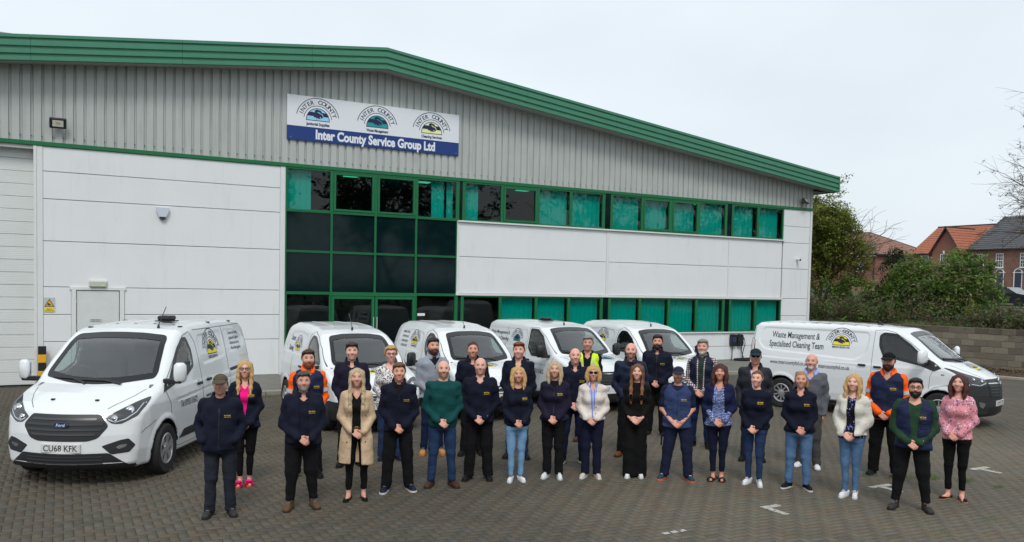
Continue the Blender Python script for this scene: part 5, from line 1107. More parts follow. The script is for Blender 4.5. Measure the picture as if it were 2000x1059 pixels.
def person(i, pos, h, spec):
    S = dict(sex='m', bulk=1., belly=0., skin=(206, 152, 130), pose='clasp', st=None, toe=14, yaw=0, hair=('short', 'brown'), beard=None, glasses=None, cap=None, layers=[], bot=('straight', 'blackt'), shoe=('trainer', 'black', 'black'), logo=False, ex=[]); S.update(spec)
    rg = np.random.default_rng(100+i); sx = S['sex']; bulk = S['bulk']; bel = S['belly']
    x, y = pos; S['yaw'] += rg.normal()*5; face = math.atan2(CAMP.x-x, -(CAMP.y-y)); sc = h/1.755
    t = empty('person', (x, y, 0), R(S['yaw'])+face, S['label'], 'person', 'staff lined up in front of the vans'); t.scale = (sc, sc, sc)
    A = np.array(TA[sx])*bulk; B = np.array(TB[sx])*(1+(bulk-1)*.8); bw = np.array([.3, .7, 1, 1, .8, .3, 0, 0, 0])*bel; B = B+bw*.5; YC = np.array(ZT_)-bw*.5
    shx, shz = (.170, 1.402) if sx == 'm' else (.142, 1.386); shx *= (1+(bulk-1)*.6)
    st = S['st'] if S['st'] is not None else (.125 if sx == 'm' else .085)
    jit = rg.normal(size=6)*.008
    Sh = [np.array((sg*shx, .012, shz)) for sg in (-1, 1)]; ex_ = (.208 if sx == 'm' else .180)*(1+(bulk-1)*.75)+bel*.12
    if S['pose'] == 'pockets': E_ = [np.array((sg*(ex_+.03), .065, 1.11)) for sg in (-1, 1)]; W_ = [np.array((sg*.17*bulk, -.115-bel*.6, .97)) for sg in (-1, 1)]
    elif S['pose'] == 'side': E_ = [np.array((sg*(ex_+.01), .05, 1.11)) for sg in (-1, 1)]; W_ = [np.array((sg*(ex_-.01), -.02, .86)) for sg in (-1, 1)]
    else:
        zc = .925+jit[0]; yb = -.145-bel*.95-(bulk-1)*.12
        E_ = [np.array((sg*(ex_+.012), .022, 1.105+jit[2+(sg > 0)])) for sg in (-1, 1)]; W_ = [np.array((-.078+jit[1], yb-.035, zc+.018)), np.array((.082+jit[1], yb, zc+.008))]
    hip = [np.array((sg*.088*bulk, 0, .87)) for sg in (-1, 1)]; fw_ = rg.normal()*.022; sh_ = rg.normal()*.012; ank = [np.array((sg*st+sh_*.3, .03+fw_*sg, .09)) for sg in (-1, 1)]; hip = [q+np.array((sh_, 0, 0)) for q in hip]
    kn = [np.array((sg*(.085+.55*(st-.085))+sh_*.7, -.012+fw_*sg*.6, .485)) for sg in (-1, 1)]
    bare = S['shoe'][0] in ('flat', 'slide', 'sandal'); barearm = 'barearm' in S['ex']; cut_w = S.get('sleeve_end', 1.)
    # ---- body: one continuous skin
    zs = seg(-.02, .016, .16, .045, .80, .0088, 1.0, .03 if not barearm else .015, 1.22, .03, 1.44, .0084, 1.80) if bare else seg(.03, .05, .80, .0088, 1.0, .03 if not barearm else .015, 1.22, .03, 1.44, .0084, 1.80)
    xf = .017 if barearm else .024
    f = Fld(seg(-.36, xf, -.125, .0092, .125, xf, .36), seg(-.33-bel*.9, .0095, -.055, .0145, .125, .028, .22), zs)
    f.loft(TZ_[2:], A[2:]*.80, B[2:]*.78, YC[2:], 0, 2.2); f.ell((0, 0, .93), (.12*bulk, .07, .10), .03)
    for s_, e_, w_, h_, k_, a_ in zip(Sh, E_, W_, hip, kn, ank):
        f.cap(s_*np.array((.9, 1, 1)), e_, .046, .040 if not barearm else .046); f.cap(e_, w_, .040 if not barearm else .044, .026 if not barearm else .030); f.cap(h_, k_, .060, .036); f.cap(k_, a_, .036, .033)
        if bare: q = a_+np.array((0, 0, -.045)); f.cap(q+(0, .03, 0), q+(0, -.02, .0), .03, .032); f.cap(q+(0, -.03, .005), q+(math.sin(R(S['toe']))*np.sign(a_[0])*.11, -.14, -.022), .03, .022)
    f.cap((0, .028, 1.42), (0, .012, 1.58), .060 if sx == 'm' else .050, .056 if sx == 'm' else .046, .03)
    jw = .062 if sx == 'm' else .055
    f.ell((0, .012, 1.652), (.077, .097, .098), .02); f.ell((0, -.022, 1.590), (jw, .072, .080), .03); f.ell((0, -.074, 1.543), (.024 if sx == 'm' else .019, .024, .022), .022)
    f.ell((0, -.055, 1.625), (.062, .05, .055), .02); f.cap((-.036, -.083, 1.669), (.036, -.083, 1.669), .010, .010, .015)
    for sg in (-1, 1):
        f.ell((sg*.033, -.104, 1.650), (.021, .020, .012), .010, sub=True); f.ell((sg*.040, -.074, 1.612), (.022, .020, .020), .02); f.ell((sg*.079, .012, 1.640), (.010, .020, .031), .006)
    f.cap((0, -.094, 1.652), (0, -.113, 1.617), .008, .0125, .012); f.cap((-.013, -.101, 1.611), (.013, -.101, 1.611), .008, .008, .008)
    f.cap((-.019, -.0915, 1.580), (.019, -.0915, 1.580), .0085, .0085, .01); f.cap((-.017, -.089, 1.569), (.017, -.089, 1.569), .009, .009, .01); f.ell((0, -.104, 1.575), (.022, .010, .0022), .004, sub=True)
    if S['pose'] == 'clasp':
        H = hand_caps(W_[0], (.78, -.30, -.50), (.10, -1, .25), -1, (.15, .55, .5))+hand_caps(W_[1], (-.74, -.06, -.62), (-.1, -1, .1), 1, (.35, .8, .7))
    elif S['pose'] == 'side':
        H = sum([hand_caps(W_[k], (0, -.12, -1), (sg, -.2, 0), -sg, (.25, .45, .4)) for k, sg in ((0, -1), (1, 1))], [])
    else: H = []
    for a, b, r0, r1 in H: f.cap(a, b, r0, r1, .004)
    V, Q = f.mesh(); sk = np.array(lin(*S['skin'])); C_ = np.tile(sk, (len(V), 1)); X, Y, Z = V.T
    hd = Z > 1.50
    def blend(m, col, a): C_[:] = C_*(1-(m*a)[:, None])+np.array(col)*(m*a)[:, None]
    g = lambda cx, cy, cz, rx, ry, rz: np.exp(-(((X-cx)/rx)**2+((Y-cy)/ry)**2+((Z-cz)/rz)**2))
    red = sk*np.array((1.0, .78, .75)); blend(g(.045, -.08, 1.605, .025, .05, .022)+g(-.045, -.08, 1.605, .025, .05, .022), red, .5); blend(g(0, -.12, 1.612, .016, .02, .014), red, .5); blend(((np.abs(X) > .070) & hd & (Y > -.02) & (Y < .05) & (Z < 1.68)).astype(float), red, .5)
    blend(g(0, -.1, 1.607, .012, .03, .006), sk*.5, .6); blend(g(0, -.1, 1.5745, .023, .03, .0075), lin(150, 86, 80) if sx == 'm' else lin(178, 72, 82), .7)  # shade under the nose painted into the skin colour, then the lips
    hc = np.array(lin(*HAIRC[S['hair'][1]]))
    for sg in (-1, 1): blend(g(sg*.034, -.09, 1.673, .021, .03, .0068), hc*.45, 1. if sx == 'm' else .85); blend(g(sg*.033, -.085, 1.652, .019, .03, .0085), sk*.38, .75)  # eyebrows in hair colour; eye socket shade painted into the skin colour
    blend(((Z < .99) & (np.abs(X) < .2)).astype(float), red, .22)
    stub = S['beard'] and S['beard'][0] == 'stubble'
    if stub: blend(((Z < 1.605) & (Z > 1.525) & (Y < .0) & ~((np.abs(X) < .022) & (np.abs(Z-1.575) < .008))).astype(float), np.array(lin(*HAIRC[S['beard'][1]])), .42)
    if S['hair'][0] in ('bald', 'sides', 'cropped'): blend(((Z > 1.60) & (Z < 1.72) & (Y > -.01)).astype(float), hc, .22)
    if S['hair'][0] not in ('bald', 'sides') and sx == 'm': blend(((Z > np.interp(Y, [-.09, -.060, -.040, -.018, .0, .03, .06, .12], [1.735, 1.722, 1.690, 1.655, 1.622, 1.64, 1.585, 1.56])) & (Z > 1.55)).astype(float), hc, .9)
    body = link('body', mkmesh('body', hs(V), Q, M_SKIN, True, cols=C_), t)
    # ---- eyes
    for sg in (-1, 1):
        m = (np.abs(X-sg*.033) < .008) & (np.abs(Z-1.651) < .007) & (Y < 0); yo = Y[m].min() if m.any() else -.085
        e = MB(); e.add(*sphere((sg*.033, yo+.0035, 1.651), (.0125, .006, .0062))); e.mi = 1; e.add(*sphere((sg*.033, yo-.0002, 1.651), (.0066, .0035, .0060), 8, 5)); e.v = hs(e.v).tolist(); e.obj('eye', [M_EYEW, M_LENS], t, smooth=True)
    # ---- hair
    ph0 = rg.random()*6
    st_, hcol = S['hair']; hcl = np.array(lin(*HAIRC[hcol]))
    longz = {'long': 1.30, 'longer': 1.16, 'mid': 1.42, 'bob': 1.49, 'wavy': 1.40}.get(st_)
    if st_ != 'bald':
        z0 = (longz-.05) if longz else 1.52; hf = Fld(seg(-.15, .0095, .15), seg(-.16, .0095, .17), seg(z0, .0095 if not longz else .0125, 1.62, .0095, 1.80))
        th = {'short': .011, 'cropped': .006, 'sides': .007, 'quiff': .010, 'tied': .008, 'fluffy': .022}.get(st_, .010)
        hf.ell((0, .014, 1.655), (.077+th, .097+th, .096+th*1.0), 0)
        if st_ == 'quiff': hf.ell((0, -.055, 1.735), (.055, .045, .028), .03)
        if st_ in ('short', 'quiff', 'fluffy'): hf.ell((0, -.02, 1.725), (.070, .085, .036), .03)
        if longz:
            fr = -.075 if st_ != 'bob' else -.055; wv = .006 if st_ == 'wavy' else 0; zz = np.linspace(1.70, longz, 6); wd = .014 if st_ in ('bob', 'mid', 'wavy') else .006
            for sg in (-1, 1):
                P = [np.array((sg*(.066+wd*math.sin(k*.6)+.012*min(1, k/2)+wv*(-1)**k), -.028+(fr+.03)*min(1, (1.70-z_)/.25)-.072*min(1, max(0, (1.44-z_)/.12)), z_)) for k, z_ in enumerate(zz)]; hf.chain(P, [.020, .021, .023, .024, .022, .014], .035)
                P = [np.array((sg*.072, .035-(.0 if z_ > 1.45 else .01), z_)) for z_ in zz]; hf.chain(P, [.022, .026, .029, .030, .028, .018], .03)
            hf.loft([longz, 1.40 if longz < 1.36 else longz+.03, 1.52, 1.60, 1.68], [.085, .105, .094, .088, .080], [.045, .070, .080, .092, .095], [.040, .035, .030, .020, .016], 0, 2.2, .03)
        x3, y3, z3 = hf.x[:, None, None], hf.y[None, :, None], hf.z[None, None, :]
        front = {'cropped': 1.728, 'sides': 1.80, 'short': 1.722, 'quiff': 1.724}.get(st_, 1.724)
        if not longz:
            hl = np.interp(y3, [-.12, -.078, -.050, -.022, .0, .03, .06, .12], [front, front-.004, front-.024 if st_ != 'sides' else 1.80, 1.664, 1.618, 1.632, 1.58, 1.555]); hl = hl+.012*np.exp(-((np.abs(x3)-.047)/.014)**2)*(y3 < -.03)+.004*np.sin(130*x3+ph0)+.003*np.sin(210*y3+90*x3); hf.F = np.maximum(hf.F+.0055*np.exp(-np.maximum(z3-hl, 0)/.014), hl-z3)
            if st_ == 'sides': hf.F = np.maximum(hf.F, z3-1.705)
            hf.ell((0, -.115, 1.60), (.068, .085, .105), .006, sub=True)
        else:
            part = .0 if S.get('part') is None else S['part']
            top = 1.698 if S.get('fringe') else 1.722
            hf.ell((part*.3, -.115, top-.100), (.060, .088, .106), .012, sub=True)
            if not S.get('fringe'): hf.cap((part, -.12, 1.735), (part, -.085, 1.715), .012, .012, .02, sub=True)
            hf.cap((0, -.06, longz-.1), (0, -.06, 1.57), .060, .056, .012, sub=True)
        hf.F = hf.F+(.0026 if not longz else .0020)*np.sin(np.arctan2(x3, -(y3-.01))*(26 if not longz else 34)+4*z3+rg.random()*6)+(.0022*np.sin(70*z3+30*x3+9*y3)*(1 if not longz else .35))
        if st_ == 'tied': hf.cap((.075 if S.get('tail') else 0, .09, 1.62), (.088 if S.get('tail') else 0, .075 if S.get('tail') else .12, 1.48), .028, .018)
        HV, HQ = hf.mesh()
        if len(HV):
            vr = .5+.5*np.sin(np.arctan2(HV[:, 0], -HV[:, 1])*40+HV[:, 2]*9); hcv = hcl[None]*(.78+.44*vr[:, None])
            if S.get('ombre'): u = np.clip((1.62-HV[:, 2])/.25, 0, 1)[:, None]; hcv = hcv*(1-u)+hcv*np.array(S['ombre'])*u
            link('hair', mkmesh('hair', hs(HV), HQ, M_HAIR, True, cols=hcv), t)
    if S['beard'] and not stub:
        bk_, bc_ = S['beard']; bf = Fld(seg(-.10, .0085, .10), seg(-.14, .0085, .05), seg(1.46, .0085, 1.68)); e_ = .010 if bk_ == 'full' else .005
        bf.ell((0, -.022, 1.588), (jw+e_, .074+e_*1.2, .080+e_), 0); bf.ell((0, -.076, 1.540), (.030+e_*.6, .027+e_, .026+e_*(1.6 if bk_ == 'full' else .6)), .025)
        x3, y3, z3 = bf.x[:, None, None], bf.y[None, :, None], bf.z[None, None, :]
        top = np.interp(y3, [-.12, -.088, -.070, -.045, -.015, .03], [1.598, 1.597, 1.580, 1.588, 1.640, 1.645]); bf.F = np.maximum(np.maximum(bf.F, z3-top), y3-.012)
        if bk_ == 'goatee': bf.F = np.maximum(bf.F, np.abs(x3)-.036)
        bf.ell((0, -.105, 1.576), (.021, .03, .0075), .003, sub=True); bf.F = bf.F+.0015*np.sin(140*x3+20*z3)*np.sin(110*z3)
        BV_, BQ = bf.mesh(); bcl = np.array(lin(*HAIRC[bc_]))
        if len(BV_): link('beard', mkmesh('beard', hs(BV_), BQ, M_HAIR, True, cols=bcl[None]*(.85+.3*rg.random((len(BV_), 1)))), t)
    if S['cap']:
        cf = Fld(seg(-.12, .0095, .12), seg(-.24, .0095, .15), seg(1.62, .0085, 1.80)); cf.ell((0, .012, 1.668), (.088, .108, .098), 0); x3, y3, z3 = cf.x[:, None, None], cf.y[None, :, None], cf.z[None, None, :]; cf.F = np.maximum(cf.F, 1.692+.10*y3*(y3 > 0)*-1-z3)
        br = Fld(cf.x, cf.y, cf.z); br.ell((0, -.100, 1.692), (.080, .125, .40), 0); br.F = np.maximum(np.maximum(br.F, np.abs(z3-(1.697-.18*np.maximum(-y3-.08, 0)-2.2*x3*x3))-.0065), y3+.06); CV, CQ = cf.mesh(); link('cap', mkmesh('cap', hs(CV), CQ, CM[S['cap']] if S['cap'] in CM else fab('cap_'+S['cap'], (82, 72, 58)), True), t)
        CV, CQ = br.mesh(); link('cap_peak', mkmesh('cap_peak', hs(CV), CQ, CM[S['cap']] if S['cap'] in CM else MATS['cap_'+S['cap']], True), t)
        if 'caplogo' in S['ex']: CB = patch('cap_badge', cf.sdf(), roundpoly([(-.045, 1.715), (.045, 1.715), (.035, 1.738), (-.035, 1.738)], .008), 'P', M_LOGOY, t, .002, .002, .012)
    if S['glasses']:
        g_ = MB(); dark = S['glasses'] == 'sun'; yo = -.112
        for sg in (-1, 1):
            P = roundpoly([(sg*.033-.025, 1.633), (sg*.033+.025, 1.633), (sg*.033+.027, 1.668), (sg*.033-.027, 1.668)], .012, 3); n = len(P); c_ = (sg*.033, 1.650)
            I = [(c_[0]+(p[0]-c_[0])*.80, c_[1]+(p[1]-c_[1])*.74) for p in P]
            Vv = [(p[0], yo+abs(p[0])*.12+dd, p[1]) for dd in (0, .005) for q_ in (P, I) for p in q_]
            g_.add(Vv, [(a, (a+1) % n, n+(a+1) % n, n+a) for a in range(n)]+[(2*n+a, 3*n+a, 3*n+(a+1) % n, 2*n+(a+1) % n) for a in range(n)]+[(a, 2*n+a, 2*n+(a+1) % n, (a+1) % n) for a in range(n)]+[(n+a, n+(a+1) % n, 3*n+(a+1) % n, 3*n+a) for a in range(n)])
            g_.tube([(sg*.060, yo+.008, 1.658), (sg*.080, -.05, 1.660), (sg*.083, .02, 1.655)], .0028, 5)
            MB().add(hs([(p[0], yo+.0025+abs(p[0])*.12, p[1]) for p in I]), [list(range(n))]).obj('lens', [M_LENS if dark else M_CLEAR], t)
        g_.tube([(-.010, yo, 1.656), (.010, yo, 1.656)], .003, 5); g_.v = hs(g_.v).tolist(); g_.obj('glasses', [M_WIRE], t)
    # ---- clothes
    ph = rg.random(12)*6.28
    def wrinkle(F_, amp, zc_=None):
        x3, y3, z3 = F_.x[:, None, None], F_.y[None, :, None], F_.z[None, None, :]
        wv = np.sin(14*x3+9*y3+36*z3+ph[0])*.9+np.sin(-20*x3+12*y3+27*z3+ph[1]+1.5*np.sin(9*x3+ph[2]))+np.sin(34*x3-11*y3+15*z3+ph[3])*.7+np.sin(52*z3-25*np.abs(x3)+ph[4])*.6*(np.abs(x3) > .17)
        F_.F = F_.F+amp*wv
    top_sdf = None
    for li, Ly in enumerate(S['layers']):
        kind, mt = Ly[0], CM[Ly[1]] if Ly[1] in CM else Ly[1]; op = Ly[2] if len(Ly) > 2 else {}
        off = {'top': .012, 'shirt': .010, 'jacket': .026, 'vest': .033, 'cardigan': .026, 'trench': .028, 'hivis': .026, 'knit': .020}[kind]+op.get('off', 0.); hem = op.get('hem', {'top': .86, 'shirt': .84, 'jacket': .83, 'vest': .84, 'cardigan': .82, 'trench': .50, 'hivis': .95, 'knit': .85}[kind])
        res = .0138; F_ = Fld(seg(-.42, res, .42), seg(-.36-bel, res, .25), seg(hem-.05, res, 1.53))
        a_, b_, z_, yc_ = A.copy(), B.copy(), list(TZ_), list(YC)
        if kind == 'trench': a_[1] *= 1.05; z_ = [.44]+z_[1:]; a_[0] = .21; b_[0] = .16
        if op.get('rib'): a_[0] *= .93
        if kind in ('jacket', 'cardigan', 'vest'): a_[:4] = np.maximum(a_[:4], a_[:4]*1.0+.006)
        F_.loft(z_, a_, b_, yc_, off, 2.4)
        if sx == 'f':
            for sg in (-1, 1): F_.ell((sg*.068*bulk, -.085*bulk, 1.245), (.064*bulk+off*.6, .055*bulk+off*.8, .062*bulk+off*.5), .05)
        for sg, s_ in zip((-1, 1), Sh): F_.cap((sg*.06, .012, 1.428), s_*np.array((.96 if kind in ('vest', 'hivis') else 1., 1, 1)), .042+off*.5, .050+off*.5, .04)
        slv = op.get('sleeve', 'long' if kind not in ('vest', 'hivis') else None)
        if slv:
            rb = bulk*.5+.5; p_ = op.get('puff', 0.)
            for s_, e_, w_ in zip(Sh, E_, W_):
                if slv == 'short': F_.cap(s_, s_+(e_-s_)*.72, .060*rb+off*.7, .056*rb+off*.8, .02); continue
                F_.cap(s_, e_, .055*rb+off*.6, .041*rb+off*.8+p_, .02)
                q = w_ if slv == 'long' else e_+(w_-e_)*.30
                F_.cap(e_, q, .041*rb+off*.8+p_, (.033 if slv == 'long' else .043)*rb+off*.7+p_*.6, .015)
                if op.get('cuff') or p_: F_.cap(q-(q-e_)*.12, q, .036+off*.7, .036+off*.7, .008)
        wrinkle(F_, op.get('wr', .0042))
        x3, y3, z3 = F_.x[:, None, None], F_.y[None, :, None], F_.z[None, None, :]
        body_zone = np.abs(x3) < a_[1]+off+.035
        hemc = hem+.010*np.sin(9*x3+ph[5]); F_.F = np.where(body_zone, np.maximum(F_.F, hemc-z3), F_.F)
        if slv is None: F_.F = np.maximum(F_.F, np.abs(x3)-(shx+.018+off*.4+.35*np.maximum(1.30-z3, 0)*.1))
        # neck opening
        nw, nd = op.get('neck', (.066, .0)); F_.F = np.maximum(F_.F, z3-(1.490+.30*y3)); F_.cap((0, .03, 1.472-nd*.3), (0, -.02, 1.63), nw, nw+.01, .006, sub=True)
        if nd: F_.put(lambda x, y, z: np.maximum(np.abs(x)-np.clip((z-(1.44-nd))/nd, 0, 1.4)*.062, np.maximum(y+.01, 1.44-nd-z)), (-.1, -.3, 1.44-nd), (.1, 0, 1.6), .006, sub=True)
        opn = op.get('open')
        if opn:
            zz_, ww_ = opn; F_.put(lambda x, y, z: np.maximum(np.abs(x-op.get('ox', 0))-np.interp(z, zz_, ww_), y+.02), (-.2, -.5, hem-.1), (.2, 0, 1.6), .010, sub=True)
        GV, GQ = F_.mesh(); nm = op.get('name', {'top': 'top', 'shirt': 'shirt', 'jacket': 'jacket', 'vest': 'gilet', 'cardigan': 'cardigan', 'trench': 'trench_coat', 'hivis': 'hi_vis_vest', 'knit': 'jumper'}[kind])
        g = link(nm, mkmesh(nm, GV, GQ, mt, True), t); top_sdf = F_.sdf(); S['_last'] = g
        col = op.get('collar')
        if col:
            ch, fl, gap = {'stand': (.072, .014, .34), 'polo': (.036, .026, .55), 'hood': (.07, .05, .5), 'fold': (.058, .030, .55)}[col]; n = 18; Vc = []; ro = nw+.008
            for k in range(n+1):
                a = gap+(2*math.pi-2*gap)*k/n; ca, sa = -math.sin(a), -math.cos(a); zb = 1.452+(.022 if sa > 0 else .022*(-abs(sa)))+.012
                zb = 1.474-.026*(-sa)+.0; drop = .5*max(0, -sa)*ch
                for rr_, zz2 in ((ro-.002, zb-.02), (ro+.004, zb+ch-drop*.6), (ro+.006+fl*.5, zb+ch-.004-drop*.6), (ro+fl+.012, zb-.012 if fl > .02 else zb+.0)): Vc.append((rr_*ca*1.02, .012+rr_*sa*1.0, zz2))
            Fc = [(4*k+j, 4*k+j+1, 4*k+5+j, 4*k+4+j) for k in range(n) for j in range(3)]+[(0, 1, 2, 3), (4*n+3, 4*n+2, 4*n+1, 4*n)]
            cmx = op.get('collar_mat'); MB().add(Vc, Fc).obj('collar', [CM[cmx] if cmx else mt], g, smooth=True)
        if op.get('zip'): strip('zip', top_sdf, [(.004, 1.41), (0, op['zip'])], 'P', M_ZIP, g, .009, .002, .05)
        if op.get('buttons'): 
            for bz in op['buttons']:
                for bx in op.get('bx', (0,)): c = onto(top_sdf, [(bx, bz)], 'P', .002)[0]; MB().lathe([(.010, -.003), (.009, .003)], tuple(c), 8, 'y').obj('button', [M_BUTTON], g)
        if op.get('pockets'):
            for sg in (-1, 1):
                for (px, pz, pw, phh) in op['pockets']: patch('pocket', top_sdf, roundpoly([(sg*px-pw, pz-phh), (sg*px+pw, pz-phh), (sg*px+pw, pz+phh), (sg*px-pw, pz+phh)], .01)[::1], 'P', mt, g, .009, .012, .03); strip('pocket_flap', top_sdf, [(sg*px-pw, pz+phh-.03), (sg*px+pw, pz+phh-.03)], 'P', mt, g, .012, .014, .04)
        if op.get('bands'):
            for s_, e_, w_ in zip(Sh, E_, W_):
                for (p_, q_, u, ra, rb_) in ((s_, e_, .66, .058, .047), (e_, w_, .42, .046, .034)):
                    c = p_+(q_-p_)*u; d_ = (q_-p_)/np.linalg.norm(q_-p_); r_ = (ra+(rb_-ra)*u)*(bulk*.5+.5)+off*.78+.0035; MB().tube([c-d_*.026, c+d_*.026], r_, 18, False).obj('reflective_band', [M_REFL], g, smooth=True)
        if op.get('vband'):
            for sg in (-1, 1): strip('reflective_band', top_sdf, [(sg*.085, 1.44), (sg*.10, 1.25), (sg*.10, 1.0)], 'P', M_REFL, g, .05, .004, .05)
        if op.get('logo'):
            lx = .055 if sx == 'f' else .062; p = Print().text('Inter County', lx, 1.268 if sx == 'm' else 1.285, .017, .074, 0, .03).text('Service Group Ltd', lx, 1.250 if sx == 'm' else 1.267, .010, .074, 0, .02)
            surf_print('embroidered_logo', top_sdf, p, 'P', [M_LOGOY], g, .004)
        if op.get('belt'): strip('belt', top_sdf, [(-.05, op['belt']), (.05, op['belt'])], 'P', M_BUTTON, g, .032, .004, .02); c = onto(top_sdf, [(0, op['belt'])], 'P', .006)[0]; MB().cbox(c[0]-.022, c[0]+.022, c[1]-.004, c[1]+.004, c[2]-.018, c[2]+.018, .003).obj('buckle', [M_BUCK], g)
    # ---- trousers
    bk_, bm = S['bot']; hemz = {'straight': .055, 'cargo': .05, 'skinny': .135 if bare else .085, 'slim': .075, 'jogger': .118, 'wide': .02}[bk_]
    F_ = Fld(seg(-.30, .0175, .30), seg(-.24-bel, .0175, .20), seg(hemz-.06, .022, 1.02)); F_.loft([.80, .86, .94, 1.0], A[[0, 1, 2, 3]]*np.array((.98, 1.0, .97, 1.0)), B[[0, 1, 2, 3]]*.97, YC[[0, 1, 2, 3]], .004, 2.3)
    r0, r1, r2, r3 = {'straight': (.097, .077, .068, .064), 'cargo': (.103, .089, .080, .070), 'skinny': (.092, .062, .055, .040), 'slim': (.096, .071, .063, .053), 'jogger': (.101, .084, .075, .050), 'wide': (.094, .098, .104, .112)}[bk_]; fb = .6+.4*bulk
    for h_, k_, a_ in zip(hip, kn, ank): F_.cap(h_, k_, r0*fb, r1*fb, .012); F_.cap(k_, (a_[0], a_[1]-.01, hemz-.04), r2*fb, r3*fb, .015)
    wrinkle(F_, .0024); x3, y3, z3 = F_.x[:, None, None], F_.y[None, :, None], F_.z[None, None, :]
    F_.F = F_.F+(.0040*np.sin(75*z3+10*np.abs(x3)+8*y3+ph[7])*np.exp(-((z3-.10)/.09)**2) if bk_ in ('straight', 'cargo', 'jogger', 'slim') else 0)+.0028*np.sin(60*z3+22*y3+ph[8])*np.exp(-((z3-.49)/.07)**2)
    F_.F = np.maximum(F_.F, hemz-z3); PV, PQ = F_.mesh(); tr = link('trousers', mkmesh('trousers', PV, PQ, CM[bm], True), t)
    if bk_ == 'cargo':
        for sg in (-1, 1):
            o = MB().cbox(-.012, .012, -.06, .06, -.085, .085, .008).obj('cargo_pocket', [CM[bm]], tr); o.location = ((hip[1][0]*.5+kn[1][0]*.5+.082*fb)*sg, -.01, .62)
    # ---- shoes
    ty, cm_, sm_ = S['shoe']
    for sg, a_ in zip((-1, 1), ank):
        toe = R(S['toe']+rg.normal()*4)*sg; ca, sa = math.cos(toe), math.sin(toe); L_ = .93 if sx == 'f' else 1.03
        P2 = [(0, .098), (.028, .085), (.036, .04), (.034, -.03), (.046, -.09), (.047, -.13), (.034, -.172), (.0, -.192), (-.030, -.175), (-.042, -.13), (-.040, -.08), (-.032, -.02), (-.034, .04), (-.026, .085)]; P2 = [(q[0]*sg*L_*(.92 if sx == 'f' else 1.05), q[1]*L_) for q in P2]
        thick = .022 if ty != 'flat' else .012
        ob = None
        if ty in ('boot', 'trainer', 'shoe', 'clog', 'flat'):
            sf = Fld(seg(-.075, .0100, .075), seg(-.22, .0115, .125), seg(-.01, .0095, .20)); topz = {'boot': .155, 'trainer': .082, 'shoe': .075, 'clog': .065, 'flat': .045}[ty]
            sf.put(lambda x, y, z: np.maximum(polysdf([(q[0]*.97, q[1]*.985) for q in P2], x+0*y, y+0*x)+.30*np.maximum(z-.035, 0)**1.0*(y < .02)+.12*np.maximum(z-.03, 0)*(y >= .02), z-np.interp(y, [-.20, -.13, -.07, -.02, .1], [.045, .062, .078, .10, .10])), (-.08, -.22, 0), (.08, .12, .10), .01)
            sf.cap((0, .045, .05), (0, .040, topz), .043*L_, .046*L_, .02)
            z3 = sf.z[None, None, :]; sf.F = np.maximum(np.maximum(sf.F, .006-z3), z3-topz)
            if ty == 'flat': sf.ell((0, -.03, .075), (.036, .085, .040), .01, sub=True)
            SV, SQ = sf.mesh(); ob = link('shoe', mkmesh('shoe', SV, SQ, SHOE[cm_], True), t)
            if ty in ('boot', 'trainer'):
                lb = MB(); 
                for k in range(3 if ty == 'trainer' else 4): lb.cbox(-.02, .02, -.078+.02*k, -.070+.02*k, .078+.012*k, .090+.013*k, .003)
                lb.obj('laces', [SOLE['white'] if cm_ in ('white', 'teal') else SOLE['grey'] if cm_ != 'black' else SOLE['dark']], ob)
        else:
            ob = MB().prism(P2, .0, .018, 'z').obj('shoe', [SOLE[sm_]], t)
            for yy, ww in (((-.105, .045),) if ty == 'slide' else ((-.12, .014), (-.085, .014), (.05, .012))):
                MB().tube([(-.048, yy, .012), (-.036, yy, .048), (0, yy-.005, .066 if yy < 0 else .09), (.036, yy, .048), (.048, yy, .012)], ww*.5 if ty != 'slide' else .020, 8).obj('strap', [SHOE[cm_]], ob, smooth=True)
            if ty == 'slide':
                b_ = MB()
                for k in range(7): a2 = k*.9; b_.add(*sphere((.028*math.cos(a2), -.115+.028*math.sin(a2), .078), (.022, .020, .016), 6, 4))
                b_.obj('ruffle', [SHOE[cm_]], ob, smooth=True)['kind'] = 'stuff'
        ob.location = (a_[0], a_[1]-.01, 0); ob.rotation_euler = (0, 0, toe)
        if ty in ('boot', 'trainer', 'shoe', 'clog', 'flat'): MB().prism([(q[0]*1.05, q[1]*1.03) for q in P2], 0, thick, 'z').obj('sole', [SOLE[sm_]], ob)
    if 'watch' in S['ex']:
        k = 1; d_ = (W_[k]-E_[k])/np.linalg.norm(W_[k]-E_[k]); c = W_[k]-d_*.035; MB().tube([c-d_*.012, c+d_*.012], .037, 14, False).obj('watch', [M_BLACK], t, smooth=True)
    if 'hood' in S['ex']:
        hf = Fld(seg(-.16, .013, .16), seg(-.12, .013, .22), seg(1.36, .013, 1.56)); hf.chain([np.array((.085*math.sin(a), .03-.085*math.cos(a)*-1, 1.455+.02*math.cos(a))) for a in np.linspace(-2.3, 2.3, 9)], [.018]+[.034]*7+[.018], .03); HV, HQ = hf.mesh(); link('hood', mkmesh('hood', HV, HQ, CM[S['hoodmat']], True), t)
    return t
V_OPEN = ([.7, 1.0, 1.2, 1.36, 1.46], [.055, .045, .050, .058, .062])
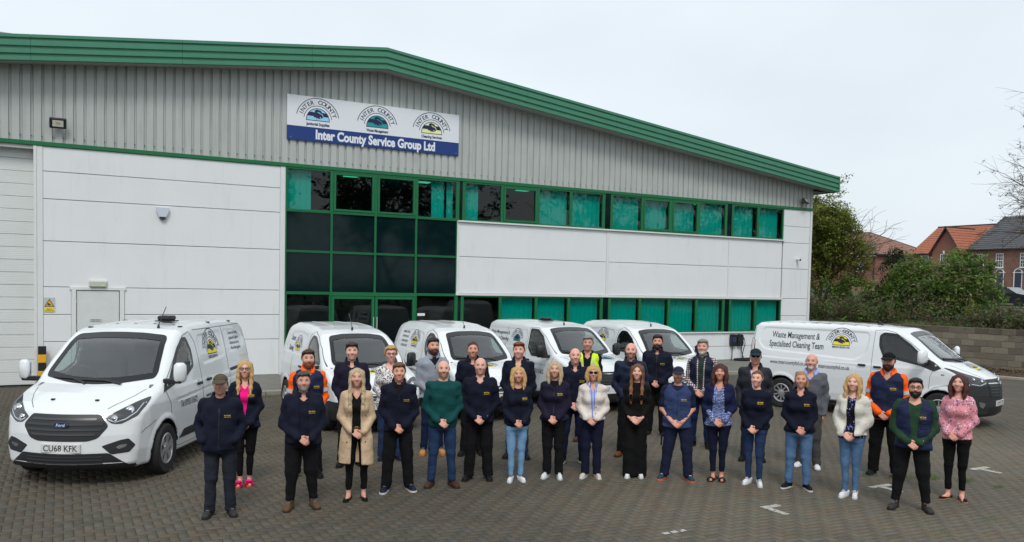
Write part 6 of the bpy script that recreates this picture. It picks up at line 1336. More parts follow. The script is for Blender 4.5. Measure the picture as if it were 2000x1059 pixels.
PPL = [
 dict(label='man in a brown cap and navy fleece with hands in his pockets', bulk=1.12, belly=.04, pose='pockets', cap='brown', hair=('cropped', 'dgrey'), skin=(200, 146, 128), layers=[('shirt', 'dnavy'), ('jacket', 'navy', dict(collar='fold', zip=.86, logo=1, neck=(.07, .05), wr=.0032))], bot=('straight', 'dtrous'), shoe=('boot', 'grey', 'black')),
 dict(label='blonde woman in glasses and a navy jacket over a hot pink top', sex='f', hair=('long', 'blonde'), glasses='clear', skin=(216, 166, 148), layers=[('top', 'pink', dict(neck=(.068, .08))), ('jacket', 'navy', dict(open=([.8, 1.0, 1.2, 1.36, 1.46], [.0, .012, .040, .062, .07]), collar='fold', logo=1))], bot=('skinny', 'black'), shoe=('slide', 'pink', 'orange'), toe=8, st=.06),
 dict(label='man with a grey beard in an open navy fleece and brown work boots', bulk=1.14, belly=.045, hair=('short', 'dgrey'), beard=('close', 'grey'), skin=(202, 150, 130), layers=[('shirt', 'dnavy', dict(collar='polo', neck=(.066, .05))), ('jacket', 'navy', dict(open=([.8, 1.0, 1.2, 1.36, 1.46], [.06, .055, .055, .06, .068]), collar='stand', logo=1, hem=.86))], bot=('jogger', 'blackt'), shoe=('boot', 'workbrown', 'dark'), st=.15),
 dict(label='bearded man in orange hi-vis sleeves and navy gilet behind the grey bearded man', bulk=1.06, hair=('short', 'brown'), beard=('full', 'ginger'), skin=(212, 158, 138), layers=[('jacket', 'orange', dict(bands=1, off=-.004, collar='stand', neck=(.066, .05))), ('vest', 'quilt', dict(off=.004, zip=.9, logo=1, pockets=[(.095, 1.16, .05, .05)], neck=(.075, .04)))], bot=('cargo', 'blackt'), shoe=('boot', 'black', 'black'), st=.15),
 dict(label='young man in a navy fleece behind the beige trench coat', hair=('quiff', 'brown'), skin=(222, 172, 152), layers=[('jacket', 'purple', dict(collar='stand', neck=(.066, .035)))], bot=('straight', 'blackt'), shoe=('boot', 'black', 'black')),
 dict(label='woman with long fair hair in a beige trench coat', sex='f', hair=('longer', 'sblonde'), skin=(210, 160, 140), layers=[('top', 'black', dict(neck=(.064, .09), belt=.985)), ('trench', 'beige', dict(open=([.4, .8, 1.0, 1.2, 1.36, 1.46], [.075, .06, .055, .052, .062, .07]), collar='fold', buttons=(.80, 1.14), bx=(-.12, .12), wr=.0018))], bot=('skinny', 'black'), shoe=('flat', 'black', 'black'), st=.10),
 dict(label='woman with short fair hair and glasses in a black and white print blouse', sex='f', bulk=1.14, hair=('fluffy', 'shortbl'), glasses='clear', skin=(226, 172, 158), layers=[('top', 'leopard', dict(hem=.80, off=.006, neck=(.07, .05)))], bot=('straight', 'jean'), shoe=('shoe', 'navy', 'dark'), st=.12),
 dict(label='man in a navy quarter zip top and black cargo trousers with dark trainers', hair=('short', 'lbrown'), skin=(214, 156, 132), layers=[('shirt', 'black'), ('jacket', 'navy2', dict(collar='stand', neck=(.068, .09), zip=1.27, logo=1, cuff=1))], bot=('cargo', 'blackt'), shoe=('trainer', 'navy', 'white'), st=.16, toe=18),
 dict(label='bearded man in a pale grey quarter zip jumper and tan boots', hair=('short', 'dbrown'), beard=('full', 'rbrown'), skin=(216, 160, 140), layers=[('shirt', 'dnavy'), ('knit', 'grey', dict(collar='stand', neck=(.066, .09), zip=1.30, rib=1))], bot=('slim', 'djean'), shoe=('boot', 'tan', 'tan')),
 dict(label='bald man in a dark green jumper and blue jeans', bulk=1.08, hair=('bald', 'brown'), beard=('stubble', 'lbrown'), skin=(218, 166, 146), layers=[('knit', 'green', dict(rib=1, neck=(.066, 0.)))], bot=('slim', 'jean'), shoe=('shoe', 'brown', 'dark'), st=.15, toe=20),
 dict(label='short haired man in navy behind the older balding man', hair=('cropped', 'brown'), skin=(208, 150, 128), layers=[('jacket', 'navy2', dict(collar='stand', neck=(.066, .035)))], bot=('straight', 'blackt'), shoe=('shoe', 'black', 'black')),
 dict(label='older balding man in a navy sweatshirt, logo on chest, beside the green jumper', bulk=1.10, belly=.03, hair=('sides', 'grey'), skin=(216, 164, 146), layers=[('knit', 'navy2', dict(rib=1, logo=1, collar='polo', neck=(.068, .05)))], bot=('cargo', 'blackt'), shoe=('boot', 'black', 'black'), st=.14),
 dict(label='ginger haired man in a navy fleece behind the blonde woman in white clogs', hair=('quiff', 'ginger'), skin=(226, 170, 150), layers=[('jacket', 'navy', dict(collar='fold', neck=(.068, .055), logo=1))], bot=('slim', 'jean'), shoe=('trainer', 'black', 'black')),
 dict(label='blonde woman in an open navy jacket, pale jeans and white clogs', sex='f', hair=('mid', 'blonde'), skin=(204, 148, 124), layers=[('top', 'navy2', dict(neck=(.07, .02))), ('jacket', 'navy', dict(open=([.8, 1.0, 1.2, 1.36, 1.46], [.05, .045, .05, .058, .066]), logo=1, hem=.88))], bot=('skinny', 'ljean'), shoe=('clog', 'white', 'white'), st=.075, toe=16),
 dict(label='woman with silver blonde hair in a zipped navy fleece and white trainers', sex='f', bulk=1.03, hair=('mid', 'sblonde'), skin=(212, 160, 140), layers=[('shirt', 'black'), ('jacket', 'purple', dict(collar='fold', neck=(.07, .07), zip=.9, logo=1, hem=.88))], bot=('straight', 'blackt'), shoe=('trainer', 'white', 'white'), st=.09, toe=18),
 dict(label='bald man in a navy fleece with dark jeans, left of the yellow vest', hair=('bald', 'lbrown'), skin=(222, 166, 150), layers=[('jacket', 'navy', dict(collar='stand', neck=(.068, .04), logo=1))], bot=('slim', 'djean'), shoe=('trainer', 'black', 'white'), st=.15),
 dict(label='grey haired man in a bright yellow hi-vis vest', hair=('short', 'grey'), skin=(200, 146, 130), layers=[('shirt', 'dnavy', dict(collar='polo', neck=(.066, .06))), ('hivis', 'yellow', dict(open=([.9, 1.1, 1.3, 1.46], [.05, .05, .055, .075]), vband=1))], bot=('straight', 'blackt'), shoe=('shoe', 'brown', 'dark')),
 dict(label='woman with a blonde bob and sunglasses in a cream cardigan', sex='f', bulk=1.04, hair=('bob', 'blonde'), glasses='sun', fringe=1, skin=(210, 156, 136), layers=[('shirt', 'stripe', dict(neck=(.066, .08), collar='fold', hem=.92)), ('cardigan', 'cream', dict(open=([.85, 1.0, 1.10, 1.3, 1.46], [.0, .012, .022, .040, .065]), puff=.008, cuff=1, hem=.93, buttons=(1.02, 1.12), bx=(.05,)))], bot=('straight', 'njean'), shoe=('shoe', 'cream', 'white'), st=.09, toe=22),
 dict(label='bald man in a dark jacket behind the woman with long auburn hair', bulk=1.05, hair=('bald', 'dbrown'), beard=('stubble', 'dbrown'), skin=(220, 162, 144), layers=[('shirt', 'black'), ('jacket', 'quilt2', dict(collar='stand', neck=(.07, .05), zip=.9))], bot=('straight', 'blackt'), shoe=('shoe', 'chestnut', 'dark')),
 dict(label='tall man with a dark beard in a navy fleece behind the short sleeved man', bulk=1.10, hair=('short', 'dbrown'), beard=('full', 'dbrown'), skin=(208, 150, 130), layers=[('jacket', 'navy', dict(collar='stand', zip=.88, logo=1, neck=(.068, .02)))], bot=('straight', 'blackt'), shoe=('shoe', 'black', 'black'), hands_up=1),
 dict(label='woman with very long auburn hair in black top and wide black trousers', sex='f', hair=('longer', 'auburn'), ombre=(1.65, 1.7, 1.6), skin=(220, 168, 150), layers=[('top', 'black', dict(hem=.97, neck=(.060, 0.)))], bot=('wide', 'black'), shoe=('trainer', 'white', 'white'), st=.075),
 dict(label='man in a navy cap and work vest with bare forearms and orange soled shoes', barearm=1, bulk=1.08, cap='quilt2', hair=('cropped', 'dbrown'), beard=('stubble', 'dbrown'), skin=(212, 156, 136), layers=[('top', 'ntrous', dict(sleeve='short', off=.006)), ('vest', 'bluev', dict(zip=.9, pockets=[(.10, 1.17, .052, .05), (.10, .98, .055, .06)], collar='polo', neck=(.072, .05), logo=1, hem=.83, wr=.004))], bot=('cargo', 'ntrous'), shoe=('trainer', 'teal', 'orange'), st=.19, toe=24, ex=['barearm', 'watch', 'caplogo']),
 dict(label='grey haired smiling man in a navy gilet over a checked shirt', hair=('short', 'grey'), beard=('close', 'white'), skin=(214, 158, 140), layers=[('top', 'teeg'), ('shirt', 'plaid', dict(off=.012, open=([.8, 1.2, 1.46], [.03, .035, .05]), collar='polo')), ('vest', 'quilt2', dict(open=([.8, 1.1, 1.3, 1.46], [.05, .055, .062, .075]), collar='stand', neck=(.076, .0)))], bot=('slim', 'djean'), shoe=('boot', 'black', 'black')),
 dict(label='woman with a dark red brown bob in a navy cardigan and blue patterned blouse', sex='f', bulk=1.03, hair=('mid', 'redbr'), fringe=1, skin=(206, 148, 126), layers=[('top', 'zig', dict(hem=.84, neck=(.066, .09), off=.004)), ('cardigan', 'cardig', dict(sleeve='three', open=([.8, 1.0, 1.2, 1.36, 1.46], [.105, .092, .080, .072, .072]), hem=.96))], bot=('skinny', 'njean'), shoe=('sandal', 'black', 'dark'), st=.06, toe=10, ex=['barearm']),
 dict(label='man in a dark cap and sunglasses wearing a waxed jacket over a lilac shirt', bulk=1.08, cap='capteal', glasses='sun', hair=('cropped', 'grey'), skin=(206, 150, 134), pose='side', layers=[('shirt', 'lilac', dict(neck=(.066, .06), collar='fold')), ('jacket', 'wax', dict(open=([.8, 1.0, 1.2, 1.36, 1.46], [.01, .015, .035, .058, .07]), collar='fold', hem=.78))], bot=('straight', 'dtrous'), shoe=('shoe', 'black', 'black'), ex=['caplogo']),
 dict(label='woman with tied back hair in a navy sweatshirt, blue jeans and white trainers', sex='f', bulk=1.08, hair=('tied', 'lbrown'), skin=(222, 170, 150), layers=[('knit', 'navy2', dict(rib=1, logo=1, neck=(.068, 0.), hem=.88))], bot=('skinny', 'jean'), shoe=('trainer', 'white', 'white'), st=.09, toe=16, ex=['watch']),
 dict(label='woman with side ponytail in a navy collared top, pale jeans and black slip-on trainers', sex='f', bulk=1.12, hair=('tied', 'dblonde'), tail=1, skin=(204, 148, 128), layers=[('knit', 'navy2', dict(collar='polo', logo=1, neck=(.068, .05), hem=.86))], bot=('slim', 'mjean'), shoe=('trainer', 'black', 'white'), st=.13, toe=26),
 dict(label='bald man with white goatee in a charcoal jumper over a pale blue shirt', hair=('bald', 'grey'), beard=('goatee', 'white'), skin=(210, 154, 136), pose='side', layers=[('shirt', 'bshirt', dict(collar='fold', neck=(.066, .05))), ('knit', 'cgrey', dict(neck=(.07, .07), rib=1))], bot=('straight', 'gtrous'), shoe=('trainer', 'white', 'grey')),
 dict(label='young blonde woman in a chunky white cardigan over a dark floral top', sex='f', hair=('wavy', 'blonde'), skin=(226, 172, 156), yaw=-14, layers=[('top', 'dfloral', dict(neck=(.064, .03))), ('cardigan', 'white', dict(open=([.8, 1.0, 1.2, 1.36, 1.46], [.075, .062, .055, .055, .062]), puff=.020, cuff=1, hem=.90, off=.010, wr=.004))], bot=('skinny', 'mjean'), shoe=('trainer', 'white', 'white'), st=.06, toe=8),
 dict(label='bearded man in a dark cap with orange hi-vis sleeves, near the long van', bulk=1.14, belly=.02, cap='black', hair=('cropped', 'dbrown'), beard=('full', 'dbrown'), skin=(200, 144, 126), yaw=-10, layers=[('jacket', 'orange', dict(bands=1, collar='fold', neck=(.07, .08), off=-.004)), ('vest', 'quilt', dict(off=.004, zip=.9, logo=1, pockets=[(.095, 1.17, .05, .05)], neck=(.08, .07)))], bot=('cargo', 'black'), shoe=('boot', 'black', 'black'), st=.16),
 dict(label='young bearded man in glasses with navy gilet over a bottle green hoodie', bulk=1.16, belly=.03, hair=('short', 'black'), beard=('full', 'black'), glasses='clear', skin=(218, 160, 138), layers=[('knit', 'hood', dict(rib=1, neck=(.07, .03), off=.004)), ('vest', 'quilt', dict(open=([.8, 1.1, 1.3, 1.46], [.035, .035, .055, .085]), pockets=[(.12, 1.17, .045, .05), (.12, .99, .05, .06)], logo=1, neck=(.08, .05)))], bot=('jogger', 'blackt'), shoe=('boot', 'grey', 'black'), st=.19, toe=22, ex=['hood'], hoodmat='hood'),
 dict(label='woman with long dark red hair in a pink floral blouse and black leggings', sex='f', bulk=1.02, hair=('mid', 'redbr'), ombre=(1.9, 1.6, 1.3), skin=(220, 164, 148), yaw=-12, layers=[('top', 'floral', dict(hem=.86, neck=(.07, .02), puff=.010, wr=.0034, off=.004))], bot=('skinny', 'black'), shoe=('flat', 'black', 'tan'), st=.085, toe=24),
]
POS = [(1.63, -13.87, 1.67), (2.17, -12.49, 1.7), (2.59, -13.95, 1.68), (3.07, -12.32, 1.81), (3.85, -11.87, 1.87), (3.31, -13.81, 1.69), (4.54, -11.69, 1.79), (3.96, -13.6, 1.72), (5.33, -11.52, 1.9), (4.6, -13.61, 1.74), (5.91, -11.81, 1.85), (5.25, -13.44, 1.75), (6.48, -12.34, 1.87), (5.7, -13.74, 1.64), (6.29, -13.78, 1.7), (7.12, -13.02, 1.82), (8.34, -11.54, 1.9), (6.82, -13.99, 1.65), (8.27, -12.93, 1.88), (9.95, -11.5, 1.9), (7.44, -14.22, 1.67), (7.9, -14.59, 1.65), (9.93, -12.79, 1.9), (8.43, -14.89, 1.71), (9.97, -14.03, 1.83), (8.75, -15.3, 1.64), (9.15, -15.74, 1.66), (10.38, -14.82, 1.81), (9.47, -16.37, 1.68), (11.06, -15.69, 1.88), (9.65, -17.17, 1.7), (10.7, -17.07, 1.71)]
for i, ((x, y, h), sp) in enumerate(zip(POS, PPL)): person(i, (x, y), h, sp)
# ================================================================== retaining wall, bank, planting, houses
rng = np.random.default_rng(5)
WA, WB = Vector((27.4, 3.0, 0)), Vector((30.6, -10.0, 0)); WD = (WB-WA).normalized(); WN = Vector((-WD.y, WD.x, 0))   # along the wall, and away behind it
def wp(u, v, z=0): return WA+WD*u+WN*v+Vector((0, 0, z))
M_CB = mat('concrete_block', (.22, .205, .18), .92, attr=True, var=.16, vscale=14, bump=.5, bscale=70, wear=((.10, .095, .08), 4, .60, .8)); M_MORT = mat('mortar', (.17, .15, .125), .95, var=.15, vscale=20)
rw = empty('retaining_wall', tuple(WA), math.atan2(WD.y, WD.x), 'grey concrete block wall holding back the planted bank', 'wall')
MB().box(0, 14.4, .012, .2, -.1, 1.575).obj('mortar_bed', [M_MORT], rw); box('mortar_bed', M_MORT, rw, -12, 0, .012, .2, -.1, 1.575)
bmesh_cache = {}
for c in range(7):
    for k in range(-3, 33):
        x0 = k*.45+(c % 2)*.225; a = rng.random(); q = int(a*5)
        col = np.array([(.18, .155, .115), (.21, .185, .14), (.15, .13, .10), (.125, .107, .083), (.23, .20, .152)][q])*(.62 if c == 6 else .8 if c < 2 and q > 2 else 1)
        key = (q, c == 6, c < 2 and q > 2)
        if key not in bmesh_cache:
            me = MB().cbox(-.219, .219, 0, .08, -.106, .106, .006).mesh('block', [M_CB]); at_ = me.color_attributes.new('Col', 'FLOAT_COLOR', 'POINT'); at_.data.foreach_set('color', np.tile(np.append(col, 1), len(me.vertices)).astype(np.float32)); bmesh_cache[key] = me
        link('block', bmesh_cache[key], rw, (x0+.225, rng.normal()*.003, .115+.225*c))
bz = lambda v: float(np.interp(v, [0, .2, 4, 10, 24, 34, 45, 63, 800], [1.5, 1.5, 1.62, 1.72, 1.90, 1.92, 2.4, 3.33, 3.4]))
us = [-300, -60, -30, -12, -6, 0, 3, 6, 9, 12, 14.4, 20, 40, 90, 400]; vs2 = [.14, .6, 1.5, 3, 5, 8, 12, 20, 30, 38, 45, 54, 63, 90, 200, 800]
V = [tuple(wp(u, v, bz(v)+(.06*math.sin(u*1.7+v*2.3) if v < 15 else 0))) for u in us for v in vs2]; m = len(vs2)
V += [tuple(wp(u, .14, -.1)) for u in us]; F = [(i*m+j, (i+1)*m+j, (i+1)*m+j+1, i*m+j+1) for i in range(len(us)-1) for j in range(m-1)]
tag(link('bank', mkmesh('bank', V, F, M_EARTH, True)), kind='structure')
lv = []; lf = []
for k in range(5200):
    u = rng.random()*13.5; v = -2.0+2.0*rng.random()**.8; p = wp(u, v, .005+.13*max(0, (v+1.2)/1.2)+rng.random()*.03); a = rng.random()*6.28; s = .025+.04*rng.random(); b = len(lv); ca, sa = math.cos(a)*s, math.sin(a)*s; tt = rng.normal(size=2)*.5*s
    lv += [(p.x+ca, p.y+sa, p.z+tt[0]), (p.x-sa*.6, p.y+ca*.6, p.z), (p.x-ca, p.y-sa, p.z-tt[0]+.012), (p.x+sa*.6, p.y-ca*.6, p.z+tt[1])]; lf.append((b, b+1, b+2, b+3))
tag(link('leaf_litter', mkmesh('leaf_litter', lv, lf, mat('dead_leaves', (.10, .058, .032), .95, var=.4, vscale=20))), kind='stuff')
tag(MB().add([tuple(wp(0, -2.0, .002)), tuple(wp(13.6, -2.0, .002)), tuple(wp(13.6, 0, .13)), tuple(wp(0, 0, .13))], [(0, 1, 2, 3)]).obj('planting_strip', [mat('strip_soil', (.06, .042, .028), .95, var=.3, vscale=6)]), kind='structure')
ek = empty('edge_kerb', tuple(wp(0, -2.16)), math.atan2(WD.y, WD.x)); tag(ek, kind='structure')
for k in range(15): box('kerb_stone', mat('pale_concrete', (.34, .31, .26), .9, var=.15, vscale=5), ek, k*.915, k*.915+.905, 0, .15, -.05, .075, .012)

M_LEAF = mat('leaf', (.06, .11, .03), .55, attr=True, var=.15, vscale=3, spec=.4)
def translucent(m):
    t = m.node_tree; n = t.nodes.new; b = t.nodes['Principled BSDF']; o = [q for q in t.nodes if q.type == 'OUTPUT_MATERIAL'][0]; tr = n('ShaderNodeBsdfTranslucent'); ms = n('ShaderNodeMixShader'); ms.inputs[0].default_value = .48; t.links.new(b.inputs['Base Color'].links[0].from_socket, tr.inputs[0]); t.links.new(b.outputs[0], ms.inputs[1]); t.links.new(tr.outputs[0], ms.inputs[2]); t.links.new(ms.outputs[0], o.inputs[0])
translucent(M_LEAF); M_BARK = mat('bark', (.085, .07, .055), .95, var=.3, vscale=12, bump=.6, bscale=30); M_TWIG = mat('twig', (.075, .060, .050), .95)
def leaves(blobs, n, size, cols, clump=.30, per=14, up=.6, asp=.5, shell=.55):
    """leaf faces gathered in clumps through the volume of the blobs: verts, quads, colours"""
    P = []; C_ = []; w_ = np.array([b[1][0]*b[1][1]*b[1][2] for b in blobs])**.67; w_ /= w_.sum(); cols = [np.array(c) for c in cols]
    for (c, r), f in zip(blobs, w_):
        k = max(3, int(n*f/per)); d = rng.normal(size=(k, 3)); d /= np.linalg.norm(d, axis=1)[:, None]; rad = shell+(1-shell)*rng.random(k)**.6
        rad *= 1+.22*np.sin(d[:, 0]*7+c[0])*np.sin(d[:, 1]*6+d[:, 2]*5)
        cc = np.array(c)+d*rad[:, None]*np.array(r); ci = rng.integers(0, len(cols), k); br = .75+.5*rng.random(k)
        pp = np.repeat(cc, per, 0)+rng.normal(size=(k*per, 3))*clump*np.array((1, 1, .75)); P.append(pp); C_.append(np.array([cols[i] for i in ci]).repeat(per, 0)*(br.repeat(per)*(.8+.4*rng.random(k*per)))[:, None])
    P = np.concatenate(P); C_ = np.concatenate(C_); m = len(P); a = rng.normal(size=(m, 3)); a[:, 2] *= .6; a /= np.linalg.norm(a, axis=1)[:, None]; nn = rng.normal(size=(m, 3)); nn[:, 2] += up*3; b = np.cross(nn, a); b /= np.linalg.norm(b, axis=1)[:, None]; s = size*(.6+.8*rng.random(m))[:, None]
    cr_ = np.cross(a, b)*s*.18
    V = np.stack((P-a*s, P-b*s*asp+cr_, P+a*s, P+b*s*asp+cr_), 1).reshape(-1, 3); return V, np.arange(4*m).reshape(-1, 4), C_.repeat(4, 0)
def branch(mb, p, d, ln, r, lev, spread=.5, droop=0., tips=None, kids=3, n=4):
    pts = [p]; dd = Vector(d); k = 4
    for i in range(k):
        dd = (dd+Vector(rng.normal(size=3))*.13+Vector((0, 0, -droop))).normalized(); pts.append(pts[-1]+dd*ln/k)
    mb.tube(pts, [r*(1-.45*i/k) for i in range(k+1)], n if lev > 1 else 3, False)
    if tips is not None and lev <= 1: tips.extend([tuple(q) for q in pts[2:]])
    if lev > 0:
        for i in range(kids+(lev > 2)):
            t = .35+.65*(i+rng.random()*.8)/(kids+1); q = pts[min(k, int(t*k)+1)]; side = Vector(rng.normal(size=3)); side = (side-dd*side.dot(dd)).normalized(); branch(mb, q, (dd*(1-spread)+side*spread*1.2+Vector((0, 0, .12))).normalized(), ln*(.55+.25*rng.random()), r*.52, lev-1, spread, droop, tips, kids, n)
        branch(mb, pts[-1], dd, ln*.7, r*.5, lev-1, spread, droop, tips, kids, n)
def shrub(name, label, cat, loc, blobs, n, size, cols, stem=None, group=None, **k):
    t = empty(name, loc, 0, label, cat, group); V, F, C_ = leaves(blobs, n, size, cols, **k); link('crown' if stem else 'foliage', mkmesh('foliage', V, F, M_LEAF, False, cols=C_), t)
    mb = MB(); 
    for _ in range(stem or 5): branch(mb, Vector((rng.normal()*.1, rng.normal()*.1, -.1)), (rng.normal()*.35, rng.normal()*.35, 1), max(b[1][2] for b in blobs)*.75, .05, 2, .5, kids=2)
    mb.obj('trunk' if stem else 'stem', [M_BARK], t); return t
GL = [(.10, .19, .03), (.16, .26, .045), (.065, .135, .025), (.21, .29, .08)]; PALE = (.24, .24, .12)
shrub('laurel_bush', 'large glossy laurel bush behind the wall, left of its larger neighbour', 'bush', (34.4, .9, 1.55), [((0, 0, 1.55), (1.3, 1.3, 1.35)), ((-.5, .4, 1.0), (.9, .9, .9)), ((.5, -.4, 1.0), (1.0, 1.0, .9)), ((0, 0, 2.3), (.7, .7, .7))], 7000, .085, GL+[(.09, .16, .035), PALE], None, 'laurel bushes on the bank', clump=.13, per=9)
shrub('laurel_bush', 'tallest glossy laurel bush behind the wall in front of the brick house', 'bush', (34.3, -1.35, 1.55), [((0, 0, 1.6), (1.5, 1.5, 1.45)), ((.6, -.6, 1.1), (1.0, 1.0, .95)), ((-.5, .5, 1.0), (1.1, 1.1, .95)), ((.1, 0, 2.55), (.65, .65, .7)), ((.7, -.5, 2.3), (.5, .5, .6))], 8500, .085, GL+[(.09, .16, .035), PALE], None, 'laurel bushes on the bank', clump=.13, per=9)
shrub('ivy_clad_tree', 'dark ivy covered stump of a tree left of the laurels', 'tree', (36.9, 3.8, 1.6), [((0, 0, 2.2), (.75, .75, 1.1)), ((0, .1, 1.0), (.7, .7, 1.0)), ((.1, 0, 3.0), (.5, .5, .5))], 3600, .06, [(.022, .045, .018), (.03, .06, .024), (.016, .032, .014)], 3, clump=.12, per=10)
shrub('evergreen_shrub', 'dark broad leaved shrub on the bank near the corner of the building', 'bush', (32.6, 2.6, 1.5), [((0, 0, 1.1), (1.1, 1.1, 1.15)), ((-.8, .9, .9), (1.0, 1.0, 1.0)), ((.9, -.5, .8), (.8, .8, .8))], 4200, .075, GL[:3]+[(.07, .06, .03)], None, clump=.13, per=9)
for i, (x, y, h) in enumerate(((34.2, 1.6, 1.0), (32.9, -2.95, .9))):
    shrub('yellow_shrub', ('small yellow leaved shrub left of the laurels', 'small yellow leaved shrub at the foot of the tallest laurel')[i], 'bush', (x, y, 1.5), [((0, 0, h*.6), (.22, .22, h*.55))], 320, .05, [(.30, .29, .03), (.20, .24, .03)], None, clump=.06, per=6)
# feathery tree behind the corner
ft = empty('feathery_tree', (32.7, 4.9, 1.5), 0, 'tall yellow green tree with fine drooping leaves behind the building corner', 'tree')
mb = MB(); tips = []
for k in range(3): branch(mb, Vector((.1*k-.1, .1*k, -.2)), (.25*(k-1)+.08, -.12*k+.05, 1), 2.35, .11, 4, .46, .02, tips, 2)
mb.obj('trunk', [M_BARK], ft); tips = np.array(tips); tips = tips[np.hypot(tips[:, 0], tips[:, 1]) < 2.3-.28*np.maximum(tips[:, 2]-2.6, 0)]; tips = np.concatenate((tips[rng.permutation(len(tips))[:700]], np.array([(-.2, 0, 4.4), (.1, .4, 3.0), (.2, -.6, 3.5), (-.6, .2, 2.2), (.5, -.4, 4.3), (.9, -.9, 2.4), (.2, -.2, 5.2), (.6, -.5, 3.0), (1.0, -1.0, 3.4)]).repeat(40, 0)+rng.normal(size=(360, 3))*np.array((.55, .55, .55))))
V, F, C_ = leaves([(tuple(p), (.30, .30, .28)) for p in tips], 62000, .058, [(.19, .25, .04), (.26, .29, .06), (.15, .20, .035), (.17, .16, .045)], clump=.10, per=5, shell=.1); link('crown', mkmesh('crown', V, F, M_LEAF, False, cols=C_), ft)
# bare budding tree at the right edge
bt = empty('bare_tree', (43.6, -3.6, 1.7), 0, 'bare tree with fine dark twigs and swelling buds at the right edge', 'tree')
mb = MB(); tips = []
mb.tube([(0, 0, -.3), (.05, 0, 2.2), (0, .1, 4.5), (.1, .05, 7)], [.30, .24, .2, .12], 8)
for k in range(13):
    a = k*2.4; z = 2.6+.42*k; branch(mb, Vector((.03, .04, z)), (math.cos(a), math.sin(a), .28+.05*k), 2.75-.06*k, .085, 4, .50, .015, tips, 2)
for d_, z in (((-.80, .55, .10), 3.3), ((-.75, .65, .28), 4.1), ((-.8, .5, .55), 5.2), ((-.6, .65, .8), 6.0)): branch(mb, Vector((0, .05, z)), d_, 2.9, .095, 4, .45, .01, tips, 2)
mb.obj('trunk', [M_TWIG], bt); tips = np.array(tips); tips = tips[rng.permutation(len(tips))[:900]]
V, F, C_ = leaves([(tuple(p), (.05, .05, .05)) for p in tips], 3400, .035, [(.12, .085, .05), (.09, .07, .045)], clump=.05, per=4, shell=.1); link('crown', mkmesh('buds', V, F, M_LEAF, False, cols=C_), bt)
# undergrowth along the bank
B = []
for k in range(150):
    u = -3+16.5*rng.random(); v = .35+2.6*rng.random()**1.3; h = .25+.55*rng.random()*(1.2 if u < 6 else .8); p = wp(u, v, bz(v)+h*.4); B.append(((p.x, p.y, p.z), (.5, .5, h*1.25)))
V, F, C_ = leaves(B, 26000, .065, [(.14, .085, .055), (.09, .15, .04), (.07, .12, .035), (.12, .19, .045), (.06, .09, .03), (.15, .085, .07)], clump=.13, per=8, shell=.2)
tag(link('undergrowth', mkmesh('undergrowth', V, F, M_LEAF, False, cols=C_)), kind='stuff')
mb = MB()
for k in range(90):
    u = -3+16*rng.random(); v = .4+2.6*rng.random(); p = wp(u, v, bz(v)-.05); h = .7+.9*rng.random(); d_ = Vector((rng.normal()*.4, rng.normal()*.4, 1)); q = p+d_*h*.6; e = q+Vector((rng.normal()*.4, rng.normal()*.4, .3*h)); mb.tube([p, q, e], [.012, .009, .003], 3, False)
tag(mb.obj('dead_stems', [mat('dead_stem', (.11, .08, .06), .95, var=.3, vscale=4)]), kind='stuff')
gv.clear(); gf.clear()
for k in range(60):
    u = 13*rng.random(); p = wp(u, .25+.5*rng.random()); 
    for _ in range(26):
        b = len(gv); x, y = p.x+rng.normal()*.2, p.y+rng.normal()*.25; hh = .08+.2*rng.random(); l = rng.normal(size=2)*.4*hh; gv.extend([(x-.008, y, 1.48), (x+.008, y, 1.48), (x+l[0]*.6+.005, y+l[1]*.6, 1.48+hh*.7), (x+l[0], y+l[1], 1.48+hh)]); gf.append((b, b+1, b+2, b+3))
tag(link('long_grass', mkmesh('long_grass', gv, gf, mat('grass_mixed', (.09, .13, .035), .8, var=.4, vscale=2))), kind='stuff')
# trees across the road behind the camera: they show only in the glass
mb = MB(); tips = []
for k in range(17):
    x = -14+6.6*k+rng.normal(); p = Vector((x, -58+rng.normal()*4, -.1)); branch(mb, p, (rng.normal()*.08, rng.normal()*.08, 1), 6.5+rng.random()*1.5, .28, 3, .42, 0, tips, 3)
sel = np.array(tips)[rng.permutation(len(tips))[:2200]]
V, F, C_ = leaves([(tuple(p), (.5, .5, .5)) for p in sel], 24000, .24, [(.05, .06, .025), (.035, .045, .02), (.07, .065, .03)], clump=.3, per=5, shell=.1)
tv = np.array(mb.v); tf = [f for f in mb.f]; q4 = np.array([f if len(f) == 4 else list(f)+[f[-1]] for f in tf])
hv, hf_, hc_ = leaves([((-16+4.2*k, -56, 1.6), (2.6, 1.5, 2.2)) for k in range(27)], 6000, .22, [(.03, .045, .018), (.045, .055, .022)], clump=.4, per=6)
Vt = np.concatenate((V, hv, tv)); Ft = np.concatenate((F, hf_+len(V), q4+len(V)+len(hv))); Ct = np.concatenate((C_, hc_, np.tile((.05, .04, .032), (len(tv), 1))))
tag(link('treeline', mkmesh('treeline', Vt, Ft, M_LEAF, False, cols=Ct)), kind='stuff')
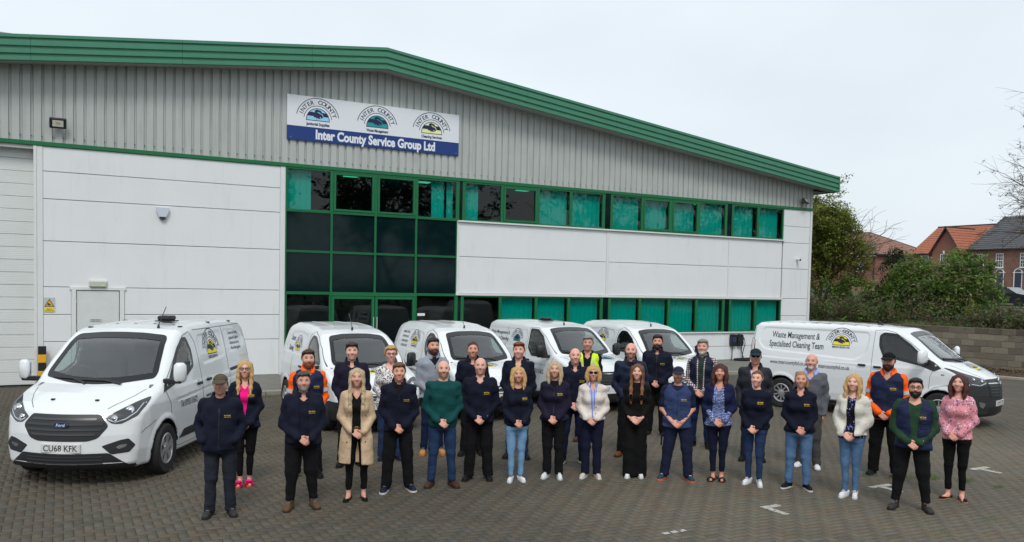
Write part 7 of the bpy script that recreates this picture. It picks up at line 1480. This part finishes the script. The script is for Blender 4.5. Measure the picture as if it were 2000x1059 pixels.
# ---------------- houses on the rise beyond
def brick_mat(name, a, b, sc=1.):
    m = bpy.data.materials.new(name); m.use_nodes = True; t = m.node_tree; p = t.nodes['Principled BSDF']; n = t.nodes.new; l = t.links.new; co = n('ShaderNodeTexCoord'); sp = n('ShaderNodeSeparateXYZ'); ad = n('ShaderNodeMath'); ad.operation = 'ADD'; mp_ = n('ShaderNodeCombineXYZ'); l(co.outputs['Object'], sp.inputs[0]); l(sp.outputs[0], ad.inputs[0]); l(sp.outputs[1], ad.inputs[1]); l(ad.outputs[0], mp_.inputs[0]); l(sp.outputs[2], mp_.inputs[1])
    k = n('ShaderNodeTexBrick'); k.inputs['Color1'].default_value = (*a, 1); k.inputs['Color2'].default_value = (*b, 1); k.inputs['Mortar'].default_value = (.26, .20, .16, 1); k.inputs['Scale'].default_value = 1; k.inputs['Brick Width'].default_value = .225; k.inputs['Row Height'].default_value = .075; k.inputs['Mortar Size'].default_value = .008; l(mp_.outputs[0], k.inputs['Vector']); z = n('ShaderNodeTexNoise'); z.inputs['Scale'].default_value = .9; z.inputs['Detail'].default_value = 6; l(co.outputs['Object'], z.inputs['Vector']); mm = n('ShaderNodeMixRGB'); mm.blend_type = 'OVERLAY'; mm.inputs[0].default_value = .35; l(k.outputs['Color'], mm.inputs[1]); l(z.outputs['Fac'], mm.inputs[2]); l(mm.outputs[0], p.inputs['Base Color']); p.inputs['Roughness'].default_value = .95; return m
M_BR = brick_mat('red_brick', (.25, .085, .055), (.19, .062, .045)); M_BR2 = brick_mat('brown_brick', (.22, .095, .068), (.16, .068, .05))
M_T1 = mat('orange_tile', (.34, .115, .065), .85, var=.22, vscale=2.5); M_T2 = mat('slate_grey_tile', (.075, .078, .085), .75, var=.12, vscale=1.2); M_T3 = mat('brown_tile', (.26, .13, .095), .85, var=.14, vscale=1.2)
M_UPVC = mat('white_window_frame', (.72, .72, .72), .4); M_HG = mat('house_glass', (.05, .06, .065), .06, var=.3, vscale=.7); M_FAS = mat('dark_gutter', (.02, .02, .022), .5)
def roof_plane(parent, a, b, c, d, m, rows, lip=.05):
    """tiled slope from eave a-b up to ridge d-c, built as overlapping courses"""
    a, b, c, d = map(Vector, (a, b, c, d)); nrm = (b-a).cross(d-a).normalized(); nrm = nrm if nrm.z > 0 else -nrm
    for k in range(rows):
        t0, t1 = k/rows, (k+1)/rows+.015; p = [a.lerp(d, t0)+nrm*lip, b.lerp(c, t0)+nrm*lip, b.lerp(c, min(1, t1)), a.lerp(d, min(1, t1))]; q = [a.lerp(d, t0)-nrm*.03, b.lerp(c, t0)-nrm*.03]
        MB().add(p+q, [(0, 1, 2, 3), (0, 1, 5, 4)]).obj('tile_course', [m], parent)
def hwin(parent, x, y, z, w_, h_, bars=True):
    f = MB(); e = .07; x -= .03
    for a, b, c, d in ((-w_/2, -w_/2+e, 0, h_), (w_/2-e, w_/2, 0, h_), (-w_/2+e, w_/2-e, 0, e), (-w_/2+e, w_/2-e, h_-e, h_)): f.box(x-.05, x+.05, y+a, y+b, z+c, z+d)
    f.box(x-.04, x+.05, y-w_/2+e, y+w_/2-e, z+h_/2-.04, z+h_/2+.04)
    if bars:
        for k in (1/3, 2/3): f.box(x-.01, x+.05, y-w_/2+w_*k-.02, y-w_/2+w_*k+.02, z+e, z+h_-e)
        for k in (.25, .75): f.box(x-.008, x+.05, y-w_/2+e, y+w_/2-e, z+h_*k-.018, z+h_*k+.018)
    o = f.obj('window', [M_UPVC], parent); box('pane', M_HG, o, x+.0, x+.03, y-w_/2+e*.5, y+w_/2-e*.5, z+e*.5, z+h_-e*.5); box('sill', M_UPVC, o, x-.12, x+.05, y-w_/2-.08, y+w_/2+.08, z-.08, z-.005); return o
def hdoor(parent, x, y, z):
    P = [(y-.50, z), (y+.50, z)]+[(y+.50*math.cos(a), z+2.05+.50*math.sin(a)) for a in np.linspace(0, math.pi, 9)]; I = [(y-.40, z), (y+.40, z)]+[(y+.40*math.cos(a), z+2.05+.40*math.sin(a)) for a in np.linspace(0, math.pi, 9)]; n = len(P)
    V = [(x-.08, *p) for p in P]+[(x-.08, *p) for p in I]+[(x, *p) for p in P]+[(x+.0, *p) for p in I]; F = [(i, i+1, n+i+1, n+i) for i in range(1, n-1)]+[(n-1, 0, n, 2*n-1)]+[(i, 2*n+i, 2*n+i+1, i+1) for i in range(1, n-1)]+[(n+i, n+i+1, 3*n+i+1, 3*n+i) for i in range(1, n-1)]
    o = MB().add(V, F).obj('door_surround', [M_UPVC], parent); box('door', mat('navy_door', (.02, .03, .07), .4), o, x-.03, x+.02, y-.40, y+.40, z, z+2.03); MB().prism([(y-.39, z+2.10), (y+.39, z+2.10)]+[(y+.39*math.cos(a), z+2.10+.36*math.sin(a)) for a in np.linspace(0.1, math.pi-.1, 8)], x-.02, x+.02, 'x').obj('fanlight', [M_HG], o); box('impost', M_UPVC, o, x-.07, x+.02, y-.62, y+.62, z+2.03, z+2.10)
# right hand house
h3 = empty('brick_house', (0, 0, 0), 0, 'brown brick house with slate grey roof and arched navy doors', 'house'); g3 = 3.3
box('wall', M_BR2, h3, 95.5, 109.5, 19.5, 38, g3-1, 8.2); MB().prism([(95.5, 8.2), (109.5, 8.2), (102.5, 12.3)], 37.7, 37.98, 'y').obj('gable', [M_BR2], h3)
roof_plane(h3, (95.2, 38.15, 8.1), (95.2, 19.3, 8.1), (102.5, 19.3, 12.45), (102.5, 38.15, 12.45), M_T2, 17); roof_plane(h3, (109.8, 38.15, 8.1), (109.8, 19.3, 8.1), (102.5, 19.3, 12.45), (102.5, 38.15, 12.45), M_T2, 2)
box('gutter', M_FAS, h3, 95.08, 95.25, 19.3, 38.15, 8.0, 8.14)
for y in (36.5, 34.2, 31.4, 29.0, 26.6): hwin(h3, 95.5, y, 5.95, .88, 1.62)
for y in (34.1, 32.0): hdoor(h3, 95.5, y, g3)
for y in (36.4, 29.4): hwin(h3, 95.5, y, 4.0, .88, 1.4)
# orange roofed house with a front gable
h2 = empty('brick_house', (0, 0, 0), 0, 'red brick house with bright orange tiled roof and a front gable', 'house')
box('wall', M_BR, h2, 96.4, 107, 38.05, 46.2, g3-1, 7.9); MB().prism([(96.4, 7.9), (107, 7.9), (101.7, 11.4)], 45.9, 46.18, 'y').obj('gable', [M_BR], h2)
roof_plane(h2, (96.1, 46.4, 7.8), (96.1, 38.0, 7.8), (101.7, 38.0, 11.5), (101.7, 46.4, 11.5), M_T1, 14); roof_plane(h2, (107.3, 46.4, 7.8), (107.3, 38, 7.8), (101.7, 38, 11.5), (101.7, 46.4, 11.5), M_T1, 2)
box('gable_wall', M_BR, h2, 94.2, 96.4, 38.15, 41.9, g3-1, 7.8); MB().prism([(38.15, 7.8), (41.9, 7.8), (40.02, 10.6)], 94.2, 96.2, 'x').obj('gable', [M_BR], h2)
roof_plane(h2, (93.9, 42.15, 7.55), (99.5, 42.15, 7.55), (99.5, 40.02, 10.85), (93.9, 40.02, 10.85), M_T1, 10); roof_plane(h2, (93.9, 37.9, 7.55), (99.5, 37.9, 7.55), (99.5, 40.02, 10.85), (93.9, 40.02, 10.85), M_T1, 10)
for s_ in (1, -1): MB().prism([(40.02+s_*2.15, 7.45), (40.02+s_*2.15, 7.62), (40.02, 10.92), (40.02, 10.7)], 93.8, 93.9, 'x').obj('verge', [M_FAS], h2)
MB().tube([(101.7, 38, 11.52), (101.7, 46.4, 11.52)], .12, 6).obj('ridge', [M_FAS], h2); MB().tube([(93.8, 40.02, 10.88), (99.6, 40.02, 10.88)], .10, 6).obj('ridge', [M_FAS], h2)
box('gutter', M_FAS, h2, 95.95, 96.12, 42, 46.4, 7.7, 7.85); hwin(h2, 94.2, 40.3, 5.9, .9, 1.7); hwin(h2, 96.4, 44.3, 6.6, 1.0, 1.0, False); box('keystone', M_UPVC, h2, 94.1, 94.2, 40.2, 40.4, 7.65, 8.0)
# hipped house on the left
h1 = empty('brick_house', (0, 0, 0), 0, 'red brick house with brown hipped roof seen between the trees', 'house'); A_, B_, C1, D_ = (101.2, 55.4), (101.2, 74), (116, 74), (116, 55.4)
box('wall', M_BR, h1, 101.5, 115.7, 55.7, 73.7, g3-1, 8.3); r1_, r2_ = (108.6, 62.6, 11.9), (108.6, 66.6, 11.9)
roof_plane(h1, (101.2, 55.4, 8.25), (101.2, 74, 8.25), r2_, r1_, M_T3, 14); roof_plane(h1, (101.2, 55.4, 8.25), (116, 55.4, 8.25), r1_, r1_, M_T3, 14); roof_plane(h1, (101.2, 74, 8.25), (116, 74, 8.25), r2_, r2_, M_T3, 2); roof_plane(h1, (116, 55.4, 8.25), (116, 74, 8.25), r2_, r1_, M_T3, 2)
for p_, q_ in (((101.2, 55.4, 8.3), r1_), ((116, 55.4, 8.3), r1_), (r1_, r2_)): MB().tube([p_, q_], .13, 6).obj('ridge', [mat('grey_ridge', (.12, .10, .10), .8)], h1)
box('gutter', M_FAS, h1, 101.05, 101.2, 55.3, 74, 8.05, 8.25); box('gutter', M_FAS, h1, 101.05, 116, 55.25, 55.4, 8.05, 8.25); box('fascia_board', M_UPVC, h1, 101.2, 101.3, 55.4, 74, 7.9, 8.06); MB().tube([(101.4, 55.9, 3), (101.4, 55.9, 8.1)], .06, 6).obj('downpipe', [M_FAS], h1)
hwin(h1, 101.5, 58.2, 5.8, .95, 1.2, True); hwin(h1, 101.5, 64, 5.8, .95, 1.2, True)
# garden fence panels with arched tops, posts and rail near the road
for k in range(4):
    fpn = empty('garden_fence', (70.0+.1*k, 34.5-2.3*k, bz(40)-.1), R(-92), ('arched timber fence panel below the hipped house, leftmost', 'second arched timber fence panel from the left below the hipped house', 'third arched timber fence panel, right of the downpipe', 'arched timber fence panel nearest the ivy covered tree')[k], 'fence', 'arched timber fence panels')
    for j in range(14):
        x = .05+j*.15; hh = 1.55+.28*math.sin(math.pi*(j+.5)/14); box('board', mat('fence_timber', (.30, .22, .14), .9, var=.2, vscale=3), fpn, x, x+.142, 0, .02, 0, hh)
    MB().tube([(.02+2.1*t, -.02, 1.58+.28*math.sin(math.pi*t)) for t in np.linspace(0, 1, 10)], .035, 5).obj('top_rail', [MATS['fence_timber']], fpn); box('post', MATS['fence_timber'], fpn, 2.17, 2.27, -.04, .06, 0, 1.75)
for k, (x, y, lab) in enumerate(((42.2, -.75, 'weathered timber fence post at the right edge'), (44.2, .9, 'thin timber fence post behind the bank, left of the edge post'))):
    tag(MB().cbox(-.07, .07, -.07, .07, -.1, 1.15, .01).obj('fence_post', [mat('old_post', (.13, .115, .095), .95, var=.25, vscale=8)], None, loc=(x, y, 1.72)), lab, 'post')
tag(MB().add([(56, 40, 1.95), (56, -12, 1.95), (64, -12, 1.97), (64, 40, 1.97)], [(0, 1, 2, 3)]).obj('road', [mat('asphalt', (.07, .07, .07), .9, var=.15, vscale=2)]), kind='structure')
# black car parked in front of the houses
car = empty('parked_car', (61.5, 12.9, 1.95), R(-88), 'black car parked on the road in front of the houses', 'car')
M_CARB = mat('black_car_paint', (.006, .006, .008), .2, coat=.6)
P = [(-2.1, .25), (-2.15, .7), (-1.9, .88), (-1.35, .95), (-.75, 1.38), (.5, 1.42), (1.25, .98), (1.95, .86), (2.15, .6), (2.1, .25)]
MB().prism(P, -.85, .85, 'y').obj('body', [M_CARB], car, angle=35); MB().prism([(-1.2, .98), (-.72, 1.32), (.46, 1.36), (1.1, 1.0)], -.86, .86, 'y').obj('side_window', [M_HG], car)
for sx_ in (-1.35, 1.35):
    for sy in (-.78, .78): w_ = MB().lathe([(.0, -.09), (.33, -.09), (.33, .09), (.0, .09)], (0, 0, 0), 18, 'y').obj('wheel', [M_TYRE], car); w_.location = (sx_, sy, .33)
bpy.context.view_layer.update()
